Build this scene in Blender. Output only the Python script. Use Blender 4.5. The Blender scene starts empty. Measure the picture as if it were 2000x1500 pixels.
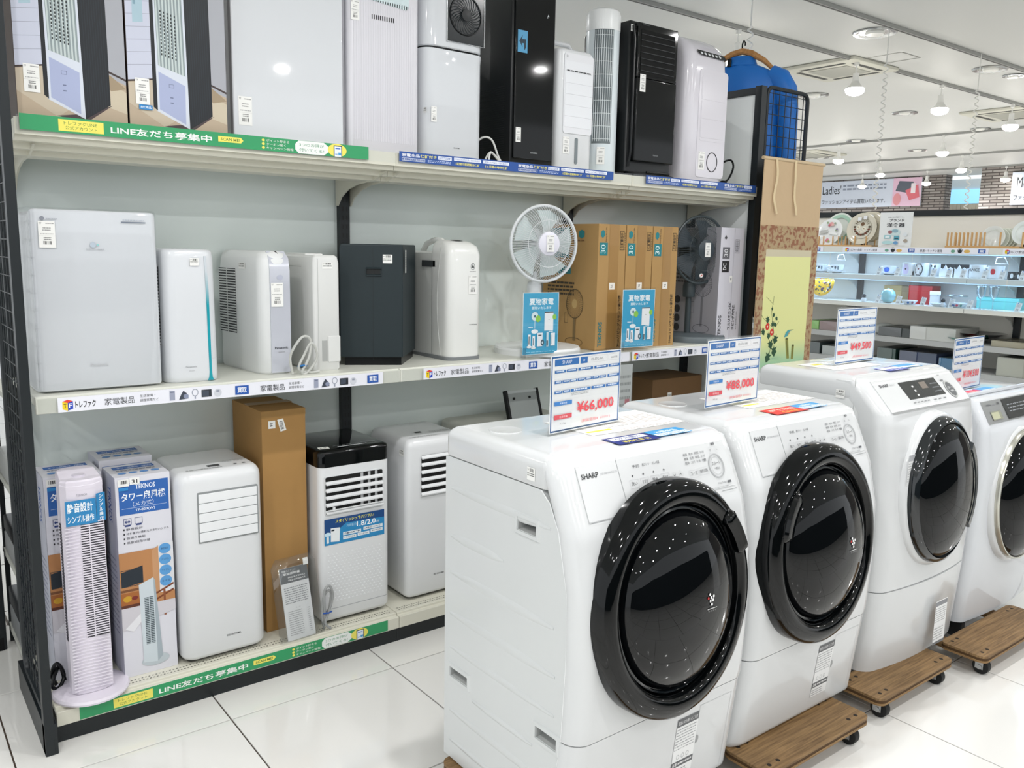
import bpy, bmesh, math, random, mathutils, mathutils.geometry
from mathutils import Vector, Matrix
random.seed(7)
S = bpy.context.scene
C = S.collection
PI = math.pi

# ---------------------------------------------------------------- camera
CAM = Vector((-.3842, -2.7263, 1.5361)); YAW, PITCH, ROLL, FPX = .6586, .158, .0202, 1660.8
fwd = Vector((math.sin(YAW)*math.cos(PITCH), math.cos(YAW)*math.cos(PITCH), -math.sin(PITCH)))
r0 = Vector((math.cos(YAW), -math.sin(YAW), 0)); u0 = r0.cross(fwd)
cr = math.cos(ROLL)*r0 + math.sin(ROLL)*u0; cu = -math.sin(ROLL)*r0 + math.cos(ROLL)*u0
cd = bpy.data.cameras.new('camera'); co = bpy.data.objects.new('camera', cd); C.objects.link(co)
co.matrix_world = Matrix(((cr.x, cu.x, -fwd.x, CAM.x), (cr.y, cu.y, -fwd.y, CAM.y), (cr.z, cu.z, -fwd.z, CAM.z), (0, 0, 0, 1)))
cd.sensor_width = 36; cd.lens = FPX/2000*36; cd.clip_start = .05; cd.clip_end = 100
S.camera = co
def at(px, py, ax, val):
    """photo pixel -> point of the plane <axis>=val of the shop"""
    d = fwd + cr*((px-1000)/FPX) - cu*((py-750)/FPX)
    i = 'xyz'.index(ax); return CAM + d*((val-CAM[i])/d[i])

# ---------------------------------------------------------------- world, lamps, exposure
w = bpy.data.worlds.new('world'); S.world = w; w.use_nodes = True
w.node_tree.nodes['Background'].inputs[0].default_value = (.93, .97, 1, 1)
w.node_tree.nodes['Background'].inputs[1].default_value = 1.02
S.view_settings.view_transform = 'Standard'; S.view_settings.look = 'None'
S.view_settings.exposure = 0.11; S.view_settings.gamma = 1; S.view_settings.use_curve_mapping = False
CEIL = 3.3
def shop_light(x, y, energy=30, size=.09, z=CEIL-.32):
    l = bpy.data.lights.new('track_and_fill_light', 'AREA'); l.shape = 'DISK'; l.size = size; l.energy = energy
    l.color = (1, .99, .985); l.spread = PI*.95
    o = bpy.data.objects.new('track_and_fill_light', l); C.objects.link(o); o.location = (x, y, z)
LR = [(x, y) for y in (-4.2, -2.7, -1.25) for x in (-2.2, -.6, 1.0, 2.6, 4.2)] + \
     [(6.0, -2.7), (6.0, -1.25), (7.7, -2.7)]
for x, y in LR: shop_light(x, y, 12 if x < 4 else 7)
for x in (-1.5, .5, 2.5, 4.5): shop_light(x, -5.3, 10)  # unseen row added to brighten the washer kick panels from the front
for x, y in [(3.4, 1.79), (5.3, 1.79), (7.0, 1.79), (8.6, 1.79), (4.3, .985)]: shop_light(x, y, 9)  # first and last are added to brighten the tableware panel; others match rail lamps
for x, y in [(-1.6, 1.7), (.2, 1.7), (2.0, 1.7)]: shop_light(x, y, 11)
for x, y in [(12.4, .5), (12.4, 3.4), (12.4, 6.4), (16.5, 2.4), (16.5, 5.5), (16.5, 8.5), (9, -2), (9.5, 5)]: shop_light(x, y, 60, .5)

# ---------------------------------------------------------------- materials
def lin(h):
    h = h.lstrip('#'); o = []
    for k in (0, 2, 4):
        c = int(h[k:k+2], 16)/255; o.append(c/12.92 if c <= .04045 else ((c+.055)/1.055)**2.4)
    return (*o, 1)
MC = {}
def M(col, rough=.5, metal=0, coat=0, noise=0, scale=30, bump=0, bscale=200, ior=1.5, name='surface'):
    k = (col, rough, metal, coat, noise, scale, bump, bscale, ior)
    if k in MC: return MC[k]
    m = bpy.data.materials.new(name+'_'+col.lstrip('#')); m.use_nodes = True; nt = m.node_tree
    b = nt.nodes['Principled BSDF']; c = lin(col)
    b.inputs['Base Color'].default_value = c; b.inputs['Roughness'].default_value = rough
    b.inputs['Metallic'].default_value = metal; b.inputs['Coat Weight'].default_value = coat
    b.inputs['Coat Roughness'].default_value = .03; b.inputs['IOR'].default_value = ior
    tc = nt.nodes.new('ShaderNodeTexCoord')
    if noise:
        n = nt.nodes.new('ShaderNodeTexNoise'); n.inputs['Scale'].default_value = scale; n.inputs['Detail'].default_value = 5
        nt.links.new(tc.outputs['Object'], n.inputs['Vector'])
        mx = nt.nodes.new('ShaderNodeMix'); mx.data_type = 'RGBA'
        mx.inputs[6].default_value = (*[v*(1-noise) for v in c[:3]], 1); mx.inputs[7].default_value = (*[min(1, v*(1+noise)) for v in c[:3]], 1)
        nt.links.new(n.outputs['Fac'], mx.inputs[0]); nt.links.new(mx.outputs[2], b.inputs['Base Color'])
    if bump:
        n = nt.nodes.new('ShaderNodeTexNoise'); n.inputs['Scale'].default_value = bscale
        nt.links.new(tc.outputs['Object'], n.inputs['Vector'])
        bp = nt.nodes.new('ShaderNodeBump'); bp.inputs['Strength'].default_value = bump; bp.inputs['Distance'].default_value = .002
        nt.links.new(n.outputs['Fac'], bp.inputs['Height']); nt.links.new(bp.outputs['Normal'], b.inputs['Normal'])
    MC[k] = m; return m
def emis(col, st, name='lamp_glow'):
    m = bpy.data.materials.new(name); m.use_nodes = True; b = m.node_tree.nodes['Principled BSDF']
    b.inputs['Base Color'].default_value = lin(col); b.inputs['Emission Color'].default_value = lin(col); b.inputs['Emission Strength'].default_value = st
    return m
def clear(name='clear_acrylic', tint=(.985, .99, .99, 1), refl=.05):
    m = bpy.data.materials.new(name); m.use_nodes = True; nt = m.node_tree
    t = nt.nodes.new('ShaderNodeBsdfTransparent'); t.inputs[0].default_value = tint
    g = nt.nodes.new('ShaderNodeBsdfGlossy'); g.inputs['Roughness'].default_value = .03
    x = nt.nodes.new('ShaderNodeMixShader'); x.inputs[0].default_value = refl
    nt.links.new(t.outputs[0], x.inputs[1]); nt.links.new(g.outputs[0], x.inputs[2])
    nt.links.new(x.outputs[0], nt.nodes['Material Output'].inputs['Surface']); return m
def wave_wood(name, a, b, scale, dist=4, rough=.6):
    m = bpy.data.materials.new(name); m.use_nodes = True; nt = m.node_tree; p = nt.nodes['Principled BSDF']
    tc = nt.nodes.new('ShaderNodeTexCoord'); mp = nt.nodes.new('ShaderNodeMapping'); mp.inputs['Scale'].default_value = scale
    n = nt.nodes.new('ShaderNodeTexNoise'); n.inputs['Scale'].default_value = 6; n.inputs['Detail'].default_value = 8; n.inputs['Distortion'].default_value = dist*.1
    r = nt.nodes.new('ShaderNodeValToRGB'); r.color_ramp.elements[0].position = .3; r.color_ramp.elements[1].position = .72
    r.color_ramp.elements[0].color = lin(a); r.color_ramp.elements[1].color = lin(b)
    nt.links.new(tc.outputs['Object'], mp.inputs[0]); nt.links.new(mp.outputs[0], n.inputs['Vector'])
    nt.links.new(n.outputs['Fac'], r.inputs[0]); nt.links.new(r.outputs[0], p.inputs['Base Color'])
    p.inputs['Roughness'].default_value = rough; return m
WHITE = M('#e2e4e6', .28, coat=.3, name='white_plastic'); WMAT = M('#dadddf', .45, name='white_plastic_matt')
GLOSSW = M('#d9dce0', .045, ior=1.42, coat=.15, name='glossy_white'); SHELL = M('#d5d7d8', .2, coat=.4, name='washer_enamel')
BLACK = M('#070a0c', .3, ior=1.35, name='black_plastic'); GBLACK = M('#040607', .06, ior=1.42, name='gloss_black'); BMET = M('#10181c', .42, name='black_steel')
CREAM = M('#dbd9ca', .4, name='cream_steel'); GREY = M('#8f9496', .5); DARK = M('#050606', .8, name='dark_gap')
PANEL = M('#e8f1ee', .16, coat=.25, name='back_panel'); CLEAR = clear(); STEEL = M('#b8babb', .25, metal=1, name='steel')
WPAPER = M('#f1f1ee', .6, name='paper'); CARD = M('#a8804a', .8, noise=.06, scale=14, name='cardboard'); CARD2 = M('#b08c58', .8, noise=.05, scale=12, name='cardboard')
GLASSK = M('#06080a', .02, ior=1.42, name='smoked_glass')

# ---------------------------------------------------------------- mesh builder
class MB:
    def __init__(s): s.v = []; s.f = []; s.m = []; s.mats = []
    def mi(s, m):
        if m not in s.mats: s.mats.append(m)
        return s.mats.index(m)
    def add(s, vs, fs, m):
        b = len(s.v); s.v += [tuple(v) for v in vs]; k = s.mi(m)
        for f in fs: s.f.append([b+i for i in f]); s.m.append(k)
        return s
    def box(s, x0, y0, z0, x1, y1, z1, m):
        return s.add([(x0, y0, z0), (x1, y0, z0), (x1, y1, z0), (x0, y1, z0), (x0, y0, z1), (x1, y0, z1), (x1, y1, z1), (x0, y1, z1)],
              [(0, 3, 2, 1), (4, 5, 6, 7), (0, 1, 5, 4), (1, 2, 6, 5), (2, 3, 7, 6), (3, 0, 4, 7)], m)
    def rings(s, rs, m, caps=True, loop=False):
        n = len(rs[0]); vs = [p for r in rs for p in r]; fs = []
        R = len(rs)
        for j in range(R if loop else R-1):
            k = (j+1) % R
            for i in range(n): a = i; b = (i+1) % n; fs.append((j*n+a, j*n+b, k*n+b, k*n+a))
        if caps and not loop: fs += [tuple(reversed(range(n))), tuple(range((R-1)*n, R*n))]
        return s.add(vs, fs, m)
    def tube(s, pts, r, m, n=8, closed=False):
        pts = [Vector(p) for p in pts]; rs = []; N = len(pts); up = None
        for i, p in enumerate(pts):
            if closed: t = pts[(i+1) % N]-pts[i-1]
            else: t = pts[min(i+1, N-1)]-pts[max(i-1, 0)]
            t.normalize()
            if up is None: up = Vector((0, 0, 1)) if abs(t.z) < .9 else Vector((1, 0, 0))
            a = up - t*up.dot(t)
            if a.length < 1e-4: a = Vector((0, 1, 0)) - t*t.y
            a.normalize(); b = t.cross(a); up = a
            rr = r[i] if isinstance(r, (list, tuple)) else r
            rs.append([p + a*rr*math.cos(k*2*PI/n) + b*rr*math.sin(k*2*PI/n) for k in range(n)])
        return s.rings(rs, m, True, closed)
    def cyl(s, p0, p1, r, m, n=16, r1=None): return s.tube([p0, p1], [r, r if r1 is None else r1], m, n)
    def lathe(s, prof, m, mat=Matrix(), n=32, sx=1, sy=1):
        """profile (r, h) around local z of mat"""
        rs = [[mat @ Vector((r*sx*math.cos(k*2*PI/n), r*sy*math.sin(k*2*PI/n), h)) for k in range(n)] for r, h in prof]
        return s.rings(rs, m)
    def prism(s, poly, a, b, ax, m):
        """poly of the two other axes in order, extruded along ax"""
        def v(p, t): return {'x': (t, p[0], p[1]), 'y': (p[0], t, p[1]), 'z': (p[0], p[1], t)}[ax]
        return s.rings([[v(p, a) for p in poly], [v(p, b) for p in poly]], m)
    def build(s, name, parent=None, bevel=0, seg=2, ang=35, label=None, recalc=True):
        me = bpy.data.meshes.new(name); me.from_pydata(s.v, [], s.f)
        for m in s.mats: me.materials.append(m)
        me.polygons.foreach_set('material_index', s.m)
        if recalc or bevel:
            bm = bmesh.new(); bm.from_mesh(me)
            if recalc: bmesh.ops.recalc_face_normals(bm, faces=bm.faces)
            if bevel:
                es = [e for e in bm.edges if len(e.link_faces) == 2 and e.calc_face_angle(0) > .5]
                bmesh.ops.bevel(bm, geom=es, offset=bevel, segments=seg, profile=.5, affect='EDGES', clamp_overlap=True)
            bm.to_mesh(me); bm.free()
        if ang:
            me.polygons.foreach_set('use_smooth', [True]*len(me.polygons)); me.set_sharp_from_angle(angle=math.radians(ang))
        o = link(me, name, parent, label)
        if ang and bevel:
            md = o.modifiers.new('weighted_normal', 'WEIGHTED_NORMAL'); md.keep_sharp = True; md.weight = 90
        return o
def link(me, name, parent=None, label=None, loc=None):
    o = bpy.data.objects.new(name, me); C.objects.link(o)
    if parent: o.parent = parent
    if loc: o.location = loc
    if label: o['label'] = label
    return o
def box(name, parent, x0, y0, z0, x1, y1, z1, m, bevel=0, seg=2, label=None):
    return MB().box(x0, y0, z0, x1, y1, z1, m).build(name, parent, bevel, seg, label=label)
def rrect(x0, y0, x1, y1, r, seg=5):
    p = []
    for cx, cy, a in ((x1-r, y0+r, -90), (x1-r, y1-r, 0), (x0+r, y1-r, 90), (x0+r, y0+r, 180)):
        for k in range(seg+1): t = math.radians(a+90*k/seg); p.append((cx+r*math.cos(t), cy+r*math.sin(t)))
    return p
def pillow(x0, y0, x1, y1, r, lv, seg=6):
    """stack of rounded rectangles; lv = (z, inset, shift_y=0)"""
    out = []
    for l in lv:
        z, i = l[0], l[1]; dy = l[2] if len(l) > 2 else 0
        out.append([(p[0], p[1]+dy, z) for p in rrect(x0+i, y0+i, x1-i, y1-i, max(.0015, r-i*.6), seg)])
    return out
def body(name, parent, x0, y0, z0, x1, y1, z1, r, m, top=.02, bot=.006, label=None, seg=6):
    lv = [(z0, bot), (z0+bot*.3, bot*.3), (z0+bot, 0)]
    for k in range(5): t = k/4*PI/2; lv.append((z1-top+top*math.sin(t), top*(1-math.cos(t))))
    return MB().rings(pillow(x0, y0, x1, y1, r, lv, seg), m).build(name, parent, label=label)
def thing(name, label, cat, loc=(0, 0, 0), rz=0, group=None):
    o = bpy.data.objects.new(name, None); C.objects.link(o); o.empty_display_size = .1
    o.location = loc; o.rotation_euler = (0, 0, rz); tag_(o, label, cat, group); return o
def tag_(o, label, cat, group=None):
    o['label'] = label; o['category'] = cat
    if group: o['group'] = group
    return o
def struct(o): o['kind'] = 'structure'; return o

# ---------------------------------------------------------------- flat print (lettering, labels) as coloured faces on a surface
TX = {}
def textmesh(s, bold):
    k = (s, bold)
    if k not in TX:
        c = bpy.data.curves.new('t', 'FONT'); c.body = s; c.resolution_u = 2 if len(s) < 12 else 1; c.offset = .018 if bold else 0
        o = bpy.data.objects.new('t', c); C.objects.link(o)
        me = bpy.data.meshes.new_from_object(o.evaluated_get(bpy.context.evaluated_depsgraph_get()))
        vs = [(v.co.x, v.co.y) for v in me.vertices]; fs = [tuple(p.vertices) for p in me.polygons]
        bpy.data.objects.remove(o); bpy.data.meshes.remove(me); bpy.data.curves.remove(c)
        if not vs: vs = [(0, 0), (1, 1)]
        x0 = min(v[0] for v in vs); x1 = max(v[0] for v in vs); y0 = min(v[1] for v in vs); y1 = max(v[1] for v in vs)
        TX[k] = ([((a-x0)/max(1e-6, x1-x0), (b-y0)/max(1e-6, y1-y0)) for a, b in vs], fs, (x1-x0)/max(1e-6, y1-y0))
    return TX[k]
FRONT = ((1, 0, 0), (0, 0, 1)); LEFT = ((0, -1, 0), (0, 0, 1)); TOP = ((1, 0, 0), (0, 1, 0)); FACEX = ((0, -1, 0), (0, 0, 1))
class Pr:
    def __init__(s, o, fr=FRONT, eps=.0004, W=1, H=1, lay=.00004, rough=.5):
        s.o = Vector(o); s.x = Vector(fr[0]).normalized(); s.y = Vector(fr[1]).normalized(); s.n = s.x.cross(s.y); s.e = eps; s.L = lay; s.mb = MB(); s.W = W; s.H = H; s.k = 0; s.r = rough; s.warp = None
    def pt(s, a, b):
        if s.warp: a = s.warp(a)
        return s.o + s.x*(a*s.W) + s.y*(b*s.H) + s.n*(s.e+s.k*s.L)
    def poly(s, pts, col, m=None): s.mb.add([s.pt(*p) for p in pts], [tuple(range(len(pts)))], m or M(col, s.r, name='ink')); s.k += 1; return s
    def rect(s, x, y, w, h, col, m=None): return s.poly([(x, y), (x+w, y), (x+w, y+h), (x, y+h)], col, m)
    def frame(s, x, y, w, h, t, col):
        tx, ty = t, t*s.W/s.H
        for a in ((x, y, w, ty), (x, y+h-ty, w, ty), (x, y, tx, h), (x+w-tx, y, tx, h)):
            s.rect(*a, col); s.k -= 1
        s.k += 1; return s
    def ell(s, cx, cy, rx, ry, col, n=20): return s.poly([(cx+rx*math.cos(i*2*PI/n), cy+ry*math.sin(i*2*PI/n)) for i in range(n)], col)
    def ring(s, cx, cy, rx, ry, t, col, n=28):
        a = [(cx+rx*math.cos(i*2*PI/n), cy+ry*math.sin(i*2*PI/n)) for i in range(n)]; b = [(cx+(rx-t)*math.cos(i*2*PI/n), cy+(ry-t*s.W/s.H)*math.sin(i*2*PI/n)) for i in range(n)]
        s.mb.add([s.pt(*p) for p in a+b], [(i, (i+1) % n, n+(i+1) % n, n+i) for i in range(n)], M(col, s.r, name='ink')); s.k += 1; return s
    def text(s, t, x, y, w, h, col, bold=0, rot=0):
        vs, fs, ar = textmesh(t, bold)
        if rot == 90: q = [(x+w-b*w, y+a*h) for a, b in vs]
        elif rot == -90: q = [(x+b*w, y+h-a*h) for a, b in vs]
        else: q = [(x+a*w, y+b*h) for a, b in vs]
        s.mb.add([s.pt(*p) for p in q], fs, M(col, s.r, name='ink')); s.k += 1; return s
    def bars(s, x, y, w, h, n, col='#333333'):
        rg = random.Random(n); t = 0
        ws = [rg.choice((1, 1, 2, 3)) for _ in range(2*n)]; T = sum(ws)
        for i, q in enumerate(ws):
            if i % 2 == 0: s.rect(x+t/T*w, y, q/T*w, h, col); s.k -= 1
            t += q
        s.k += 1; return s
    def lines(s, x, y, w, h, n, col='#777777', seed=1, duty=.5):
        """rows of tiny illegible print"""
        rg = random.Random(seed)
        for i in range(n):
            yy = y+h*(i+.25)/n; xx = x; 
            while xx < x+w*.97:
                L = w*rg.uniform(.04, .16); L = min(L, x+w-xx)
                s.rect(xx, yy, L, h/n*duty, col); s.k -= 1
                xx += L+w*.03
        s.k += 1; return s
    def build(s, name, parent=None, label=None): return s.mb.build(name, parent, ang=0, label=label, recalc=False)
def price_tag(parent, o, fr, w=.035, h=.062, rot=0, col='#f3f3ef', extra=None):
    p = Pr(o, fr, .0008, w, h)
    p.rect(0, 0, 1, 1, col, WPAPER); p.text('TF', .05, .88, .16, .07, '#666666'); p.lines(.45, .88, .5, .07, 1, '#888888', 3)
    p.lines(.25, .62, .5, .16, 2, '#999999', 5); p.lines(.1, .48, .8, .07, 1, '#aaaaaa', 7); p.rect(0, .44, 1, .006, '#bbbbbb')
    p.lines(.3, .28, .45, .13, 2, '#777777', 8); p.bars(.27, .12, .5, .13, 9)
    return p.build('price_tag', parent)
def stock_sticker(parent, o, fr, w=.03, h=.03):
    p = Pr(o, fr, .0008, w, h); p.rect(0, 0, 1, 1, '#f0f0ec', WPAPER); p.bars(.3, .66, .6, .26, 8); p.text('TF', .04, .7, .2, .14, '#333333')
    p.lines(.05, .3, .85, .3, 2, '#555555', 4); return p.build('stock_sticker', parent)
# ================================================================= FLOOR, CEILING, WALLS
TILE = M('#eae9e5', .09, noise=.02, scale=1.5, coat=.2, name='porcelain_tile')
floor = struct(MB().box(-6, -7, -.05, 19, 12, -.006, M('#4f4137', .8, name='grout')).build('floor', ang=0))
tm = MB().box(-.2975, -.2975, -.006, .2975, .2975, 0, TILE).build('tile', floor, bevel=.001, seg=1); tm.location = (.18, -.45, 0)
for i in range(-2, 7):
    for j in range(-3, 3):
        if (i, j) == (0, 0): continue
        o = tm.copy(); C.objects.link(o); o.parent = floor; o.location = (.18+.6*i, -.45+.6*j, 0)
fm = bpy.data.materials.new('far_tiles'); fm.use_nodes = True; nt = fm.node_tree; b = nt.nodes['Principled BSDF']; b.inputs['Roughness'].default_value = .12
tc = nt.nodes.new('ShaderNodeTexCoord'); br = nt.nodes.new('ShaderNodeTexBrick'); br.offset = 0; br.inputs['Scale'].default_value = 1
br.inputs['Color1'].default_value = br.inputs['Color2'].default_value = lin('#eae9e5'); br.inputs['Mortar'].default_value = lin('#4f4137')
br.inputs['Mortar Size'].default_value = .0045; br.inputs['Brick Width'].default_value = .6; br.inputs['Row Height'].default_value = .6
nt.links.new(tc.outputs['Object'], br.inputs['Vector']); nt.links.new(br.outputs['Color'], b.inputs['Base Color'])
ff = MB()
for a in ((-6, -7, -1.32, 12), (4.08, -7, 19, 12), (-1.32, 1.05, 4.08, 12), (-1.32, -7, 4.08, -2.55)): ff.box(a[0], a[1], -.006, a[2], a[3], 0, fm)
ff.build('tile_field', floor, ang=0)['kind'] = 'stuff'

CM = M('#cbccc9', .55, name='ceiling_paint')
ceil = struct(box('ceiling', None, -6, -7, CEIL, 19, 12, CEIL+.1, CM))
# grooves of the inspection hatch
h = Pr((7.034, 1.722, CEIL), ((1, 0, 0), (0, -1, 0)), .002, .33, .33); h.frame(0, 0, 1, 1, .035, '#77776f'); 
hm = h.build('inspection_hatch', None); tag_(hm, 'square inspection hatch outlined in the ceiling beside the nearest air conditioner', 'ceiling hatch')
def ac_unit(x, y, s, lab, rz=0):
    t = thing('ceiling_air_conditioner', lab, 'air conditioner', (x, y, CEIL), rz, 'ceiling air conditioners')
    m = M('#c9c8bb', .5)
    body('panel', t, -s/2, -s/2, -.035, s/2, s/2, -.001, .02, m, .01, .02)
    box('grille', t, -s*.26, -s*.26, -.042, s*.26, s*.26, -.03, M('#a5a59b', .6), .004)
    for k, (a, b, c, d) in enumerate(((-.3, -.40, .3, -.34), (-.3, .34, .3, .40), (-.40, -.3, -.34, .3), (.34, -.3, .40, .3))):
        box('air_slot', t, a*s, b*s, -.0365, c*s, d*s, -.034, M('#3c3d38', .7))
ac_unit(7.24, 2.12, .78, 'square ceiling air conditioner nearest the shelves, behind the first lamp rail')
ac_unit(11.0, 2.1, .9, 'ceiling air conditioner at the right edge of the photo, behind a lamp')
ac_unit(13.2, 6.4, .95, 'far ceiling air conditioner above the left banner')
def downlight(px, py, r, lab):
    p = at(px, py, 'z', CEIL)
    t = thing('downlight', lab, 'downlight', p, 0, 'recessed ceiling downlights')
    MB().lathe([(r, -.004), (r*.97, -.014), (r*.85, -.014), (r*.72, -.004), (r*.5, -.0035), (r*.2, -.003)], M('#b5b7b6', .2, metal=.8), Matrix.Translation((0, 0, 0)), 28).build('trim_ring', t)
    MB().lathe([(r*.45, -.004), (r*.4, -.02), (0.001, -.024)], M('#f4f4ee', .3), Matrix.Translation((0, 0, 0)), 16).build('bulb', t)
downlight(1709, 63, .17, 'recessed downlight with bright metal trim, largest and nearest')
downlight(1935, 134, .16, 'recessed downlight at the right, between the two long lamp rails')
downlight(1767, 220, .15, 'recessed downlight right of the coiled white cord, middle of the ceiling')
downlight(1590, 185, .16, 'recessed downlight just above the mesh panel of the shelf end')
downlight(1672, 274, .15, 'small recessed downlight above the far lamp rail, left')
downlight(1792, 293, .15, 'small recessed downlight below the far lamp rail, middle')
downlight(1980, 147, .1, 'tiny round ceiling fitting at the right edge')
downlight(1603, 307, .15, 'small recessed downlight low over the mesh panel')
downlight(1915, 251, .13, 'small recessed downlight above the far rail, right side')
# rails and spot lamps
RM = M('#9b9c98', .5); LM = M('#e8e8e4', .4); GLOW = emis('#fffaf2', 30)
def rail(a, b, lab, w=.035):
    a = Vector(a); b = Vector(b); d = (b-a); t = thing('lamp_rail', lab, 'track rail', (a.x, a.y, CEIL), math.atan2(d.y, d.x))
    L = d.length; box('rail_body', t, 0, -w/2, -.03, L, w/2, -.001, RM, .002); box('rail_slot', t, 0, -w*.2, -.0315, L, w*.2, -.03, M('#444542', .6))
rail((1.5, .985, 0), (14.5, .985, 0), 'long lamp rail along the ceiling, the right one of the two nearest')
rail((1.0, 1.79, 0), (14.0, 1.79, 0), 'long lamp rail along the ceiling behind the shelf unit, carrying the nearest lamps')
rail((12.26, -2, 0), (12.26, 9, 0), 'far lamp rail running across the ceiling')
rail((14.9, -1, 0), (14.9, 10, 0), 'farther lamp rail across the ceiling near the brick wall')
rail((17.2, 0, 0), (17.2, 11, 0), 'farthest lamp rail across the ceiling just before the brick wall')
lampm = None
def lamp(x, y, drop, r, lab):
    global lampm
    t = thing('track_lamp', lab, 'spot lamp', (x, y, CEIL-.03), 0, 'track lamps on the ceiling rails')
    if lampm is None:
        a = MB().cyl((0, 0, 0), (0, 0, -.035), .022, LM, 12).cyl((0, 0, -.03), (0, 0, -.12), .007, LM, 8).cyl((0, 0, -.10), (0, 0, -.18), .026, LM, 14, .03).build('lamp_holder', t)
        q = MB().lathe([(.03, -.17), (.045, -.20), (.074, -.228), (.08, -.240)], LM, n=20).build('reflector', t)
        g = MB().lathe([(.078, -.232), (.085, -.245), (.078, -.268), (.052, -.288), (.02, -.296), (.001, -.297)], GLOW, n=20).build('lamp_bulb', t); lampm = (a, q, g)
    else:
        for s in lampm: o = s.copy(); C.objects.link(o); o.parent = t
    return t
NEAR = ['track lamp right above the blue jacket', 'track lamp in front of the ceiling air conditioner, second of the near rail', 'third track lamp of the near rail, upper right', 'fourth track lamp of the near rail, at the right edge']
for k, (px, py) in enumerate(((1436, 52), (1669, 115), (1840, 160), (1980, 198))):
    p = at(px, py, 'z', CEIL); lamp(p.x, 1.79, 0, 0, NEAR[k])
for k, (px, py, X) in enumerate(((1640, 281, 12.26), (1844, 263, 12.26), (1520, 190, 12.26), (1720, 325, 14.9), (1879, 316, 14.9), (1685, 347, 17.2), (1811, 340, 17.2), (1966, 328, 17.2))):
    p = at(px, py, 'x', X)
    lamp(X, p.y, 0, 0, ('track lamp hanging from the far cross rail', 'track lamp on the cross rail near the brick wall')[k > 2] + ', ' + ('left one', 'right one', 'seen through the mesh panel', 'above the left banner', 'above the blinds', 'small, over the left banner', 'small, over the column gap', 'small, above the right banner')[k])

# far brick wall
bm_ = bpy.data.materials.new('brick_paper'); bm_.use_nodes = True; nt = bm_.node_tree; b = nt.nodes['Principled BSDF']; b.inputs['Roughness'].default_value = .8
tc = nt.nodes.new('ShaderNodeTexCoord'); mp = nt.nodes.new('ShaderNodeMapping'); mp.inputs['Rotation'].default_value = (PI/2, 0, PI/2)
br = nt.nodes.new('ShaderNodeTexBrick'); br.inputs['Scale'].default_value = 1; br.inputs['Color1'].default_value = lin('#aaa5a0'); br.inputs['Color2'].default_value = lin('#88807b')
br.inputs['Mortar'].default_value = lin('#57514e'); br.inputs['Mortar Size'].default_value = .011; br.inputs['Brick Width'].default_value = .26; br.inputs['Row Height'].default_value = .058
sx = nt.nodes.new('ShaderNodeSeparateXYZ'); cx = nt.nodes.new('ShaderNodeCombineXYZ')
ad = nt.nodes.new('ShaderNodeMath'); nt.links.new(tc.outputs['Object'], sx.inputs[0]); nt.links.new(sx.outputs['Y'], ad.inputs[0]); nt.links.new(sx.outputs['X'], ad.inputs[1])
nt.links.new(ad.outputs[0], cx.inputs['X']); nt.links.new(sx.outputs['Z'], cx.inputs['Y']); nt.links.new(cx.outputs[0], br.inputs['Vector'])
nt.links.new(br.outputs['Color'], b.inputs['Base Color'])
WX = 18.5
yl = at(1842, 400, 'x', WX).y; yr = at(1911, 400, 'x', WX-1).y
struct(box('wall_back', None, WX, yl, 0, WX+.3, 12, CEIL, bm_))
struct(box('wall_right', None, WX-1, -7, 0, WX+.3, yr, CEIL, bm_))
WHT = M('#dfe6e8', .6)
struct(box('wall_far', None, WX+2.5, -7, 0, WX+2.7, 12, CEIL, WHT))
wn = struct(box('window_1', None, WX+1.4, yr-.1, 0, WX+1.45, yl+1.3, CEIL, M('#d7e3e6', .5)))
a = at(1840, 376, 'x', WX+1.38); c = at(1910, 395, 'x', WX+1.38)
box('window_glass', wn, WX+1.36, yr-.1, c.z-.02, WX+1.39, yl+1.2, a.z+.05, emis('#8fcdf0', .9, 'daylit_glass'))
for k in range(22):
    y = yr + k*.085
    box('blind_slat', wn, WX+1.33, y, 0, WX+1.35, y+.078, c.z-.03, M('#d9d3bf', .7)) if y < yl+1.2 else None
def banner(px0, px1, X, zc, hh, big, sub, lab, deco):
    y0 = at(px0, 400, 'x', X-.06).y; y1 = at(px1, 400, 'x', X-.06).y; W = y0-y1
    t = thing('wall_banner', lab, 'banner', (X-.06, y0, zc))
    box('board', t, 0, -W, -hh/2, .04, 0, hh/2, M('#d4dcea', .4), .01)
    p = Pr((0, 0, -hh/2), FACEX, .004, W, hh, .002)
    p.text(big, .05 if deco else .16, .52, .19 if deco else .42, .32, '#2a3038', 0)
    if deco:
        p.lines(.26, .62, .42, .26, 2, '#8d96a6', 3); p.text(sub, .05, .14, .63, .16, '#3a4048')
        p.rect(.745, 0, .255, 1, '#e8c3d8'); p.poly([(.80, .9), (.93, .85), (.9, .45), (.77, .55)], '#5c6470'); p.ell(.79, .25, .035, .22, '#e39a9f'); p.poly([(.86, .55), (.97, .75), (.99, .3), (.9, .2)], '#e0717d'); p.rect(.91, .45, .04, .35, '#f3e9ee')
    else: p.text(sub, .1, .14, .8, .16, '#3a4048')
    p.build('lettering', t); return t
zc = (at(1597, 366, 'x', WX).z + at(1597, 397, 'x', WX).z)/2
banner(1596, 1797, WX, zc-.01, .62, "Ladies'", 'ファッションアイテム買取いたします。', "white banner reading Ladies' with pink fashion picture on the far brick wall", 1)
zc2 = (at(1975, 348, 'x', WX-1).z + at(1975, 386, 'x', WX-1).z)/2
banner(1971, 2040, WX-1, zc2-.02, .62, 'Men', 'ファッション', 'white banner starting with M at the right edge on the brick wall', 0)
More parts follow.
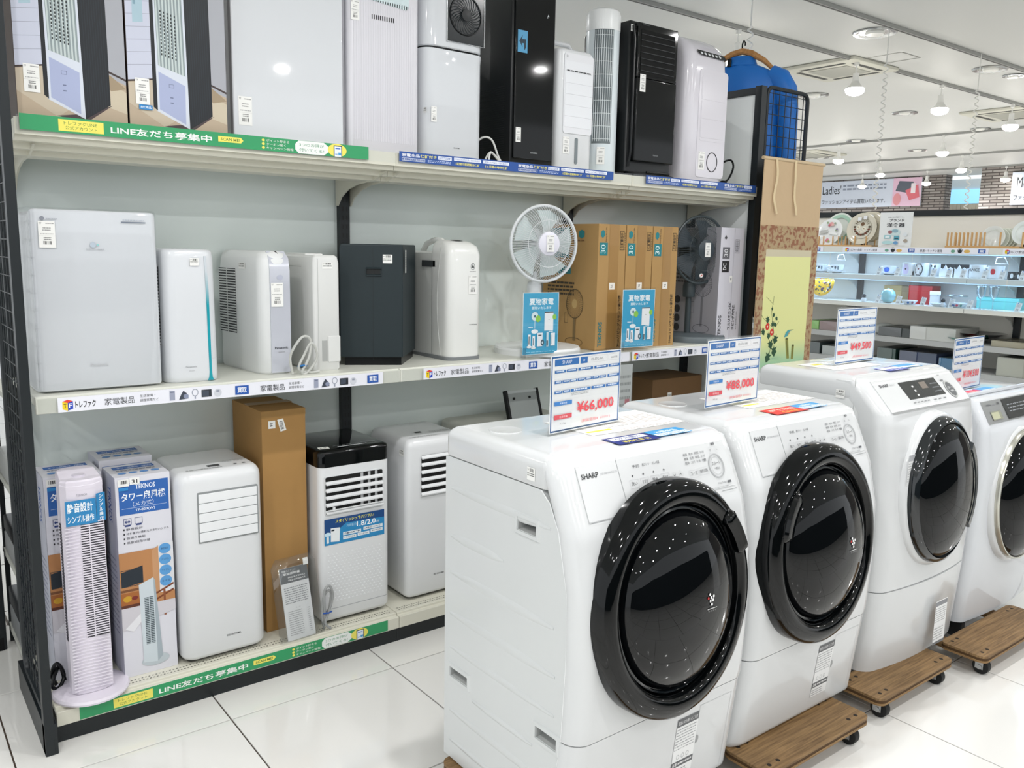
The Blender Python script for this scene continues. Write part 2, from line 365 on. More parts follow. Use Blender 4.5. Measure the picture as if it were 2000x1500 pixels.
# clothing racks far behind: dark coats on rails
def rack(px0, px1, X, zt, lab, cols):
    a = at(px0, 430, 'x', X); b = at(px1, 430, 'x', X)
    t = thing('clothes_rack', lab, 'clothes rack', (X, a.y, 0))
    L = a.y-b.y; MB().cyl((0, 0, zt), (0, -L, zt), .015, STEEL, 8).cyl((0, 0, 0), (0, 0, zt), .015, STEEL, 8).cyl((0, -L, 0), (0, -L, zt), .015, STEEL, 8).build('rail', t)
    n = int(L/.16)
    for k in range(n):
        y = -.08-k*.16; c = cols[k % len(cols)]
        MB().rings([[(-.03, y-.04, zt-1.0), (.4, y-.04, zt-1.0), (.4, y+.04, zt-1.0), (-.03, y+.04, zt-1.0)], [(0, y-.03, zt-.2), (.38, y-.03, zt-.2), (.38, y+.03, zt-.2), (0, y+.03, zt-.2)], [(.15, y-.02, zt-.05), (.24, y-.02, zt-.05), (.24, y+.02, zt-.05), (.15, y+.02, zt-.05)]], M(c, .8)).build('hanging_garment', t)
rack(1605, 1700, 14.2, at(1640, 416, 'x', 14.2).z, 'clothes rack with mixed garments behind the floral plates', ['#7a3a2a', '#35577f', '#9a8a70', '#3f6a5a', '#2c4a88'])
rack(1782, 1836, 14.2, at(1800, 424, 'x', 14.2).z, 'clothes rack with dark garments right of the tableware sign', ['#17191d', '#23262b', '#2c6a9a'])
rack(1922, 1990, 13.5, at(1950, 424, 'x', 13.5).z, 'clothes rack with black garments at the far right', ['#141518', '#1c1d22', '#802a2e'])

# plain dark wall added unseen behind the camera, darkens reflections in the glass doors
struct(box('added_dark_wall', None, -4, -6.0, 0, 9, -5.7, 1.6, M('#1d2224', .7, noise=.5, scale=2)))
# ================================================================= SHELVING UNIT
X0, X3 = 0.0, 3.3
BAY = [(0, 1.2), (1.2, 2.4), (2.4, 3.3)]
YB = .46
TT, MT, DT = 1.865, 1.087, .118
su = thing('shelving_unit', 'long cream steel shelving unit with black uprights and grey back panels holding the appliances', 'shelving unit', (0, 0, 0))
for a, b in BAY:
    box('back_panel', su, a+.012, YB+.006, .1, b-.012, YB+.02, 2.33, PANEL)
    box('base_kick', su, a, .03, 0, b-.001, .06, .068, BMET)
    # deck
    d = MB().prism([(.009, .062), (.03, .062), (.035, .10), (YB, .10), (YB, DT), (.03, DT), (.028, .108), (.009, .108)], a+.001, b-.001, 'x', CREAM).build('deck', su, .0015, 1, 20)
    p = Pr((a+.02, .035, DT), TOP, .0006)
    for yy in (.012, .028):
        for k in range(int((b-a)/.011)-3): p.rect(k*.011, yy, .005, .004, '#3c3b36'); p.k -= 1
    o = p.build('slot_row', d); o['kind'] = 'stuff'
    # middle shelf
    s = MB().prism([(0, 1.037), (.012, 1.037), (.014, 1.06), (.06, 1.06), (.07, 1.066), (YB, 1.066), (YB, MT), (.01, MT), (.008, 1.083), (0, 1.083)], a+.001, b-.001, 'x', M('#d9dad0', .35)).build('shelf', su, .0015, 1, 20)
    box('price_rail', s, a+.006, -.006, 1.039, b-.006, -.0015, 1.082, CLEAR)
    # top shelf with stepped underside
    s = MB().prism([(.03, 1.822), (.046, 1.822), (.048, 1.806), (.092, 1.806), (.094, 1.788), (.142, 1.788), (.144, 1.774), (.25, 1.774), (.262, 1.796), (YB, 1.796), (YB, TT), (.04, TT), (.038, 1.868), (.03, 1.868)], a+.001, b-.001, 'x', CREAM).build('shelf', su, 0, 1, 20)
    box('price_rail', s, a+.006, .022, 1.832, b-.006, .0285, 1.874, CLEAR)
    p = Pr((a+.02, .04, TT), TOP, .0006); 
bk = [(.455, 1.69), (.44, 1.69), (.41, 1.722), (.35, 1.75), (.27, 1.766), (.14, 1.774), (.06, 1.80), (.455, 1.81)]
mb_ = [(.455, .985), (.445, .985), (.40, 1.02), (.36, 1.05), (.36, 1.066), (.455, 1.066)]
for x in (1.2, 2.4, 3.3, 0.02):
    u = box('upright', su, x-.022, YB-.022, 0, x+.022, YB+.03, 2.34, BMET, .002)
    p = Pr((x-.011, YB-.022, .2), FRONT, .0006)
    for k in range(60): p.rect(0, k*.035, .006, .018, '#030405'); p.rect(.016, k*.035, .006, .018, '#030405'); p.k -= 2
    o = p.build('slot_row', u); o['kind'] = 'stuff'
    for dx in ((-.028, .028) if x < 3.2 and x > .5 else ((-.03,) if x > 3 else (.03,))):
        MB().prism(bk, x+dx-.003, x+dx+.003, 'x', CREAM).build('bracket', su, 0, ang=0)
    MB().prism(mb_, x+.022, x+.028, 'x', CREAM).build('bracket', su, 0, ang=0)
# left mesh end panel
MY0, MY1, MZ0, MZ1 = -.03, .98, .13, 2.6
def mesh_panel(parent, o, ud, L, z0, z1, pitch, r=.011, rc=.05, wr=.0022, nm='mesh_frame'):
    o = Vector(o); u = Vector(ud)
    pts = [o+u*q[0]+Vector((0, 0, q[1])) for q in rrect(0, z0, L, z1, rc, 4)]
    MB().tube(pts, r, BMET, 8, True).build(nm, parent)
    wm = MB().cyl((0, 0, z0), (0, 0, z1), wr, BMET, 6).build('mesh_wire', parent, ang=60).data
    first = C.objects[-1]; first.location = o + u*pitch
    k = 2
    while k*pitch < L-.01: link(wm, 'mesh_wire', parent, loc=o+u*(k*pitch)); k += 1
    hm_ = MB().tube([Vector((0, 0, 0)), u*L], wr, BMET, 6).build('mesh_wire', parent, ang=60); hm_.location = o+Vector((0, 0, z0+pitch))
    k = 2
    while z0+k*pitch < z1-.01: link(hm_.data, 'mesh_wire', parent, loc=o+Vector((0, 0, z0+k*pitch))); k += 1
mesh_panel(su, (-.028, MY0+.02, 0), (0, 1, 0), .36, MZ0, MZ1, .052)
box('end_post', su, -.040, -.036, 0, -.014, .0, 2.6, BMET, .002)
box('end_foot', su, -.04, -.035, 0, -.005, .47, .10, BMET, .002)
# right end panel with its black frame, and the mesh wing beyond it
ep = thing('end_partition', 'white partition panel in a black steel frame closing the right end of the shelving', 'partition', (3.312, .06, 0))
box('panel', ep, .005, .03, .05, .02, 1.2, 2.33, M('#eef2f1', .35))
box('front_post', ep, -.008, -.02, 0, .036, .02, 2.37, BMET, .002)
box('top_rail', ep, -.004, .0, 2.33, .03, 1.2, 2.365, BMET, .002)
box('rear_post', ep, -.004, 1.17, 0, .03, 1.2, 2.365, BMET, .002)
mw = thing('mesh_wing', 'black wire mesh panel with rounded corner beside the blue jacket', 'mesh panel', (3.362, .05, 0))
mesh_panel(mw, (0, 0, 0), (1, 0, 0), .35, 1.2, 2.37, .052, rc=.04)
# edge strips
def green_strip(Y, z, x0, x1, h, lab):
    W = x1-x0; t = thing('green_edge_strip', lab, 'edge strip', (x0, Y, z))
    p0 = MB().box(0, -.0008, 0, W, 0, h, M('#2f9a62', .35)).build('strip', t, ang=0)
    p = Pr((0, -.0008, 0), FRONT, .0003, W, h)
    p.warp = lambda f: (at(38+682*f, 240+80*f, 'y', .02).x-at(38, 240, 'y', .02).x)/(at(720, 320, 'y', .02).x-at(38, 240, 'y', .02).x)
    p.rect(.112, .12, .13, .74, '#f0e468'); p.text('トレファクLINE', .128, .52, .095, .24, '#3c7a3c'); p.text('公式アカウント', .131, .22, .092, .24, '#3c7a3c')
    p.text('LINE友だち募集中', .262, .22, .29, .5, '#f6f8f4', 1)
    p.poly([(.57, .35), (.635, .35), (.642, .55), (.635, .75), (.57, .75)], '#f0e468'); p.text('SCAN ME!', .577, .45, .055, .2, '#3c7a3c', 1)
    for k, s in enumerate(('キャンペーン情報', 'クーポン届く', 'ポイント貯まる')):
        p.ell(.699, .22+.27*k, .0045, .1, '#f0e468', 12); p.text(s, .708, .13+.27*k, (.077, .055, .065)[k], .19, '#f4f8f2')
    p.poly([(.8, .02), (.872, .02), (.885, .3), (.885, .7), (.872, .98), (.8, .98), (.79, .7), (.79, .3)], '#eef1ee'); p.text('3つのお得が', .802, .56, .07, .25, '#2f8a58'); p.text('付いてくる!', .802, .18, .07, .25, '#2f8a58')
    p.ell(.91, .5, .027, .5, '#f0e468'); p.rect(.9, .02, .024, .85, '#22303a'); p.rect(.9025, .02, .019, .78, '#e8eef6'); p.rect(.905, .6, .014, .08, '#3a6ac0'); p.rect(.913, .14, .008, .2, '#4aa0d8'); p.rect(.904, .14, .007, .1, '#9ab8d8')
    p.build('lettering', t)
green_strip(.0215, 1.834, at(38, 240, 'y', .02).x, at(720, 300, 'y', .02).x, .043, 'green advertising strip along the top shelf edge above the photo boxes')
green_strip(.0085, .066, at(156, 1400, 'y', .01).x, at(757, 1222, 'y', .01).x, .042, 'green advertising strip along the bottom deck edge near the floor')
def tf_strip(x0, x1, lab, segs, Y=-.0075, z=1.039, h=.043, word='家電製品', kitchen=False, parent_cat='edge strip', loc=None, fr=None, rz=0):
    W = x1-x0; t = thing('price_edge_strip', lab, parent_cat, loc or (x0, Y, z), rz)
    MB().box(0, -.0008, 0, W, 0, h, M('#e9eaf2', .35)).build('strip', t, ang=0)
    p = Pr((0, -.0008, 0), FRONT, .0003, 1, h)
    for kind, x in segs:
        if kind == 'logo':
            p.poly([(x, .2), (x+.014, .08), (x+.014, .62), (x, .72)], '#f0d020'); p.poly([(x+.014, .08), (x+.028, .2), (x+.028, .72), (x+.014, .62)], '#2a48b8'); p.poly([(x, .72), (x+.014, .62), (x+.028, .72), (x+.014, .84)], '#e04030')
            p.text('T', x+.003, .28, .008, .3, '#181818', 1); p.text('F', x+.017, .28, .008, .3, '#f5f5f5', 1); p.text('トレファク', x+.034, .2, .055, .5, '#181818', 1)
        elif kind == 'word':
            p.text(word, x, .22, .085 if not kitchen else .15, .5, '#3a3c40')
            if not kitchen: p.text('生活家電・', x+.1, .58, .045, .2, '#5a5c60'); p.text('調理家電など', x+.1, .26, .055, .2, '#5a5c60')
        elif kind == 'buy': p.rect(x, .15, .045, .68, '#2456a8'); p.text('買取', x+.007, .28, .031, .42, '#f4f6fa', 1)
        elif kind == 'icons':
            if kitchen:
                p.ell(x+.015, .45, .014, .28, '#6aa088'); p.ell(x+.06, .45, .014, .34, '#20262a'); p.ring(x+.06, .6, .016, .4, .002, '#20262a'); p.ell(x+.105, .45, .02, .3, '#d8b060')
            else:
                p.rect(x, .15, .016, .7, '#9aa0b4'); p.rect(x+.002, .72, .012, .06, '#5c6478'); p.poly([(x+.028, .15), (x+.058, .2), (x+.052, .6), (x+.042, .8), (x+.034, .5)], '#3c4250'); p.ell(x+.05, .38, .008, .18, '#8890a8')
                p.ring(x+.078, .6, .01, .27, .0016, '#7c8494'); p.rect(x+.076, .12, .004, .2, '#9aa0b0'); p.rect(x+.098, .2, .032, .55, '#282c34'); p.rect(x+.101, .27, .02, .4, '#404856')
                p.ell(x+.15, .45, .012, .3, '#cdd0d8'); p.rect(x+.145, .5, .01, .15, '#8a90a0')
    p.build('lettering', t)
def fx(px, py): return at(px, py, 'y', -.008).x
a = fx(113, 795)
tf_strip(a, fx(748, 735), 'white edge strip with logo under the air purifier and dehumidifiers', [('logo', .012), ('word', fx(204, 780)-a), ('icons', fx(331, 768)-a), ('buy', fx(459, 757)-a), ('word', fx(508, 752)-a), ('icons', fx(613, 744)-a), ('buy', fx(717, 735)-a)])
a = fx(827, 728)
tf_strip(a, 2.393, 'white edge strip with logo in front of the white standing fan', [('logo', .012), ('word', fx(880, 720)-a), ('icons', fx(955, 713)-a), ('buy', fx(1033, 708)-a), ('word', fx(1063, 705)-a), ('icons', fx(1120, 700)-a), ('buy', fx(1180, 700)-a)])
a = 2.41
tf_strip(a, 3.29, 'white edge strip with logo in front of the brown fan cartons and black fan', [('logo', .012), ('word', fx(1262, 690)-a), ('icons', fx(1317, 684)-a), ('buy', fx(1371, 680)-a), ('word', fx(1400, 680)-a)])
def blue_strip(x0, x1, lab, pats):
    W = x1-x0; t = thing('blue_edge_strip', lab, 'edge strip', (x0, .0205, 1.838))
    MB().box(0, -.0008, 0, W, 0, .036, M('#24509c', .35)).build('strip', t, ang=0)
    p = Pr((0, -.0008, 0), FRONT, .0003, 1, .036)
    def clipx(f, x, *a):
        if x < W-.03: f(x, *a)
    for x in pats:
        def A(x): p.text('家電全品', x, .52, .075, .33, '#f2f4fa', 1)
        def B(x): p.text('保証付き', x, .52, .07, .33, '#f0e880', 1)
        def Cc(x): p.rect(x, .5, .06, .36, '#e9edf8'); p.lines(x+.004, .56, .05, .24, 2, '#5a74b0', 2)
        def D(x): p.frame(x, .12, .098, .28, .0015, '#dfe6f4'); p.text('最大12ヵ月の動作保証', x+.006, .17, .086, .17, '#e8eefa')
        def E(x): p.lines(x, .12, .1, .28, 2, '#b8c8e8', 4)
        def F(x, s, s2): p.rect(x, .55, .125, .33, '#e9edf8'); p.text(s2, x+.006, .61, .113, .2, '#5a74b0'); p.text(s, x+.008, .12, .11, .28, '#f0e880', 1)
        clipx(A, x); clipx(B, x+.078); clipx(Cc, x+.155); clipx(D, x); clipx(E, x+.11)
        if x+.36 < W: F(x+.225, '1週間の初期動作保証', '税抜3,000円未満の電化製品は')
        if x+.5 < W: F(x+.36, '6ヶ月間の動作保証', '税抜3,000円以上の電化製品は')
    p.build('lettering', t)
a = at(780, 305, 'y', .02).x
blue_strip(a, at(1198, 345, 'y', .02).x, 'blue guarantee strip on the top shelf edge under the white and black purifiers', [.01, at(1012, 325, 'y', .02).x-a])
a = at(1262, 350, 'y', .02).x
blue_strip(a, at(1477, 368, 'y', .02).x, 'blue guarantee strip on the top shelf edge at the right end', [.01, at(1415, 360, 'y', .02).x-a])
# ================================================================= WASHING MACHINES
DZ = .09
def interp(prof, z):
    for (z0, y0), (z1, y1) in zip(prof, prof[1:]):
        if z <= z1: return y0+(y1-y0)*(z-z0)/max(1e-6, z1-z0)
    return prof[-1][1]
def shell(name, parent, W, prof, z0, z1, m, r=.05, bulge=0, n=None, topin=0, zs=None, back=.05, fade=9):
    """front shell whose front follows prof(z) and whose side edges are rounded"""
    cols = []
    for k in range(7): t = k/6*PI/2; cols.append((r*(1-math.cos(t)), r*(1-math.sin(t))))
    mid = [(r+(W-2*r)*k/10, 0) for k in range(1, 10)]
    cols = cols + mid + [(W-x, y) for x, y in reversed(cols)]
    zs = zs or sorted({z0, z1, *[z for z, y in prof if z0 < z < z1], *[z0+(z1-z0)*k/14 for k in range(1, 14)]})
    rows = []
    for z in zs:
        inx = 0 if topin == 0 or z < z1-topin else topin*(1-math.sqrt(max(0, 1-((z-(z1-topin))/topin)**2)))
        row = []
        for x, yo in cols:
            xx = W/2+(x-W/2)*(1-2*inx/W); b = -bulge*(1-(2*x/W-1)**2)*max(0, min(1, (fade-z)/.12))
            row.append((xx, interp(prof, z)+yo+b, z))
        ex = interp(prof, z)+r+.001
        row.append((W-.002-inx, ex+back, z)); row.append((.002+inx, ex+back, z)); rows.append(row)
    return MB().rings(rows, m).build(name, parent, ang=50)
def overlay(name, parent, prof, x0, x1, z0, z1, m, off=.0012, W=.64, bulge=0):
    """thin panel lying on the front, following its curve"""
    rows = []
    for k in range(9):
        z = z0+(z1-z0)*k/8
        f = []
        for i in range(7):
            x = x0+(x1-x0)*i/6; f.append((x, interp(prof, z)-off-bulge*(1-(2*x/W-1)**2), z))
        rows.append(f+[(x1, interp(prof, z)+.004, z), (x0, interp(prof, z)+.004, z)])
    return MB().rings(rows, m).build(name, parent, ang=50)
def ribs_and_grips(t, D, grips, ribs, m):
    for (y, z, L, dz, h) in ribs:      # long shallow stamped ribs of the side sheet: slanted bars with tapering ends
        a = Vector((.0045, y, z)); b = Vector((.0045, y-L, z+dz)); d = (b-a)
        rs = []
        for k in range(9):
            s = k/8; c = a+d*s; hh = h*(.3+.7*math.sin(PI*min(1, s*3)/2)) if s < .34 else h*(.3+.7*math.sin(PI*min(1, (1-s)*3)/2))
            rs.append([c+Vector((.001, 0, -hh)), c+Vector((-.0035, 0, -hh*.5)), c+Vector((-.0035, 0, hh*.5)), c+Vector((.001, 0, hh))])
        MB().rings(rs, m).build('side_rib', t, ang=60)
    for (y, z, w_, h_) in grips:       # recessed carrying grips with raised rim
        g = MB(); 
        o = [(y, z), (y-w_, z), (y-w_, z+h_), (y, z+h_)]; e = .011
        q = [(y+e, z-e), (y-w_-e, z-e), (y-w_-e, z+h_+e), (y+e, z+h_+e)]
        g.rings([[(.003, a, b) for a, b in q], [(-.0015, a*.9+.1*(y-w_/2), b*.9+.1*(z+h_/2)) for a, b in q], [(-.0015, a, b) for a, b in o], [(.0035, a, b) for a, b in o]], m, caps=False)
        r_ = g.build('carry_grip', t, ang=40)
        MB().rings([[(.0035, a, b) for a, b in o], [(.04, a, b) for a, b in [(y, z+.004), (y-w_+.004, z+.004), (y-w_+.004, z+h_*.75), (y, z+h_*.75)]]], M('#b9bbba', .6), caps=False).build('grip_pocket', r_, ang=0)
        box('pocket_floor', r_, .038, y-w_, z, .042, y, z+h_, M('#8d9090', .6))
def door(t, c, rx, rz, tilt, style, hang=None):
    mt = Matrix.Translation(c) @ Matrix.Rotation(-tilt, 4, 'X') @ Matrix.Rotation(PI/2, 4, 'X')
    k = rx
    if style == 'ring':
        MB().lathe([(k, -.02), (k, .012), (k*.985, .026), (k*.95, .037), (k*.88, .044), (k*.83, .042), (k*.80, .034), (k*.785, .014), (k*.78, 0), (k*.6, -.012)], GBLACK, mt, 72, 1, rz/rx).build('door_ring', t, ang=50)
        MB().lathe([(k*.782, .008), (k*.772, .02), (k*.755, .022), (k*.75, .012)], M('#1c2226', .12, coat=.4), mt, 72, 1, rz/rx).build('inner_bezel', t, ang=50)
        gl = MB().lathe([(k*.752, .006), (k*.735, .026), (k*.68, .045), (k*.58, .064), (k*.44, .080), (k*.28, .091), (k*.14, .096), (.0006, .0975)], GLASSK, mt, 72, 1, rz/rx).build('door_glass', t, ang=60, label='smoked domed glass window')
        a0, a1, rr = hang
        rs = []
        N = 16
        for i in range(N+1):
            a = math.radians(a0+(a1-a0)*i/N); s = min(1, min(i, N-i)/1.5)
            rr0 = k*(rr-.075*(.6+.4*s)); rr1 = k*(rr+.075*(.6+.4*s)); ca, sa = math.cos(a), math.sin(a)*rz/rx
            hh = .046+.012*s
            rs.append([mt @ Vector((rr0*ca, rr0*sa, .02)), mt @ Vector((rr0*ca, rr0*sa, hh-.006)), mt @ Vector(((rr0*.8+rr1*.2)*ca, (rr0*.8+rr1*.2)*sa, hh)), mt @ Vector(((rr0*.2+rr1*.8)*ca, (rr0*.2+rr1*.8)*sa, hh)), mt @ Vector((rr1*ca, rr1*sa, hh-.008)), mt @ Vector((rr1*ca, rr1*sa, .02))])
        MB().rings(rs, GBLACK).build('door_handle', t, ang=40)
    elif style == 'dome':
        MB().lathe([(k*1.07, -.03), (k*1.05, .002), (k*1.0, .012)], SHELL, mt, 72, 1, rz/rx).build('door_surround', t, ang=60)
        MB().lathe([(k, -.01), (k, .02), (k*.97, .038), (k*.92, .045), (k*.9, .03)], M('#14191c', .08, coat=.6), mt, 72, 1, rz/rx).build('door_ring', t, ang=50)
        MB().lathe([(k*.915, .03), (k*.90, .044), (k*.8, .06), (k*.6, .078), (k*.35, .09), (k*.15, .094), (.0006, .095)], GLASSK, mt, 72, 1, rz/rx).build('door_glass', t, ang=60, label='smoked domed glass window')
    else:
        MB().lathe([(k*1.05, -.03), (k*1.04, .0), (k*1.0, .01)], SHELL, mt, 72, 1, rz/rx).build('door_surround', t, ang=60)
        MB().lathe([(k, 0), (k, .02), (k*.985, .028), (k*.965, .028), (k*.95, .02)], M('#c9c8bd', .2, metal=.7), mt, 72, 1, rz/rx).build('door_ring', t, ang=50, label='champagne metal door ring')
        MB().lathe([(k*.955, .018), (k*.94, .03), (k*.8, .055), (k*.6, .075), (k*.35, .088), (k*.15, .092), (.0006, .093)], GLASSK, mt, 72, 1, rz/rx).build('door_glass', t, ang=60, label='smoked domed glass window')
    return mt
def top_deck(t, W, D, z0, z1, y0, m):
    H = z1-z0
    lv = [(z0, .002), (z0+.004, 0)] + [(z1-.03+.03*math.sin(a), .035*(1-math.cos(a))) for a in [k/6*PI/2 for k in range(7)]]
    return MB().rings(pillow(.001, y0, W-.001, D, .02, lv), m).build('top_cover', t, ang=50)
def washer(loc, label, H=.968, D=.56, hang=(18, 47, .87), extra='blue', dcx=.02):
    W = .64
    t = thing('washing_machine', label, 'washing machine', loc, 0, 'washing machines lined up on dollies')
    prof = [(0, .042), (.02, .030), (.29, .0), (.31, -.004), (.5, -.012), (.66, -.006), (.80, .026), (.955, .098), (H, .118)]
    kick = [(0, .045), (.012, .034), (.288, .002)]
    shell('kick_panel', t, W, kick, 0.0, .287, SHELL, back=.004)
    shell('front_panel', t, W, prof, .291, H-.002, SHELL, topin=.03, back=.004)
    # side sheet body
    poly = [(y, z) for z, y in [(.004, .10), (.29, .055), (.5, .045), (.66, .05), (.80, .085), (.86, .118), (.885, .15)]]
    SS = M('#d4d7d7', .3, coat=.2, name='side_sheet'); GR = [(.235, .765, .075, .034), (D-.035, .255, .085, .028), (.145, .255, .08, .032)]
    outer = [(D-.002, .004)] + poly + [(D-.002, .885)]
    bd = MB().prism(outer, .05, W-.003, 'x', SS)
    loops = [[Vector((0, a, b)) for a, b in outer]] + [[Vector((0, a, b)) for a, b in ((y-.001, z+.001), (y-w_+.001, z+.001), (y-w_+.001, z+h_-.001), (y-.001, z+h_-.001))] for y, z, w_, h_ in GR]
    flat = [v for l in loops for v in l]; bd.add([(.003, v.y, v.z) for v in flat], [tuple(f) for f in mathutils.geometry.tessellate_polygon(loops)], SS)
    n_ = len(outer); bd.add([(.003, a, b) for a, b in outer]+[(.05, a, b) for a, b in outer], [(i, (i+1) % n_, n_+(i+1) % n_, n_+i) for i in range(n_)], SS)
    bd.build('body', t, 0, 2, 25)
    MB().tube([(.002, y-.003, z) for y, z in poly], .0012, M('#f4f6f7', .3), 6).build('body_seam', t)
    top_deck(t, W, D, .888, H, .125, SHELL)
    box('drain_hose_cap', t, .05, D, .1, .1, D+.02, .16, WMAT, .004)
    # stamped ribs and grips on the left side
    ribs = [(D-.03, .80, .42, .0, .016), (D-.03, .665, .24, .0, .018), (D-.03, .56, .44, 0, .018), (D-.03, .44, .45, 0, .018), (D-.03, .34, .45, 0, .014), (D-.14, .225, .26, 0, .012), (D-.03, .15, .45, 0, .016), (D-.03, .06, .45, 0, .012)]
    ribs = [(a, b, c_, 0, e) for a, b, c_, d_, e in ribs]
    ribs_and_grips(t, D, GR, ribs, M('#d4d7d7', .3, coat=.2, name='side_sheet'))
    # detergent drawer, control panel
    overlay('detergent_drawer', t, prof, .055, .185, .825, .945, SHELL, .0016)
    overlay('control_panel', t, prof, .187, .588, .832, .945, SHELL, .0018)
    o = (0, interp(prof, .825)-.0022, .825); sl = (0, interp(prof, .945)-interp(prof, .825), .12)
    p = Pr(o, ((1, 0, 0), sl), .0004); K = '#4a4c50'; KL = '#9a9ca0'
    # thin joints round the drawer / panel
    for a in ((.054, -.002, .0012, .14), (.1855, -.002, .0012, .14)): p.rect(*a, '#b9bbbc')
    p.rect(.055, -.003, .12, .0014, '#8d9092'); p.rect(.53, -.001, .06, .0014, '#8d9092')
    p.text('SHARP', .065, .100, .055, .013, '#3c3e40', 1); p.text('JUST SIZE DRUM ES-S7G', .126, .102, .055, .006, KL)
    for k, s in enumerate(('洗い', 'すすぎ', '脱水', '乾かす')):
        x = .212+.037*k; p.frame(x, .056, .03, .021, .0008, '#c4c6c8'); p.text(s, x+.005, .062, .02, .010, K); p.ell(x+.015, .086, .0025, .0025, '#55575a', 10)
    p.poly([(.366, .07), (.371, .063), (.376, .07), (.371, .066)], K); p.poly([(.388, .063), (.393, .07), (.398, .063), (.393, .067)], K)
    for k in range(2): p.ring(.371+.022*k, .066, .009, .009, .0006, '#c4c6c8')
    for k, s in enumerate(('予約', '槽クリーン', 'おしゃれ着')): p.text(s, .232+.036*k, .104, .025, .008, K)
    for r in range(3):
        for k in range(4): p.text(('標準', '毛布', '時短', 'おいそぎ')[k] if r < 2 else ('乾燥', 'つけおき', '洗〜乾', '槽')[k], .420+.022*k, .108-.011*r, .016, .007, '#5c5e62')
    p.frame(.425, .050, .034, .02, .0008, '#c4c6c8'); p.text('コース', .430, .056, .024, .009, K); p.frame(.463, .052, .036, .02, .0008, '#c4c6c8'); p.text('運転切換', .466, .058, .030, .009, K)
    p.ring(.535, .068, .030, .033, .0035, '#a9abad'); p.ring(.535, .068, .022, .024, .001, '#a9abad'); p.text('スタート', .519, .070, .032, .010, K); p.text('一時停止', .523, .058, .024, .007, K)
    p.text('電源', .535, .124, .014, .007, K, 1); p.ring(.527, .111, .008, .009, .0006, '#c0c2c4'); p.ring(.552, .111, .008, .009, .0006, '#c0c2c4'); p.text('切', .524, .108, .006, .006, K); p.text('入', .549, .108, .006, .006, K); p.text('ふろ水', .534, .1, .016, .005, '#333', 1) if 0 else None
    p.text('7.0kg/3.5kg', .52, .018, .034, .006, '#777a7e'); p.rect(.56, .018, .014, .006, '#5c5e62'); p.text('プラズマクラスター洗濯機', .50, .009, .06, .004, '#8a8c90')
    p.build('control_lettering', t)
    mt = door(t, (W/2-dcx, -.008, .600), .269, .300, math.radians(4.5), 'ring', hang)
    e = mt @ Vector((.035, 0.01, .0965)); q = Pr(e, ((1, 0, 0), (0, .08, 1)), .002)
    for i, (a, b, c_) in enumerate(((-.006, .016, '#f2f2f2'), (-.012, .008, '#c03030'), (-.002, .008, '#f2f2f2'), (.007, .01, '#f2f2f2'), (-.005, .0, '#f2f2f2'), (.004, .001, '#f2f2f2'), (0, -.009, '#f2f2f2'))): q.ell(a, b, .0032, .004, c_, 8)
    q.rect(-.016, -.02, .034, .0015, '#d8d8d8'); q.text('プラズマ', -.014, -.027, .03, .004, '#9a9a9a'); q.build('glass_emblem', t)
    # kick: lint filter flap and care label
    fl = Pr((.46, interp(kick, .02)+.0, .02), ((1, 0, 0), (0, interp(kick, .27)-interp(kick, .02), .25)), .0006)
    fl.frame(-.005, .0, .13, .235, .0009, '#b8babb'); fl.ell(.0, .13, .009, .013, '#9c9e9f'); fl.build('filter_flap', t)
    lb = Pr((.37, interp(kick, .055), .055), ((1, 0, 0), (0, interp(kick, .27)-interp(kick, .055), .215)), .0012, .085, .185)
    lb.rect(0, 0, 1, 1, '#eceded'); lb.rect(0, .87, 1, .13, '#5f6164'); lb.text('取扱いのお願いとご注意', .05, .9, .9, .06, '#eeeeee'); lb.lines(.03, .47, .9, .38, 8, '#a2a4a6', 4, .35)
    for k in range(3): lb.ring(.25+.22*k, .35, .07, .04, .02, '#a8aaac', 12)
    lb.rect(0, .18, 1, .1, '#5f6164'); lb.text('注意', .05, .2, .2, .06, '#eeeeee', 1); lb.lines(.3, .2, .65, .06, 1, '#dddddd', 2); lb.lines(.03, .02, .7, .13, 3, '#a2a4a6', 6, .35); lb.build('care_label', t)
    # top: stickers
    z = H+.0002
    p = Pr((.04, .14, z), TOP, .0006)
    p.rect(.21, .10, .36, .20, '#f4f4f1'); p.rect(.22, .275, .16, .012, '#e6e04a'); p.rect(.22, .13, .09, .014, '#e6e04a')
    p.lines(.23, .15, .32, .10, 7, '#c9bdb8', 3, .3); p.lines(.33, .105, .22, .02, 2, '#b0a0a0', 9, .3)
    for k in range(4): p.rect(.25+.02*k, .26-.035*k, .12, .0015, '#5c5c60')
    p.build('instruction_sheet', t)
    p = Pr((.235, .125, z), TOP, .0014)
    if extra == 'blue':
        p.rect(0, 0, .15, .07, '#1a2f80'); p.poly([(.012, .036), (.138, .036), (.138, .062), (.012, .062)], '#f0f2f8'); p.text('6ヶ月間の', .03, .041, .09, .016, '#1a2f80', 1); p.text('動作保証付', .03, .008, .095, .02, '#f0e060', 1)
    else:
        p.rect(0, 0, .17, .07, '#e0342e'); p.text('標準使用年数', .02, .034, .13, .024, '#f8d8c8', 1); p.text('保証付き!', .05, .008, .08, .018, '#f0d050', 1)
    p.rect(.155, .012, .13, .062, '#3d9bd6'); p.text('お買得品', .18, .042, .08, .02, '#e8f4fa', 1); p.rect(.158, .016, .124, .022, '#eaf2f8'); p.lines(.165, .018, .11, .016, 2, '#7aa6cc', 3)
    p.build('guarantee_sticker', t)
    MB().lathe([(.045, 0), (.044, .002), (.041, .0015), (.001, .0012)], SHELL, Matrix.Translation((.10, D-.14, H)), 28).build('water_inlet_cap', t)
    stock_sticker(t, (.0006, .20, .90), LEFT, .03, .032)
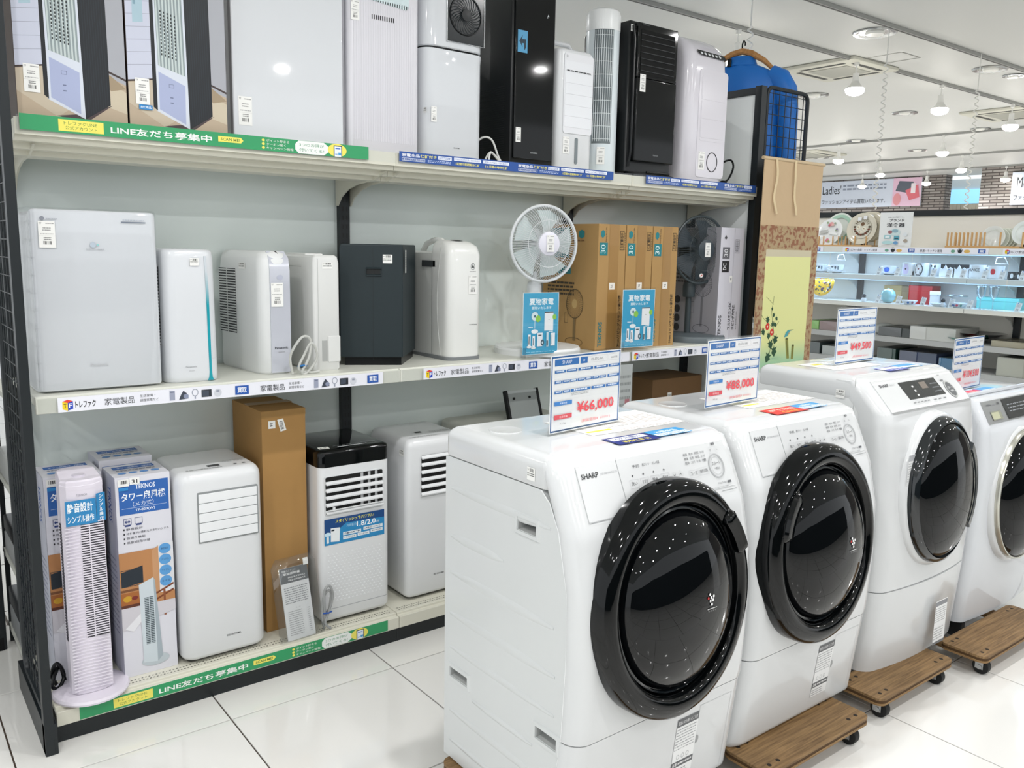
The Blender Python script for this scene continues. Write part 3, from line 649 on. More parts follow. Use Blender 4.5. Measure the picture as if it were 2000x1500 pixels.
    for x in (.06, W-.06):
        for y in (.1, D-.06): MB().cyl((x, y, -.0), (x, y, .01), .02, GREY, 12).build('foot', t)
    return t
m1 = washer((.86, -1.385, DZ), 'nearest white washing machine, black ringed door, under the 66,000 yen sign', extra='blue')
m2 = washer((1.548, -1.357, DZ), 'white black-doored washing machine with red top sticker, under the 88,000 yen sign', hang=(133, 168, .82), extra='red', dcx=.04)

# machine 3: taller with a sloping panel and display
t = thing('washing_machine', 'taller white washing machine with dark sloping display, under the 49,500 yen sign', 'washing machine', (2.305, -1.30, DZ), 0, 'washing machines lined up on dollies')
W = .65; D = .53; prof = [(0, .02), (.28, -.01), (.5, -.02), (.8, .0), (.915, .012), (.93, .022), (1.018, .105), (1.032, .125)]
shell('kick_panel', t, W, [(0, .012), (.31, -.012)], 0, .297, SHELL, bulge=.035)
shell('front_panel', t, W, prof, .30, 1.03, SHELL, bulge=.03, topin=.02, fade=.92)
MB().prism([(D, 0), (.10, 0), (.06, .3), (.07, .8), (.085, .92), (.16, 1.0), (D, 1.0)], .003, W-.003, 'x', M('#e4e6e6', .3, coat=.2)).build('body', t, .003, 2, 25)
top_deck(t, W, D, .96, 1.035, .13, SHELL)
box('side_seam', t, .0015, .13, .80, .0035, .132, 1.03, M('#c2c4c4', .5))
overlay('control_panel', t, prof, .045, .60, .925, 1.018, SHELL, .004, W)
b = .004
o = (0, .018-b, .926); p = Pr(o, ((1, 0, 0), (0, .083, .088)), .001)
p.rect(.05, -.008, .55, .005, '#8c8e8e')
p.text('SHARP', .075, .098, .06, .012, '#4a4c50', 1); p.text('ES-Z110', .142, .100, .03, .006, '#9a9ca0')
p.poly([(.205, .035), (.46, .035), (.455, .108), (.20, .108)], '#2b2d2e', M('#25282a', .1, coat=.5))
for k in range(3): p.rect(.27, .045+.018*k, .012, .007, '#c8cac8')
p.rect(.33, .07, .045, .028, '#6f665c'); p.rect(.315, .04, .001, .065, '#55585a'); p.rect(.395, .04, .001, .065, '#55585a'); p.lines(.40, .045, .05, .05, 3, '#6c7072', 5, .3)
for k in range(5): p.frame(.21+.024*k, .014, .02, .015, .0006, '#bcbec0'); p.lines(.213+.024*k, .017, .014, .008, 1, '#77797c', k)
for k in range(3): p.frame(.35+.034*k, .012, .028, .016, .0006, '#bcbec0'); p.lines(.353+.034*k, .016, .02, .008, 1, '#66686a', k+7)
p.ell(.515, .050, .030, .038, '#aeb0ae', 28); p.ell(.515, .050, .024, .031, '#55585a', 28); p.text('スタート', .496, .052, .038, .010, '#f0f0f0'); p.text('一時停止', .499, .038, .032, .008, '#e8e8e8')
p.text('電源', .49, .112, .014, .006, '#55575a'); p.ring(.482, .10, .008, .009, .0007, '#c4c6c8'); p.ring(.51, .10, .008, .009, .0007, '#c4c6c8'); p.rect(.485, .088, .02, .006, '#77797a')
p.build('control_lettering', t)
mt = door(t, (W/2-.03, -.035, .635), .215, .262, math.radians(3), 'dome')
MB().rings([[mt @ Vector((r_*math.cos(a), r_*math.sin(a)*1.18, h_)) for r_, h_ in ((.168, .050), (.168, .066), (.196, .060), (.200, .046))] for a in [math.radians(-42+84*k/16) for k in range(17)]], M('#3f4447', .25, coat=.5)).build('door_handle', t, ang=40)
lb = Pr((.075, -.036, .68), FRONT, .006, .08, .105); lb.rect(0, 0, 1, 1, '#eceded'); lb.rect(0, .8, 1, .2, '#b4b6ba'); lb.text('注意', .5, .85, .3, .1, '#55585c'); lb.lines(.03, .1, .55, .66, 8, '#b0b2b4', 4, .35); lb.ring(.75, .45, .13, .1, .03, '#a8aaac', 16); lb.build('caution_label', t)
lb = Pr((.345, -.050, .035), FRONT, .008, .085, .17); lb.rect(0, 0, 1, 1, '#eceded'); lb.rect(0, .88, 1, .1, '#8a8c90'); lb.lines(.03, .5, .9, .35, 7, '#a2a4a6', 4, .35); lb.lines(.03, .1, .8, .3, 5, '#a8aaac', 9, .4); lb.rect(0, 0, 1, .06, '#77797c'); lb.build('care_label', t)
lb = Pr((.555, -.022, .72), FRONT, .012, 1, 1); lb.ring(.03, .06, .018, .07, .0012, '#b8babb'); lb.text('ドア開', .018, -.035, .026, .008, '#77797c'); lb.build('door_button', t)
p = Pr((.1, .16, 1.0352), TOP, .0006); p.rect(.0, .10, .3, .17, '#f2f2ee'); p.rect(.04, .22, .07, .02, '#e6e04a'); p.lines(.02, .11, .26, .09, 6, '#c9c0bb', 3, .3)
p.build('instruction_sheet', t)
p = Pr((.25, .145, 1.0352), TOP, .0014); p.rect(0, 0, .15, .065, '#5a62b4'); p.rect(.01, .03, .13, .028, '#eef0f8'); p.text('保証付', .04, .006, .07, .018, '#e8e8f0', 1); p.rect(.14, .02, .14, .06, '#4da0d8'); p.rect(.145, .025, .13, .02, '#eaf2f8'); p.build('guarantee_sticker', t)
stock_sticker(t, (.0006, .20, .955), LEFT, .034, .03)

# machine 4: silver control strip, champagne ring
t = thing('washing_machine', 'white washing machine with silver control strip, under the 104,500 yen sign', 'washing machine', (3.01, -1.31, DZ), 0, 'washing machines lined up on dollies')
W = .62; D = .50; prof = [(0, .02), (.3, .0), (.6, -.01), (.78, -.005), (.81, .0), (.895, .045), (.905, .055)]
shell('front_panel', t, W, prof, 0, .904, GLOSSW, bulge=.02, r=.035, fade=.81)
MB().prism([(D, 0), (.07, 0), (.05, .4), (.06, .8), (.10, .89), (D, .89)], .003, W-.003, 'x', M('#e2e6ea', .3, coat=.2)).build('body', t, .003, 2, 25)
top_deck(t, W, D, .87, .908, .075, GLOSSW)
box('top_rim', t, .0, .09, .906, W, .1, .92, GLOSSW, .003)
SILV = M('#b4b6b6', .25, metal=.6, name='silver_panel')
overlay('control_strip', t, prof, .03, W-.03, .812, .893, SILV, .004, W)
o = (0, -.0043, .813); p = Pr(o, ((1, 0, 0), (0, .0455, .081)), .001)
p.text('AQUA', .06, .07, .035, .009, '#4a4c50', 1); p.lines(.10, .07, .04, .006, 1, '#8a8c90', 2); p.poly([(.20, .005), (.58, .005), (.58, .088), (.195, .088)], '#15181a', M('#111416', .06, coat=.6))
p.rect(.07, .012, .085, .035, '#8e907f'); p.rect(.075, .016, .06, .027, '#b9ba9c'); p.text('70', .15, .07, .02, .01, '#4a4c50', 1)
p.lines(.23, .03, .2, .04, 3, '#8c9094', 5, .3); p.build('control_lettering', t)
for a, b_ in (((.0015, .062, .70), (.003, .064, .88)), ((.0015, .064, .70), (.003, .13, .702))): box('side_seam', t, *a, *b_, M('#c2c6ca', .5))
door(t, (W/2, -.022, .50), .235, .27, math.radians(2), 'champ')
p = Pr((.14, .09, .9082), TOP, .0008); p.rect(-.07, .0, .17, .07, '#e8486a'); p.text('標準年数内', -.05, .03, .12, .025, '#f8c8c0', 1); p.rect(.1, .02, .13, .06, '#5aa6dc'); p.rect(.105, .025, .12, .02, '#e6eef6'); p.build('guarantee_sticker', t)
box('black_drain_block', t, -.004+.03, .02, -.07, .06, .10, 0.004, M('#101316', .4), .004)

# ---------------------------------------------------------------- price signs in acrylic holders
def price_sign(loc, rz, W, H, price, sub, brand, model, label, year='2022年製'):
    t = thing('price_sign', label, 'price sign', loc, rz, 'blue bordered price signs on the washing machines')
    box('acrylic_front', t, -.004, -.0022, -.004, W+.004, -.0006, H+.006, CLEAR)
    box('acrylic_back', t, -.004, .0022, -.006, W+.004, .0036, H+.006, CLEAR)
    box('acrylic_foot', t, -.004, -.001, -.006, W+.004, .075, -.0045, CLEAR)
    box('card', t, 0, -.0004, 0, W, .001, H, M('#f4f4f4', .5))
    p = Pr((0, -.0004, 0), FRONT, .0002, W, H, .00012); BL = '#2f6cae'
    p.frame(.008, .012, .984, .976, .014, '#2f69a8')
    p.rect(.05, .865, .33, .085, BL); p.text(brand, .15, .885, .13, .045, '#f2f4f8'); p.rect(.4, .865, .1, .085, BL); p.text('型番', .43, .893, .035, .022, '#e8ecf4')
    p.frame(.505, .865, .29, .085, .002, '#c8cacc'); p.text(model, .555, .888, .18, .036, '#9a9c9e'); p.frame(.81, .865, .16, .085, .002, '#c8cacc'); p.text(year, .84, .89, .1, .028, '#8a8c8e')
    def row(y, xs, h=.075):
        for i, (x, w) in enumerate(xs):
            p.rect(x, y, w, .036, BL); p.lines(x+w*.15, y+.008, w*.7, .02, 1, '#dfe8f2', i+3, .9); p.frame(x, y-h, w, h, .0012, '#d2d4d6'); p.k -= 3
        p.k += 3
    row(.775, [(.05, .145), (.21, .145), (.37, .21), (.6, .2), (.815, .16)]); row(.64, [(.05+.105*k, .095) for k in range(7)]+[(.79+.06-.05, .175)])
    row(.51, [(.05, .1), (.16, .1), (.27, .28), (.565, .2), (.78, .19)], .085)
    p.lines(.28, .46, .25, .04, 2, '#9a9c9e', 5, .3); p.text('乾燥', .24, .745, .03, .018, '#777')if 0 else None
    p.rect(.05, .355, .24, .052, '#3f7fc2'); p.text('洗濯容量', .12, .37, .1, .024, '#e8f0fa'); p.frame(.05, .25, .24, .1, .0012, '#d2d4d6')
    p.rect(.05, .175, .24, .06, '#d9555e'); p.text('乾燥容量', .12, .19, .11, .028, '#f8d8d8'); p.frame(.05, .07, .24, .1, .0012, '#d2d4d6'); p.text('3.5 kg', .125, .1, .08, .03, '#8a8c8e')
    p.text(price, .36, .20, .54, .165, '#e8505a', 1); p.text(sub, .43, .075, .42, .05, '#e88088')
    p.build('sign_print', t); return t
price_sign((1.008, -1.088, 1.064), math.radians(7), .285, .203, '¥66,000', '(税抜価格¥  60000 )', 'SHARP', 'ES-S7G-WL', 'blue bordered price sign reading 66,000 yen on the nearest washing machine')
price_sign((1.635, -1.075, 1.068), math.radians(4), .285, .206, '¥88,000', '(税抜価格¥  80000 )', 'SHARP', 'ES-S7H-WR', 'blue bordered price sign reading 88,000 yen on the second washing machine', '2023年製')
price_sign((2.50, -.965, 1.131), math.radians(3), .30, .207, '¥49,500', '(税抜価格¥ 45000 )', 'SHARP', 'ES-Z110-SL', 'blue bordered price sign reading 49,500 yen on the third washing machine', '2017年製')
price_sign((3.06, -1.14, 1.004), math.radians(3), .29, .213, '¥104,500', '(税抜価格¥ 95000 )', 'AQUA', 'AQW-DX12N', 'blue bordered price sign reading 104,500 yen on the rightmost washing machine', '2022年製')

# ---------------------------------------------------------------- wooden dollies
PLY = wave_wood('worn_plywood', '#644a2c', '#9a7b52', (1.3, 24, 10)); PLYE = wave_wood('plywood_edge', '#6a4c28', '#a8875a', (2, 2, 60))
def dolly(x0, y0, W, D, label):
    t = thing('wooden_dolly', label, 'dolly', (x0, y0, 0), 0, 'plywood dollies under the washing machines')
    z = DZ
    for k, y in enumerate((0, D-.17)):      # front and rear board
        MB().rings([[(a, b, zz) for a, b in rrect(0, y, W, y+.17, .028, 5)] for zz in (z-.026, z-.0258)] + [[(a, b, zz) for a, b in rrect(-.0, y, W, y+.17, .028, 5)] for zz in (z-.0182, z-.018)], PLYE, True).build('board_layer', t, ang=30)
        MB().rings([[(a, b, zz) for a, b in rrect(.001, y+.001, W-.001, y+.169, .028, 5)] for zz in (z-.018, z-.0085)], M('#4d3519', .8), True).build('board_layer', t, ang=30)
        MB().rings([[(a, b, zz) for a, b in rrect(0, y, W, y+.17, .028, 5)] for zz in (z-.0085, z-.001)] + [[(a, b, z-.0001) for a, b in rrect(.001, y+.001, W-.001, y+.169, .028, 5)]], PLY, True).build('board', t, ang=30)
        for x in (.06, W-.06):
            for dx in (-.02, .02):
                MB().lathe([(.007, 0), (.0065, .0005), (.001, .0005)], M('#231a10', .8), Matrix.Translation((x+dx, y+.03, z-.0002)), 12).build('bolt_hole', t)
                MB().lathe([(.007, 0), (.0065, .0005), (.001, .0005)], M('#231a10', .8), Matrix.Translation((x+dx, y+.14, z-.0002)), 12).build('bolt_hole', t)
    for x in (.05, W-.12): box('cross_bar', t, x, .09, z-.045, x+.07, D-.09, z-.0265, PLYE, .002)
    for x in (.06, W-.06):
        for y in (.035, D-.035):
            c = MB().cyl((x-.013, y, .030), (x+.013, y, .030), .030, M('#0c0d0e', .6), 24).build('wheel', t, .003, 2)
            f = MB().box(x-.020, y-.013, .022, x-.015, y+.016, z-.029, STEEL).box(x+.015, y-.013, .022, x+.020, y+.016, z-.029, STEEL).box(x-.022, y-.018, z-.030, x+.022, y+.020, z-.0265, STEEL).cyl((x-.023, y, .030), (x+.023, y, .030), .009, STEEL, 10).build('caster_fork', t)
    return t
dolly(.835, -1.41, .52, .56, 'worn plywood dolly under the nearest washing machine')
dolly(1.545, -1.452, .53, .60, 'worn plywood dolly under the second washing machine, its corner showing at the bottom')
dolly(2.19, -1.425, .50, .60, 'worn plywood dolly under the third washing machine, with black casters in view')
dolly(2.79, -1.49, .60, .64, 'worn plywood dolly under the fourth washing machine, scratched on top')
# ================================================================= TOP SHELF
Z = TT
def photo_carton(x0, x1, lab, blue):
    W = x1-x0; H = .51; t = thing('appliance_carton', lab, 'carton', (x0, .05, Z), 0, 'photo printed cartons at the left of the top shelf')
    box('carton_body', t, 0, 0, 0, W, .36, H, M('#4a3d36', .5), .002)
    p = Pr((0, 0, 0), FRONT, .0006, W, H, .00001)
    p.rect(0.004, 0.002, .992, .996, '#b9a790'); p.poly([(.004, .27), (.55, .33), (.55, .998), (.004, .998)], '#c9cddd')
    p.poly([(.6, .33), (.996, .24), (.996, .998), (.6, .998)], '#a9abb2'); p.poly([(.55, .33), (.62, .36), (.62, .998), (.55, .998)], '#cfd2dc')
    for k in range(9): p.poly([(.004, .36+k*.07), (.5, .40+k*.07), (.5, .403+k*.07), (.004, .363+k*.07)], '#9fa3b4'); p.k -= 1
    p.k += 1; p.poly([(.004, .268), (.5, .318), (.5, .326), (.004, .278)], '#3a2c28'); p.poly([(.62, .345), (.996, .262), (.996, .274), (.62, .357)], '#3a2c28')
    p.poly([(.004, .262), (.3, .30), (.62, .14), (.35, .03), (.004, .15)], '#c6b9a4'); p.poly([(.62, .14), (.85, .24), (.996, .2), (.996, .08)], '#cbbfa8'); p.poly([(.65, .33), (.85, .285), (.996, .22), (.85, .2)], '#a08e74')
    p.poly([(.34, .035), (.6, .01), (.86, .12), (.6, .06)], '#4a3c3e')
    p.poly([(.27, .12), (.6, .03), (.62, .05), (.62, .79), (.6, .83), (.25, .86)], '#d5dbe6'); p.poly([(.24, .14), (.28, .12), (.27, .86), (.235, .88)], '#0e1318')
    p.poly([(.6, .03), (.84, .12), (.83, .80), (.575, .84)], '#10171e')
    for k in range(9): p.poly([(.63+.023*k, .05+.0085*k), (.634+.023*k, .052+.0085*k), (.612+.0225*k, .83-.004*k), (.608+.0225*k, .83-.004*k)], '#1e2831'); p.k -= 1
    p.k += 1; p.poly([(.30, .38), (.57, .335), (.555, .77), (.285, .80)], '#8d9a9c')
    for k in range(8): p.poly([(.305+.033*k, .378-.0055*k), (.322+.033*k, .375-.0055*k), (.306+.033*k, .797-.003*k), (.29+.033*k, .80-.003*k)], '#c5d0cf'); p.k -= 1
    p.k += 1
    for i in range(5):
        for j in range(13): p.rect(.335+.035*i, .44+.02*j-.005*i, .012, .012, '#1c2426'); p.k -= 1
    p.k += 1; p.poly([(.30, .13), (.56, .055), (.565, .28), (.30, .345)], '#a9b2d2'); p.frame(.40, .26, .05, .02, .004, '#6a7290'); p.rect(.41, .2, .03, .006, '#6a7290'); p.rect(.41, .17, .03, .006, '#6a7290')
    p.poly([(.07, .60), (.17, .61), (.17, .75), (.07, .745)], '#a9c4d0'); p.poly([(.08, .7), (.105, .7), (.105, .735), (.08, .735)], '#7fa0b0'); p.text('REMOTE', .085, .62, .07, .012, '#5c7c8c') if 0 else None
    p.build('carton_print', t)
    price_tag(t, (.02, -.0018, .075), FRONT, .04, .075, col='#eeeeea')
    if blue: q = Pr((.028, -.0018, .060), FRONT, .0025, .038, .014); q.rect(0, 0, 1, 1, '#2a86c8'); q.text('未使用品', .1, .25, .8, .5, '#f0f6fa', 1); q.build('unused_sticker', t)
photo_carton(.014, .302, 'air cooler photo carton without blue sticker, left of the two', 0)
photo_carton(.306, .600, 'air cooler photo carton with a small blue sticker, right of the two', 1)

t = thing('air_purifier', 'plain white glossy purifier at the top shelf beside the photo cartons', 'air purifier', (.612, .08, Z))
body('body', t, 0, .03, 0, .405, .35, .75, .03, WMAT)
box('front_panel', t, .018, 0, .012, .408, .03, .74, GLOSSW, .006, 3)
price_tag(t, (.035, 0, .05), FRONT, .045, .09)

t = thing('air_purifier', 'white purifier with finely ribbed front and pale blue top label on the top shelf', 'air purifier', (1.026, .07, Z))
body('body', t, .0, .02, 0, .305, .33, .70, .05, M('#e6e5ea', .4), .03)
MB().rings(pillow(.012, 0, .296, .06, .02, [(.004, .004), (.01, 0), (.62, 0), (.66, .0, .02), (.68, .004, .045)]), M('#dddce2', .35)).build('front_panel', t)
rb = MB()
for k in range(26): rb.box(.03+.0095*k, -.0012, .04, .0335+.0095*k, .002, .52, M('#dad9df', .4))
o = rb.build('front_ribs', t, ang=0); o['kind'] = 'stuff'
for k in range(11): box('air_slot', t, .10+.0085*k, -.0012, .455, .1035+.0085*k, .001, .47, DARK)
p = Pr((.03, -.0, .505), FRONT, .0012, .22, .14); p.poly([(0, .12), (.95, 0), (1, .08), (1, 1), (0, 1)], '#cfdfe2'); p.lines(.4, .3, .5, .2, 2, '#5c6c74', 3, .3); p.lines(.1, .5, .8, .3, 2, '#66767c', 5, .3); p.build('film_label', t)
price_tag(t, (.02, -.0005, .44), FRONT, .032, .065)

t = thing('dehumidifier', 'white two piece tower with black fan opening on the top shelf', 'dehumidifier', (1.351, .08, Z))
MB().rings(pillow(0, 0, .272, .34, .045, [(0, .005), (.01, 0), (.37, .0), (.40, -.002), (.402, .004)]), GLOSSW).build('lower_body', t)
MB().rings(pillow(.002, .0, .270, .34, .045, [(.402, .006), (.408, .006)]), BLACK).build('dark_joint', t)
MB().rings(pillow(0, 0, .272, .34, .045, [(.408, .004), (.412, 0), (.68, .0), (.7, .02)]), GLOSSW).build('upper_body', t)
box('fan_recess', t, .098, -.0025, .435, .262, .0, .65, M('#11181d', .2, coat=.3), .004)
MB().tube([(.095, -.003, .432), (.265, -.003, .432), (.265, -.003, .652), (.095, -.003, .652)], .0022, STEEL, 6, True).build('chrome_frame', t)
c_ = Vector((.178, -.004, .535))
MB().tube([c_+Vector((.07*math.cos(a), 0, .07*math.sin(a))) for a in [k*PI/16 for k in range(32)]], .003, BLACK, 6, True).build('fan_rim', t)
fb = MB().lathe([(.022, 0), (.021, .006), (.001, .008)], M('#0b0f12', .4), Matrix.Translation(c_) @ Matrix.Rotation(PI/2, 4, 'X'), 20).build('fan_hub', t)
sp = MB()
for k in range(26):
    a0 = k*2*PI/26; sp.tube([c_+Vector((r_*math.cos(a0+(r_-.02)*14), -.004, r_*math.sin(a0+(r_-.02)*14))) for r_ in (.02, .032, .045, .058, .07)], .0011, M('#23292d', .3), 4)
o = sp.build('fan_guard_wires', t); o['kind'] = 'stuff'
MB().tube([(.04, .001, .41), (.23, -.0, .408)], .0015, STEEL, 6).build('trim_line', t)
price_tag(t, (.028, -.0008, .135), FRONT, .024, .055); stock_sticker(t, (.008, .02, .165), LEFT, .022, .02)
p = Pr((.13, 0, .045), FRONT, .0006); p.text('IRIS OHYAMA', 0, 0, .028, .0045, '#44464a', 1); p.build('lettering', t)

def cord(parent_or_none, pts, r, m, name='power_cord', lab=None, cat='cord', n=8, sub=4):
    """smooth cable through pts (Catmull-Rom)"""
    P = [Vector(p) for p in pts]; o = []
    for i in range(len(P)-1):
        a, b, c, d = P[max(i-1, 0)], P[i], P[i+1], P[min(i+2, len(P)-1)]
        for k in range(sub):
            s = k/sub; o.append(.5*((2*b)+(c-a)*s+(2*a-5*b+4*c-d)*s*s+(3*b-a-3*c+d)*s**3))
    o.append(P[-1]); ob = MB().tube(o, r, m, n).build(name, parent_or_none)
    if lab: tag_(ob, lab, cat)
    return ob
t = thing('air_purifier', 'tall glossy black purifier with blue arrow sticker on the top shelf', 'air purifier', (1.775, .11, Z))
MB().rings(pillow(0, .0, .228, .34, .008, [(0, .012), (.02, 0), (.72, 0), (.74, .01)]), M('#0c0f11', .35)).build('body', t)
box('front_glass', t, .012, -.010, .035, .216, .0, .70, GBLACK, .004, 3)
gr = MB()
for k in range(30): gr.box(-.0015, .04, .06+.009*k, .001, .24, .0625+.009*k, M('#171b1e', .4))
o = gr.build('side_vents', t); o['kind'] = 'stuff'
p = Pr((.022, -.010, .45), FRONT, .0006, .05, .085); p.rect(0, 0, 1, 1, '#4f9ac4'); p.poly([(.15, .5), (.5, .8), (.42, .6), (.85, .62), (.85, .25), (.68, .1), (.62, .42), (.4, .42), (.5, .22)], '#0b2a3c'); p.build('arrow_sticker', t, label='blue sticker with dark arrow')
p = Pr((.17, -.010, .60), FRONT, .0006, .014, .018); p.poly([(.1, .1), (.5, .9), (.9, .3), (.6, .5)], '#d8dcde'); p.poly([(.0, .0), (.4, .05), (.45, .2)], '#c8ccce'); p.build('tree_mark', t)
p = Pr((.05, -.010, .06), FRONT, .0006); p.text('DAIKIN', .05, 0, .035, .006, '#a8acae', 1); p.rect(.0, -.022, .15, .0006, '#3a3e40'); p.build('lettering', t)
price_tag(t, (.02, -.0102, .10), FRONT, .027, .058)
cord(None, [(1.62, .24, Z+.004), (1.63, .18, Z+.06), (1.655, .14, Z+.105), (1.69, .12, Z+.10), (1.715, .11, Z+.04), (1.73, .10, Z+.006)], .004, M('#d9dad6', .4), 'power_cord', 'white power cord arching beside the tall black purifier on the top shelf')
cord(None, [(1.64, .10, Z+.006), (1.66, .09, Z+.045), (1.69, .085, Z+.03), (1.71, .08, Z+.006), (1.68, .075, Z+.028), (1.65, .07, Z+.045), (1.64, .068, Z+.012)], .004, M('#d9dad6', .4), 'power_cord', 'coiled white power cord lying in front of the tall black purifier')

t = thing('air_cooler', 'small white cooler with carrying handle and louvred front on the top shelf', 'air cooler', (2.016, .10, Z))
body('body', t, 0, 0, 0, .205, .30, .505, .03, WHITE, .02)
rr_ = MB().rings([[(a, y, b) for a, b in rrect(.028, .16, .192, .485, .012, 4)] for y in (.002, -.004)], M('#e9eaee', .35)).build('louvre_panel', t)
for k in range(6): box('louvre', t, .033, -.0055, .185+.045*k, .187, -.0035, .228+.045*k, M('#eceef2', .3), .0008)
MB().rings([[(a, y, b) for a, b in rrect(.100, .035, .116, .145, .0078, 5)] for y in (.002, -.003)], M('#7c8488', .25)).build('level_window', t)
MB().tube([(.01, .12, .49), (.012, .12, .53), (.03, .12, .548), (.15, .12, .548), (.168, .12, .53), (.17, .12, .49)], .011, WHITE, 10).build('handle', t)
p = Pr((.04, -.005, .41), FRONT, .0022); p.lines(0, 0, .14, .008, 1, '#2a2c2e', 5); p.ring(.0, .06, .004, .005, .001, '#55585a'); p.build('lettering', t)
price_tag(t, (.032, -.001, .075), FRONT, .036, .07)

t = thing('tower_fan', 'tall white cylindrical tower fan standing on the top shelf beside the black heater', 'tower fan', (2.345, .19, Z), math.radians(-38))
MB().lathe([(.073, 0), (.074, .004), (.074, .50), (.074, .685), (.070, .702), (.056, .712), (.001, .714)], M('#dfe8ec', .3), n=40).build('body', t)
MB().lathe([(.0755, .625), (.076, .63), (.076, .692), (.071, .708), (.056, .717), (.001, .719)], M('#f0f2f2', .3), n=40).build('top_cap', t)
g = MB()
for k in range(9):
    a = -PI/2 + (k-4)*.13; g.box(-.0011, -.0011, .15, .0011, .0011, .62, M('#e6ecee', .4)); 
    for i in range(len(g.v)-8, len(g.v)): v = g.v[i]; g.v[i] = (v[0]+.0765*math.cos(a), v[1]+.0765*math.sin(a), v[2])
for k in range(9): g.tube([(.0765*math.cos(a), .0765*math.sin(a), .16+.055*k) for a in [-PI/2-.55+1.1*i/8 for i in range(9)]], .0013, M('#e6ecee', .4), 4)
o = g.build('grille', t); o['kind'] = 'stuff'
MB().rings([[(.0748*math.cos(a), .0748*math.sin(a), z) for z in (.14, .63)] + [(.06*math.cos(a), .06*math.sin(a), z) for z in (.63, .14)] for a in [-PI/2-.6+1.2*i/8 for i in range(9)]], M('#70797c', .6)).build('air_outlet', t)
price_tag(t, (-.018, -.075, .05), FRONT, .036, .075)

t = thing('heater', 'tall glossy black heater with horizontal louvres on the top shelf', 'heater', (2.437, .10, Z))
BH = M('#0b0f11', .3)
MB().rings(pillow(0, .015, .30, .32, .012, [(.02, .01), (.03, 0), (.66, 0), (.685, .012), (.69, .03)]), BH).build('body', t)
MB().rings(pillow(.0, -.03, .30, .34, .03, [(0, .004), (.004, 0), (.018, 0), (.03, .03)]), BH).build('base', t)
box('front_panel', t, .028, -.014, .075, .288, .015, .44, GBLACK, .006, 3)
box('front_frame', t, .028, -.012, .44, .288, .015, .675, GBLACK, .006, 3)
box('outlet', t, .045, -.0135, .455, .265, -.011, .645, M('#020303', .9))
for k in range(7): 
    s_ = box('louvre', t, .045, -.016, .468+.026*k, .265, -.0125, .4715+.026*k, M('#14191c', .35), .0005)
MB().tube([(.012, .005, .05), (.012, -.006, .12), (.012, -.006, .60), (.012, .005, .66)], .006, BH, 8).build('side_rail', t)
MB().tube([(.10, -.025, .028), (.25, -.025, .028)], .006, BH, 8).build('base_handle', t)
price_tag(t, (.045, -.0142, .38), FRONT, .036, .075); stock_sticker(t, (.002, -.0008+.014, .635), FRONT, .026, .03)
p = Pr((.15, -.014, .105), FRONT, .0006); p.text('Dainichi', 0, 0, .032, .006, '#8a8e90', 1); p.text('CARBON', -.10, .558, .04, .006, '#5a5e60'); p.build('lettering', t)

t = thing('air_cooler', 'rounded glossy white cooler with row of black framed buttons, right end of the top shelf', 'air cooler', (2.79, .07, Z))
PK = M('#dedbe2', .15, coat=.5)
prof_ = [(0, .014), (.01, .004), (.02, 0), (.52, 0), (.58, .006), (.63, .03), (.67, .075), (.69, .12), (.70, .17)]
rs = []
for z, y in prof_:
    rs.append([(q[0], q[1] if q[1] > .1 else y+q[1]*(1-y/.1) if y < .1 else y+q[1]*.1, z) for q in rrect(0 + y*.35, 0, .295-y*.35, .30, .055, 7)])
MB().rings(rs, PK).build('body', t, ang=60)
MB().rings([[(a, y, b) for a, b in rrect(.075, .03, .28, .53, .02, 5)] for y in (.004, -.003)], PK).build('front_panel', t)
MB().rings([[(a, y, b) for a, b in rrect(.09, .20, .265, .50, .014, 5)] for y in (.0, -.004)], PK).build('louvre_panel', t)
for k in range(3): box('louvre', t, .094, -.0052, .215+.088*k, .261, -.0035, .297+.088*k, PK, .0006)
q = Pr((.065, .022, .60), ((1, 0, 0), (0, .55, 1)), .012); q.poly([(0, .012), (.19, .006), (.2, -.002), (.195, -.022), (.02, -.014), (.004, -.006)], '#15191b')
for k in range(6): q.ell(.028+.026*k, -.004-.0006*k, .0085, .0075, '#dfe2e4', 10)
q.lines(.03, .022, .13, .016, 2, '#c4bfc8', 4, .3); q.build('button_strip', t)
MB().tube([(.19+.038*math.cos(a), -.004, .105+.045*math.sin(a)) for a in [k*PI/20 for k in range(40)]], .002, BLACK, 6, True).build('tank_ring', t)
price_tag(t, (.09, -.0032, .065), FRONT, .045, .085)
pc = at(1425, 352, 'y', .12)
t = cord(None, [(3.02, .16, Z+.006), (3.10, .15, Z+.03), (3.13, .13, Z+.11), (3.19, .12, Z+.135), (3.215, .12, Z+.10), (3.18, .12, Z+.04), (3.13, .12, Z+.018)], .005, BLACK, 'power_cord', 'black power cord standing in a loop at the right end of the top shelf')
MB().lathe([(.022, 0), (.02, .02), (.012, .028), (.001, .03)], BLACK, Matrix.Translation((3.14, .12, Z+.002)), 14).build('plug_head', t)

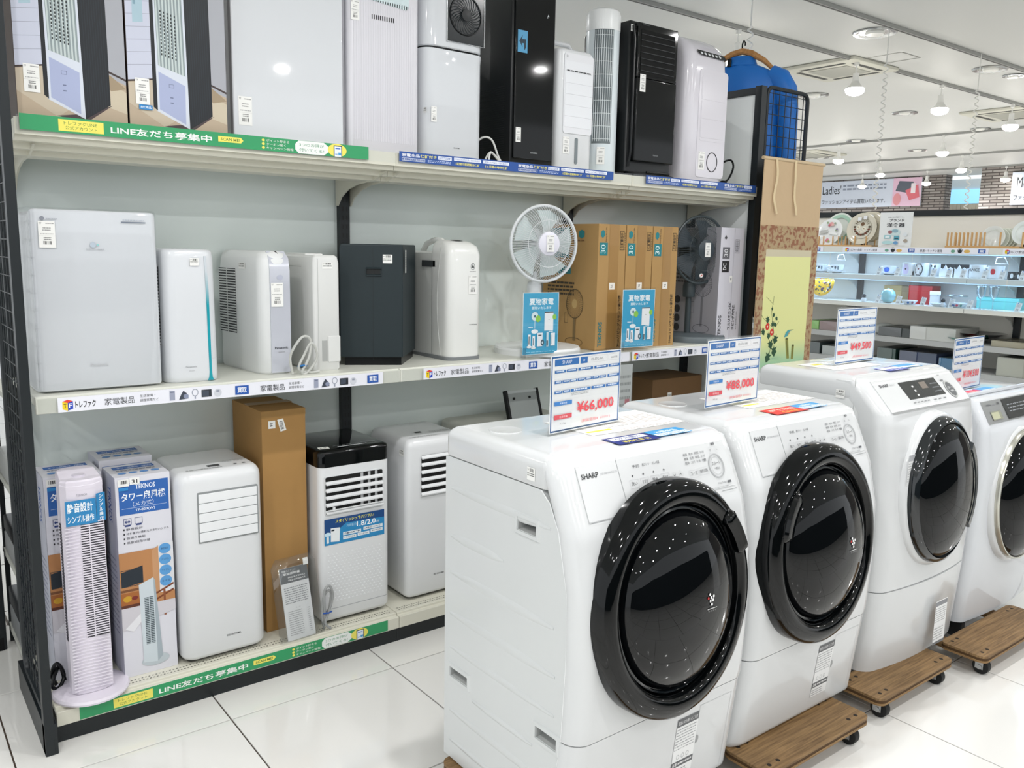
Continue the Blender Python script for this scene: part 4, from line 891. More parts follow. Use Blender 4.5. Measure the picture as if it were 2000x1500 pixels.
# ================================================================= MIDDLE SHELF
Z = MT
t = thing('air_purifier', 'big white purifier wrapped in clear film at the left end of the middle shelf', 'air purifier', (.02, .045, Z))
body('body', t, 0, .02, 0, .345, .27, .53, .035, M('#dfe2e4', .4), .02)
body('front_panel', t, .004, 0, .006, .347, .04, .535, .018, GLOSSW, .012)
MB().rings(pillow(-.003, -.003, .351, .275, .03, [(.012, .0), (.534, 0), (.540, .006)]), clear('thin_film', (.97, .975, .98, 1), .06)).build('plastic_wrap', t, label='clear plastic film wrap')
p = Pr((.0, .0, 0), FRONT, .0034); p.text('Panasonic', .14, .075, .05, .0075, '#b8babd', 1); p.ell(.035, .508, .006, .006, '#8a8e98'); p.lines(.045, .504, .03, .006, 1, '#b0b4bc', 2); p.rect(.245, .502, .07, .003, '#6a7484'); p.lines(.25, .508, .06, .004, 1, '#a8b0bc', 3)
p.ell(.165, .435, .008, .008, '#b4c0cc'); p.ell(.178, .435, .003, .003, '#8cc8c8'); p.lines(.145, .42, .05, .005, 1, '#a8acb2', 6); p.build('lettering', t)
price_tag(t, (.024, -.0034, .425), FRONT, .043, .075)

t = thing('dehumidifier', 'slim white dehumidifier with teal stripe on the middle shelf', 'dehumidifier', (.383, .06, Z))
BW = M('#dbdee2', .25, coat=.3)
rs = []
for z, ins in [(0, .006), (.004, .001), (.02, 0), (.40, .004), (.418, .006), (.424, .012), (.427, .025)]:
    rs.append([(q[0], q[1], z) for q in rrect(ins*.6, ins, .172-ins*.8, .30, .04, 8)])
MB().rings(rs, BW).build('body', t, ang=60)
st = bpy.data.materials.new('teal_fade'); st.use_nodes = True; nt = st.node_tree; b = nt.nodes['Principled BSDF']; tc = nt.nodes.new('ShaderNodeTexCoord'); sx = nt.nodes.new('ShaderNodeSeparateXYZ'); r = nt.nodes.new('ShaderNodeValToRGB')
r.color_ramp.elements[0].position = .25; r.color_ramp.elements[0].color = lin('#1f9cab'); r.color_ramp.elements[1].position = .36; r.color_ramp.elements[1].color = lin('#cfd6dc')
nt.links.new(tc.outputs['Object'], sx.inputs[0]); nt.links.new(sx.outputs['Z'], r.inputs[0]); nt.links.new(r.outputs[0], b.inputs['Base Color']); b.inputs['Roughness'].default_value = .2
MB().rings([[(x-w_, -.0015+.001, z), (x+w_, -.0015+.001, z), (x+w_, .006, z), (x-w_, .006, z)] for z, x, w_ in ((.003, .139, .010), (.012, .139, .006), (.03, .139, .004), (.30, .137, .0038), (.405, .133, .003))], st).build('stripe', t, label='teal stripe fading to white')
for k in range(1): pass
v = MB(); v.box(-.0012, .05, .12, .001, .15, .37, M('#2a2d2f', .6))
for k in range(24): v.box(-.003, .05, .125+.0102*k, .0, .15, .129+.0102*k, M('#d6d9dc', .4))
o = v.build('side_vents', t, ang=0); o['kind'] = 'stuff'
p = Pr((0, 0, 0), FRONT, .0008); p.text('Panasonic', .06, .048, .035, .006, '#b0b2b6', 1); p.lines(.07, .036, .018, .004, 1, '#c0c2c6', 2); p.rect(.145, .075, .027, .0006, '#b8bcc0'); p.build('lettering', t)
stock_sticker(t, (.085, .0, .375), FRONT, .028, .024)

t = thing('dehumidifier', 'white dehumidifier with large side vent and silver front strip on the middle shelf', 'dehumidifier', (.712, .088, Z), math.radians(5))
rs = []
W_, D_ = .122, .36
for z, i_, tp in [(0, .006, 0), (.01, 0, 0), (.36, 0, 0), (.395, .004, .0), (.415, .014, 0), (.424, .03, 0)]:
    rs.append([(q[0], q[1], z) for q in rrect(i_*.8, i_*.9, W_-i_*.6, D_, .045, 8)])
MB().rings(rs, M('#e2e4e4', .3, coat=.2)).build('body', t, ang=60)
SV = M('#c6c9d3', .22, coat=.4, metal=.1, name='silver_plastic')
MB().rings([[(.030, -.002, z), (.104, -.002, z), (.104, .01, z), (.030, .01, z)] for z in (.006, .30, .36)] + [[(.030, .006, .40), (.104, .006, .40), (.104, .02, .40), (.030, .02, .40)], [(.034, .03, .4245), (.100, .03, .4245), (.100, .05, .41), (.034, .05, .41)]], SV).build('front_strip', t, ang=40, label='silver front strip')
v = MB(); v.box(-.0012, .20, .13, .001, .335, .36, M('#303336', .6))
for k in range(24): v.box(-.003, .20, .134+.0095*k, .0, .335, .1385+.0095*k, M('#cfd1d0', .4))
v.box(-.0032, .266, .13, 0, .269, .36, M('#cfd1d0', .4))
o = v.build('side_vents', t, ang=0); o['kind'] = 'stuff'
p = Pr((0, 0, 0), FRONT, .0026); p.text('Panasonic', .042, .088, .05, .008, '#3a3c44', 1); p.lines(.055, .075, .025, .004, 1, '#88898c', 3); p.ell(.067, .335, .012, .009, '#b8bccc'); p.build('lettering', t)
price_tag(t, (.032, -.003, .235), FRONT, .045, .082); stock_sticker(t, (-.0006, .17, .36), LEFT, .05, .022)
t = thing('dehumidifier', 'plain off-white dehumidifier with tank at the front corner, next to the dark one', 'dehumidifier', (.900, .088, Z))
OW = M('#dddedc', .4)
MB().rings(pillow(0, 0, .102, .35, .014, [(0, .004), (.006, 0), (.385, 0), (.405, .004), (.412, .012)]), OW).build('body', t)
box('lid', t, .015, .10, .408, .085, .33, .417, OW, .004)
box('water_tank', t, .052, -.004, .03, .101, .02, .125, OW, .004)
box('tank_grip', t, .030, -.0012, .035, .050, .0, .11, M('#a9aba9', .6), .0004)
box('seam', t, .016, -.0008, .01, .0172, .0, .40, M('#b8bab8', .6))
box('side_seam', t, -.0008, .10, .37, 0, .33, .3715, M('#b8bab8', .6))
stock_sticker(t, (.034, 0, .365), FRONT, .04, .022)
gc = M('#c5c6c1', .4)
cd_ = cord(None, [(.80, .05, Z+.004), (.79, .045, Z+.06), (.80, .03, Z+.10), (.83, .025, Z+.135), (.86, .03, Z+.12), (.855, .035, Z+.06), (.83, .04, Z+.01), (.85, .045, Z+.005), (.885, .04, Z+.05), (.88, .035, Z+.09), (.86, .03, Z+.11), (.84, .04, Z+.07), (.82, .045, Z+.02), (.86, .05, Z+.005), (.90, .05, Z+.006)], .0045, gc, 'power_cord', 'grey power cord tied in loops in front of the off-white dehumidifier on the middle shelf')
MB().tube([(.818, .045, Z+.03), (.835, .032, Z+.034), (.85, .045, Z+.03), (.835, .052, Z+.028)], .003, M('#1f6fb0', .5), 6, True).build('blue_tie', cd_)

# dark purifier, turned so that a corner faces the aisle
t = thing('dehumidifier', 'dark green-black angular dehumidifier standing cornerwise on the middle shelf', 'dehumidifier', (1.255, .075, Z))
DG = M('#17262b', .5, name='dark_plastic')
o = (0, 0); q = [(0, 0), (.115, .155), (.10, .33), (-.10, .37), (-.20, .115)]
q = [(0, 0), (.185, .215), (.15, .35), (-.075, .35), (-.205, .114)]
MB().rings([[(a*s, b*s+.01*(1-s), z) for a, b in q] for z, s in ((.03, .97), (.034, 1), (.44, 1), (.45, .985), (.455, .95))], DG).build('body', t, .006, 3, 30)
MB().rings([[(a*.9, b*.9+.012, z) for a, b in q] for z in (0, .032)], BLACK).build('base', t)
ld = Vector((-.205, .114, 0)).normalized(); rd = Vector((.185, .215, 0)).normalized()
p = Pr((0, 0, 0), (tuple(-ld), (0, 0, 1)), .0008)
p.rect(-.112, .02, .0012, .42, '#0c1518'); 
p.rect(-.135, .34, .05, .026, '#04080a')
p.build('seam', t); 
hd = MB().tube([Vector((0, 0, .353))+ld*u+Vector((-.002, -.003, v)) for u, v in ((.08, -.013), (.135, -.013), (.135, .013), (.08, .013))], .0035, DG, 6, True).build('grip_rim', t)
p = Pr((0, 0, 0), (tuple(rd), (0, 0, 1)), .0008); p.rect(.004, .255, .27, .0012, '#0a1215'); p.build('tank_joint', t)
stock_sticker(t, Vector((-.065, .0362, .385)), (tuple(-ld), (0, 0, 1)), .035, .032)
q = Pr((0.008, .0, 0), (tuple(rd), (0, 0, 1)), .002); q.rect(.0, .35, .018, .085, '#eceae6'); q.lines(.002, .37, .014, .06, 7, '#88898a', 3, .4); q.build('price_tag', t)

t = thing('dehumidifier', 'white humped dehumidifier with carrying handle right of the dark one', 'dehumidifier', (1.47, .09, Z))
WH = M('#e4e5e2', .25, coat=.3)
rs = []
for z, y0_, i_ in [(.012, .0, .004), (.02, 0, 0), (.42, 0, 0), (.452, .01, .006), (.47, .04, .018), (.478, .07, .035)]:
    rs.append([(q[0], q[1], z) for q in rrect(0+i_, y0_, .165-i_, .15, .035, 7)])
MB().rings(rs, WH).build('front_hood', t, ang=60)
MB().rings(pillow(.004, .06, .158, .35, .02, [(.012, .002), (.425, .0), (.432, .008)]), M('#d8dad6', .35)).build('body', t)
MB().rings(pillow(-.002, -.004, .168, .352, .035, [(0, .002), (.014, .0)]), M('#7e8285', .5)).build('base', t)
MB().tube([(.08, .14, .455), (.08, .17, .475), (.08, .23, .478), (.08, .29, .462), (.08, .32, .43)], .012, WH, 10).build('handle', t)
box('side_grille', t, -.0, .10, .37, .003, .20, .395, M('#3a3e40', .6))
MB().tube([(-.0005, .055+.028*math.sin(k/10*PI), .02+.43*k/10) for k in range(11)], .0014, M('#c4c6c3', .4), 5).build('side_seam', t)
p = Pr((0, 0, 0), FRONT, .0008); p.ring(.115, .375, .010, .014, .002, '#8a8e90'); p.poly([(.115, .385), (.122, .37), (.108, .37)], '#55585a'); p.lines(.10, .353, .03, .004, 1, '#888888', 4); p.text('CORONA', .10, .14, .038, .005, '#77797b', 1); p.build('lettering', t)
price_tag(t, (.095, -.0006, .265), FRONT, .040, .075); stock_sticker(t, (.001, .10, .355), LEFT, .03, .03)
p = Pr((.05, .045, .4795), TOP, .0006); p.ell(.03, .02, .028, .03, '#c0c2c0'); p.lines(.01, .0, .04, .035, 3, '#77797a', 3, .3); p.build('control_dial', t)

# standing fans
def stand_fan(x, y, zc, R, tilt, m, guard, blade, hubm, lab, base_r, base_m, wires=84):
    t = thing('standing_fan', lab, 'standing fan', (x, y, Z), 0, 'standing fans on the middle shelf')
    MB().lathe([(base_r, 0), (base_r, .022), (base_r*.97, .030), (base_r*.5, .034), (.03, .036), (.001, .036)], base_m, n=48).build('base', t)
    MB().cyl((0, .03, .03), (0, .03, zc-Z-.12), .015, m, 14).build('pole', t)
    MB().lathe([(.03, 0), (.032, .01), (.032, .06), (.026, .075), (.001, .076)], m, Matrix.Translation((0, .03, zc-Z-.24)), 20).build('collar', t)
    MB().rings(pillow(-.032, -.0, .032, .10, .03, [(zc-Z-.07, .006), (zc-Z-.06, 0), (zc-Z+.05, 0), (zc-Z+.065, .012)]), m).build('motor_housing', t)
    mt = Matrix.Translation((0, -.03, zc-Z)) @ Matrix.Rotation(tilt, 4, 'Z') @ Matrix.Rotation(PI/2, 4, 'X')
    def ringp(r, h): return [mt @ Vector((r*math.cos(a), r*math.sin(a), h)) for a in [k*2*PI/48 for k in range(48)]]
    MB().tube(ringp(R, 0), .007, m, 8, True).build('guard_rim', t)
    for side, h0 in ((1, .045), (-1, -.07)):
        g = MB()
        for k in range(wires):
            a = k*2*PI/wires; c, s_ = math.cos(a), math.sin(a)
            g.tube([mt @ Vector((r_*R*c, r_*R*s_, h)) for r_, h in ((.30, h0), (.6, h0*.95), (.85, h0*.65), (1.0, 0))], .0009, guard, 4)
        g.tube(ringp(R*.62, h0*.94), .0012, guard, 4, True)
        o = g.build('front_guard' if side > 0 else 'rear_guard', t); o['kind'] = 'stuff'
    MB().lathe([(R*.32, .038), (R*.31, .047), (R*.22, .053), (.001, .055)], hubm, mt, 32).build('guard_badge', t)
    for k in range(5):
        a0 = k*2*PI/5; rs = []
        for j in range(7):
            r_ = R*(.15+.75*j/6); w0 = .36 if j else .2
            rs.append([mt @ Vector((r_*math.cos(a0+s_*w0*(1+.25*j/6)+.12*j/6), r_*math.sin(a0+s_*w0*(1+.25*j/6)+.12*j/6), -.012+.012*s_+dz)) for s_, dz in ((-1, 0), (0, .003), (1, 0), (1, -.0015), (0, .001), (-1, -.0015))])
        MB().rings(rs, blade).build('blade', t, ang=60)
    MB().lathe([(R*.16, -.03), (R*.16, .01), (R*.1, .02), (.001, .02)], m, mt, 24).build('blade_hub', t)
    price_tag(t, mt @ Vector((-.018, -.034, .056)), ((math.cos(tilt), math.sin(tilt), 0), (0, 0, 1)), .036, .07)
    return t, mt
fw = M('#dde1e4', .3)
stand_fan(1.985, .16, at(1062, 476, 'y', .13).z, .161, math.radians(-10), fw, M('#e4e7ea', .35), M('#c8d4d4', .2, coat=.2), M('#e8e7f2', .3), 'white standing fan behind the left blue poster', .19, M('#e8eaea', .25))
t2, _ = stand_fan(3.03, .18, at(1356, 488, 'y', .15).z, .168, math.radians(-8), M('#3c464a', .4), M('#4a5357', .4), M('#39434a', .3), M('#39434a', .3), 'dark grey standing fan in front of the grey fan carton', .17, M('#5c666b', .4))
q = Pr((-.06, -.095, at(1330, 538, 'y', .1).z-Z), ((.9, -.42, 0), (0, 0, 1)), .002); q.ell(0, 0, .010, .010, '#e8e4e0'); q.poly([(-.006, -.004), (.004, .006), (.006, .002), (-.002, -.006)], '#c84038'); q.build('round_sticker', t2)

# fan cartons
def carton_fan(x0, x1, lab, first):
    W = x1-x0; H = .565; t = thing('fan_carton', lab, 'carton', (x0, .065, Z), 0, 'brown fan cartons on the middle shelf')
    box('carton_body', t, .001, 0, 0, W-.001, .375, H, CARD2, .002)
    p = Pr((0, 0, 0), FRONT, .0008, W, H)
    p.rect(.40, .0, .34, 1.0, '#a07a42', M('#a27c46', .35, coat=.2, name='packing_tape'))
    p.poly([(.09, .905), (.16, .89), (.23, .91), (.23, .94), (.16, .955), (.09, .94)], '#1f7d84'); p.text('Simple Life', .26, .86, .05, .12, '#3c3222', rot=90)
    p.rect(.06, .755, .28, .1, '#1f7d84'); p.text('30', .10, .77, .16, .07, '#d8ecec', rot=90)
    p.frame(.78, .80, .14, .15, .012, '#3c3222'); p.text('保証書在中', .80, .815, .09, .12, '#3c3222', 1, rot=90); p.lines(.94, .8, .04, .14, 10, '#5c4c30', 4, .4)
    p.rect(.44, .485, .2, .055, '#eeeae2'); p.text('27', .49, .50, .09, .024, '#2a2a2a', 1)
    p.text('TEKNOS', .09, .03, .14, .2, '#1f7d84', 1, rot=90)
    p.text('30cmリビングリモコン扇風機', .78, .02, .11, .42, '#33291a', 1, rot=90); p.text('KI-1718', .93, .17, .045, .1, '#33291a', 1, rot=90)
    p.build('carton_print', t)
    if first:
        p = Pr((0, .375, 0), LEFT, .0008, .375, H)
        p.poly([(.66, .90), (.71, .885), (.76, .90), (.76, .94), (.71, .955), (.66, .94)], '#1f7d84'); p.text('Simple Life', .56, .86, .2, .016, '#6a3c22', 1); p.rect(.0, .73, .5, .24, '#1f7d84')
        p.rect(.28, .60, .25, .06, '#1f7d84'); p.lines(.1, .42, .5, .12, 4, '#3c3222', 3, .5)
        p.ring(.62, .36, .155, .12, .008, '#4c3c22'); p.ell(.62, .36, .05, .038, '#c0a068')
        for k in range(40): a = k*PI/20; p.poly([(.62+.05*math.cos(a), .36+.038*math.sin(a)), (.62+.15*math.cos(a), .36+.116*math.sin(a)), (.62+.15*math.cos(a+.03), .36+.116*math.sin(a+.03))], '#5c4a2a'); p.k -= 1
        p.k += 1; p.rect(.6, .06, .045, .18, '#7c643c'); p.ring(.62, .05, .16, .035, .006, '#4c3c22'); p.frame(.44, .2, .06, .08, .004, '#5c4a2a')
        p.build('side_print', t)
carton_fan(2.242, 2.415, 'brown fan carton on the middle shelf, leftmost of three, its printed side in view', 1)
carton_fan(2.417, 2.590, 'brown fan carton on the middle shelf, middle of three, behind the right blue poster', 0)
carton_fan(2.592, 2.765, 'brown fan carton on the middle shelf, rightmost of three', 0)
t = thing('fan_carton', 'light grey fan carton standing at the right end of the middle shelf', 'carton', (3.09, .07, Z))
GB = M('#b6b5bc', .6); box('carton_body', t, 0, 0, 0, .185, .36, .575, M('#d6d5de', .55), .002)
p = Pr((0, .36, 0), LEFT, .0008, .36, .575); p.rect(0, 0, 1, 1, '#a3a2a9'); p.rect(.62, .78, .2, .08, '#2c2d30'); p.text('DC', .66, .8, .12, .04, '#e0e0e0', 1); p.rect(.62, .68, .2, .08, '#3c3d40'); p.text('30', .67, .7, .1, .04, '#d0d0d0')
p.ring(.72, .50, .17, .115, .007, '#4c4c52')
for k in range(36): a = k*PI/18; p.poly([(.72+.05*math.cos(a), .5+.035*math.sin(a)), (.72+.16*math.cos(a), .5+.108*math.sin(a)), (.72+.16*math.cos(a+.04), .5+.108*math.sin(a+.04))], '#66666c'); p.k -= 1
p.k += 1; p.ell(.72, .5, .05, .035, '#77777c'); p.rect(.7, .12, .04, .27, '#7c7c82'); p.ring(.72, .10, .15, .04, .007, '#55555a'); p.frame(.5, .24, .08, .1, .004, '#55555a'); p.poly([(.66, .93), (.72, .91), (.78, .93), (.72, .95)], '#4c4c50')
for i in range(2):
    for j in range(4): p.ell(.12+.14*i, .35-.085*j, .055, .035, '#3c3c40')
p.lines(.05, .5, .4, .1, 3, '#55555a', 3, .5); p.build('side_print', t)
p = Pr((0, 0, 0), FRONT, .0008, .185, .575); p.rect(.10, .73, .3, .10, '#6c6c72'); p.text('30', .16, .745, .16, .07, '#f0f0f4', rot=90); p.rect(.10, .61, .3, .10, '#2c2c30'); p.text('DC', .14, .63, .14, .06, '#e8e8ec', 1, rot=90)
p.poly([(.14, .91), (.2, .895), (.26, .91), (.2, .935)], '#4c4c50'); p.frame(.62, .78, .18, .12, .01, '#6c6c72'); p.text('保証書在中', .645, .79, .12, .1, '#6c6c72', rot=90); p.rect(.45, .52, .12, .06, '#f2f2f0'); p.rect(.48, .54, .05, .02, '#9a9a9e')
p.text('TEKNOS', .06, .03, .13, .2, '#55555c', 1, rot=90); p.text('フルリモコンDC', .47, .1, .12, .25, '#1c1c20', 1, rot=90); p.text('リビング扇風機', .64, .1, .12, .22, '#1c1c20', 1, rot=90); p.text('KI-327DC(G)', .82, .1, .05, .16, '#3c3c40', rot=90)
p.rect(.57, 0, .01, 1, '#b8b8c0'); p.build('carton_print', t)
# blue posters clipped to the shelf edge
def poster(px, lab):
    c = [at(x, y, 'y', -.02) for x, y in px]; W = (c[1].x-c[0].x); H = c[0].z-c[2].z
    t = thing('summer_poster', lab, 'poster', (c[0].x, -.02, c[2].z), 0, 'blue posters clipped to the middle shelf edge')
    box('acrylic_sleeve', t, -.004, -.002, -.004, W+.004, -.0008, H+.008, CLEAR); box('card', t, 0, -.0006, 0, W, .0008, H, M('#e4f0f4', .4))
    box('clip', t, .004, -.006, -.012, .016, .014, .03, clear('clip_plastic', (.85, .87, .88, 1), .1), .001)
    p = Pr((0, -.0006, 0), FRONT, .00015, W, H, .0001)
    p.rect(.012, .008, .976, .984, '#3fa9d2'); p.text('夏物家電', .17, .80, .68, .11, '#f2f8fa', 1); p.text('買取いたします', .24, .73, .55, .045, '#dff0f6', 1)
    p.ell(.33, .62, .10, .075, '#d5e6ec'); p.ring(.33, .62, .10, .075, .006, '#5a8ca0'); p.ell(.33, .62, .03, .022, '#4c7080'); p.rect(.325, .42, .012, .13, '#e4eef2'); p.ell(.33, .375, .095, .035, '#eef2f4')
    p.ell(.42, .58, .07, .055, '#8fc850'); p.rect(.60, .38, .25, .31, '#eceff2'); p.rect(.60, .67, .25, .018, '#2c3238'); p.ell(.725, .56, .01, .008, '#333333', 8); p.ell(.88, .6, .055, .045, '#8fc850')
    p.rect(.15, .14, .07, .19, '#e8ecee'); p.rect(.165, .17, .025, .13, '#55616a'); p.ell(.185, .13, .07, .02, '#e0e4e6'); p.rect(.27, .12, .07, .18, '#e8ecee'); p.rect(.285, .15, .025, .12, '#7c8890'); p.ell(.3, .11, .06, .02, '#d8dcde')
    p.rect(.40, .13, .15, .22, '#dfe4ea'); p.rect(.43, .30, .09, .02, '#44505a'); p.ell(.55, .19, .05, .05, '#445a68'); p.ell(.55, .19, .02, .02, '#c0d0d8'); p.rect(.66, .12, .06, .24, '#c8d8e0'); p.rect(.665, .13, .04, .09, '#55626a'); p.rect(.78, .13, .12, .21, '#e4e8ec'); p.rect(.8, .15, .03, .16, '#b8c4cc')
    p.lines(.15, .43, .12, .03, 1, '#dff0f6', 3); p.lines(.72, .35, .12, .03, 1, '#dff0f6', 4); p.lines(.1, .03, .8, .03, 1, '#8fcbe2', 6, .4); p.build('poster_print', t)
poster(((1022, 572), (1092, 568), (1024, 694)), 'blue summer appliances poster in front of the white standing fan')
poster(((1217, 566), (1280, 562), (1216, 680)), 'blue summer appliances poster in front of the brown fan cartons')
# ================================================================= BOTTOM DECK
Z = DT
t = thing('tower_fan', 'white tower fan on a round base at the left end of the bottom deck', 'tower fan', (.115, .085, Z))
FW = M('#e3dde8', .35, name='lilac_white')
MB().lathe([(.112, 0), (.113, .006), (.108, .013), (.05, .017), (.001, .018)], FW, n=48).build('base', t)
rs = []
def towerring(z, s=1):
    return [(a*s, b*s, z) for a, b in [(-.060, -.035), (-.045, -.052), (-.01, -.058), (.03, -.055), (.058, -.040), (.062, -.02), (.055, .05), (.03, .065), (-.03, .065), (-.055, .05)]]
MB().rings([towerring(.018), towerring(.68), towerring(.697, .985), towerring(.702, .93)], FW).build('body', t, ang=25)
MB().rings([[(a*1.01, b*1.01, z+(b+.06)*.18) for a, b, _ in towerring(0)] for z in (.672, .684)] + [[(a*.93, b*.93, .692+(b+.06)*.22) for a, b, _ in towerring(0)]], FW).build('top_cap', t, ang=25)
MB().lathe([(.02, 0), (.018, .006), (.001, .007)], M('#d6d0dc', .4), Matrix.Translation((0, -.0, .702)), 20).build('control_dial', t)
a_, b_ = Vector((-.045, -.052, 0)), Vector((.03, -.055, 0))
box('grille_opening', t, -.012, -.0586, .20, .052, -.050, .565, M('#3a3840', .8))
v = MB()
for k in range(48):
    z = .205+.0077*k; v.box(-.014, -.0605, z, .024, -.0575, z+.0035, FW); v.box(.024, -.0595, z, .054, -.045, z+.0035, FW)
v.box(.010, -.061, .2, .013, -.057, .566, FW)
o = v.build('grille_slats', t, ang=0); o['kind'] = 'stuff'
v = MB()
for k in range(62): v.box(-.056, -.0578+.0, .03+.0105*k, -.014, -.0545, .033+.0105*k, FW) if .03+.0105*k < .57 else None
for k in range(16): v.box(-.014, -.0595, .03+.0105*k, .052, -.057, .033+.0105*k, FW)
o = v.build('front_ribs', t, ang=0); o['kind'] = 'stuff'
v = MB()
for k in range(40): v.box(-.0615, -.03, .19+.0095*k, -.0585, -.005, .1945+.0095*k, M('#4a4850', .7))
o = v.build('side_vents', t, ang=0); o['kind'] = 'stuff'
p = Pr((-.052, -.0605, .565), FRONT, .0012, .085, .078); p.rect(0, 0, 1, 1, '#2a84bc'); p.text('静音設計', .06, .52, .84, .38, '#f4f8fa', 1); p.text('シンプル操作', .06, .1, .86, .3, '#f4f8fa', 1); p.build('feature_label', t, label='blue feature label')
p = Pr((.034, -.0592, .565), ((.9, .4, 0), (0, 0, 1)), .0012, .03, .09); p.rect(0, 0, 1, 1, '#2a84bc')
for k, s in enumerate('作操ルプンシ'): p.text(s, .3, .05+.155*k, .45, .12, '#f4f8fa', 1)
p.build('feature_label', t, label='blue feature label')
p = Pr((-.02, -.0605, .655), FRONT, .0008); p.text('TEKNOS', 0, 0, .03, .006, '#9a98a4', 1); p.build('lettering', t)
cord(None, [(.03, .17, Z+.004), (.015, .15, Z+.05), (.03, .14, Z+.09), (.05, .15, Z+.04), (.03, .13, Z+.01), (.01, .12, Z+.03), (.04, .16, Z+.07), (.055, .17, Z+.01)], .006, BLACK, 'power_cord', 'black power cord heaped behind the white tower fan at the deck corner')

def tower_carton(x0, y0, lab, z1=.855, front=1):
    W = .168; H = z1-DT-.06; D = .165
    t = thing('tower_fan_carton', lab, 'carton', (x0, y0, Z), 0, 'printed tower fan cartons on the bottom deck')
    box('carton_body', t, 0, 0, 0, W, D, H, M('#dcdce4', .5), .0015)
    p = Pr((0, 0, H), TOP, .0006, W, D); p.rect(.12, .62, .76, .22, '#2a62ae'); p.text('タワー扇風機', .2, .67, .4, .1, '#e8eef8'); p.text('TEKNOS', .66, .67, .18, .08, '#e8eef8', 1)
    for k in range(4): p.ell(.2+.2*k, .28, .08, .07, '#5a8cc8'); p.k -= 1
    p.k += 1; p.lines(.15, .45, .7, .1, 2, '#6a7088', 4, .5); p.build('top_print', t)
    p = Pr((0, 0, 0), FRONT, .0006, W, H)
    p.rect(.06, .815, .9, .155, '#2a62ae'); p.text('TEKNOS', .22, .945, .5, .024, '#2a62ae', 1) if 0 else None
    p.text('TEKNOS', .36, .935, .36, .024, '#e8eef8', 1); p.text('タワー扇風機', .10, .88, .80, .042, '#f2f5fa', 1); p.text('（メカ式）', .3, .851, .38, .024, '#e0e8f4'); p.rect(.1, .845, .82, .0015, '#c8d8ee'); p.text('TF-823(W)', .34, .824, .36, .015, '#e8eef8', 1)
    for k in range(2): p.frame(.12+.2*k, .765, .14, .032, .008, '#2a3c78'); p.rect(.14+.2*k, .758, .10, .008, '#2a3c78')
    p.poly([(.14, .781), (.17, .79), (.17, .784), (.21, .784), (.21, .79), (.24, .781), (.21, .772), (.21, .778), (.17, .778), (.17, .772)], '#2a3c78')
    for k, s in enumerate(('静音設計', '持ち運びに便利な大きなハンドル', '首振り機能', '風量3段階切替')): p.ell(.12, .744-.022*k, .014, .005, '#22242c', 10); p.text(s, .16, .738-.022*k, (.3, .78, .34, .42)[k], .012, '#3c3e48')
    # printed room with the fan standing in it
    p.rect(.0, .355, 1.0, .275, '#b98252'); p.rect(.70, .40, .30, .25, '#dfe0e4'); p.poly([(.6, .62), (.72, .64), (.72, .40), (.6, .42)], '#c4946a'); p.rect(.0, .435, .42, .012, '#7a4c2c'); p.poly([(.02, .46), (.42, .47), (.42, .555), (.02, .535)], '#1c2630'); p.frame(.02, .46, .4, .085, .012, '#2a3038'); p.rect(0, .37, .4, .06, '#a4622c'); p.ell(.12, .40, .08, .015, '#c89a28'); p.ell(.25, .40, .06, .01, '#7a2820'); p.rect(0, .355, .5, .015, '#5a2c18')
    p.poly([(.6, .40), (.98, .44), (.98, .43), (.6, .39)], '#7a3c1c'); p.poly([(.6, .37), (.98, .41), (.98, .40), (.6, .36)], '#7a3c1c'); p.poly([(.78, .42), (.82, .42), (.82, .28), (.78, .28)], '#8c5030')
    p.poly([(0, .355), (1, .355), (1, .30), (.5, .27), (.0, .24)], '#cfccd2'); p.poly([(.05, .25), (.5, .35), (.6, .35), (.2, .23)], '#e6e6ea')
    p.ell(.58, .062, .26, .028, '#bcc6cc'); p.poly([(.36, .06), (.62, .05), (.72, .075), (.63, .47), (.60, .485), (.33, .46)], '#ccd6dc'); p.poly([(.62, .05), (.72, .075), (.63, .47), (.60, .485)], '#a4b0b8')
    p.rect(.42, .15, .17, .24, '#46525a')
    for k in range(26): p.rect(.42, .152+.0092*k, .17, .004, '#b4c0c6'); p.k -= 1
    p.k += 1; p.rect(.5, .15, .012, .24, '#c4ced4')
    for k, s in enumerate(('強・中・弱', 'ワイドに', 'ハンドル', '静音設計')): p.ell(.84, .455+.055*k, .115, .026, '#5a9cd4'); p.text(s, .77, .45+.055*k, .14, .011, '#12305c')
    if front: 
        p.rect(.05, .955, .2, .035, '#efefec'); p.bars(.09, .968, .15, .016, 6); p.rect(.26, .96, .18, .034, '#f0f0ee'); p.text('31', .30, .966, .1, .018, '#222222', 1); p.rect(.06, .935, .17, .015, '#2a86c8')
    p.build('carton_print', t)
    p = Pr((0, D, 0), LEFT, .0006, D, H); p.rect(0, 0, 1, 1, '#c6c8d4'); p.text('TEKNOS', .4, .76, .26, .18, '#3c5ca0', 1, rot=-90); p.lines(.1, .2, .7, .4, 14, '#8488a0', 4, .3); p.build('side_print', t)
tower_carton(.218, .09, 'tower fan carton with a room picture, right of the tower fan')
tower_carton(.212, .275, 'tower fan carton standing behind the front printed one, only its top in view', .872, 0)
tower_carton(.035, .20, 'tower fan carton partly hidden behind the white tower fan', .858)
tower_carton(.03, .37-.0, 'rearmost tower fan carton at the left end, only its top edge in view', .872, 0) if 0 else None

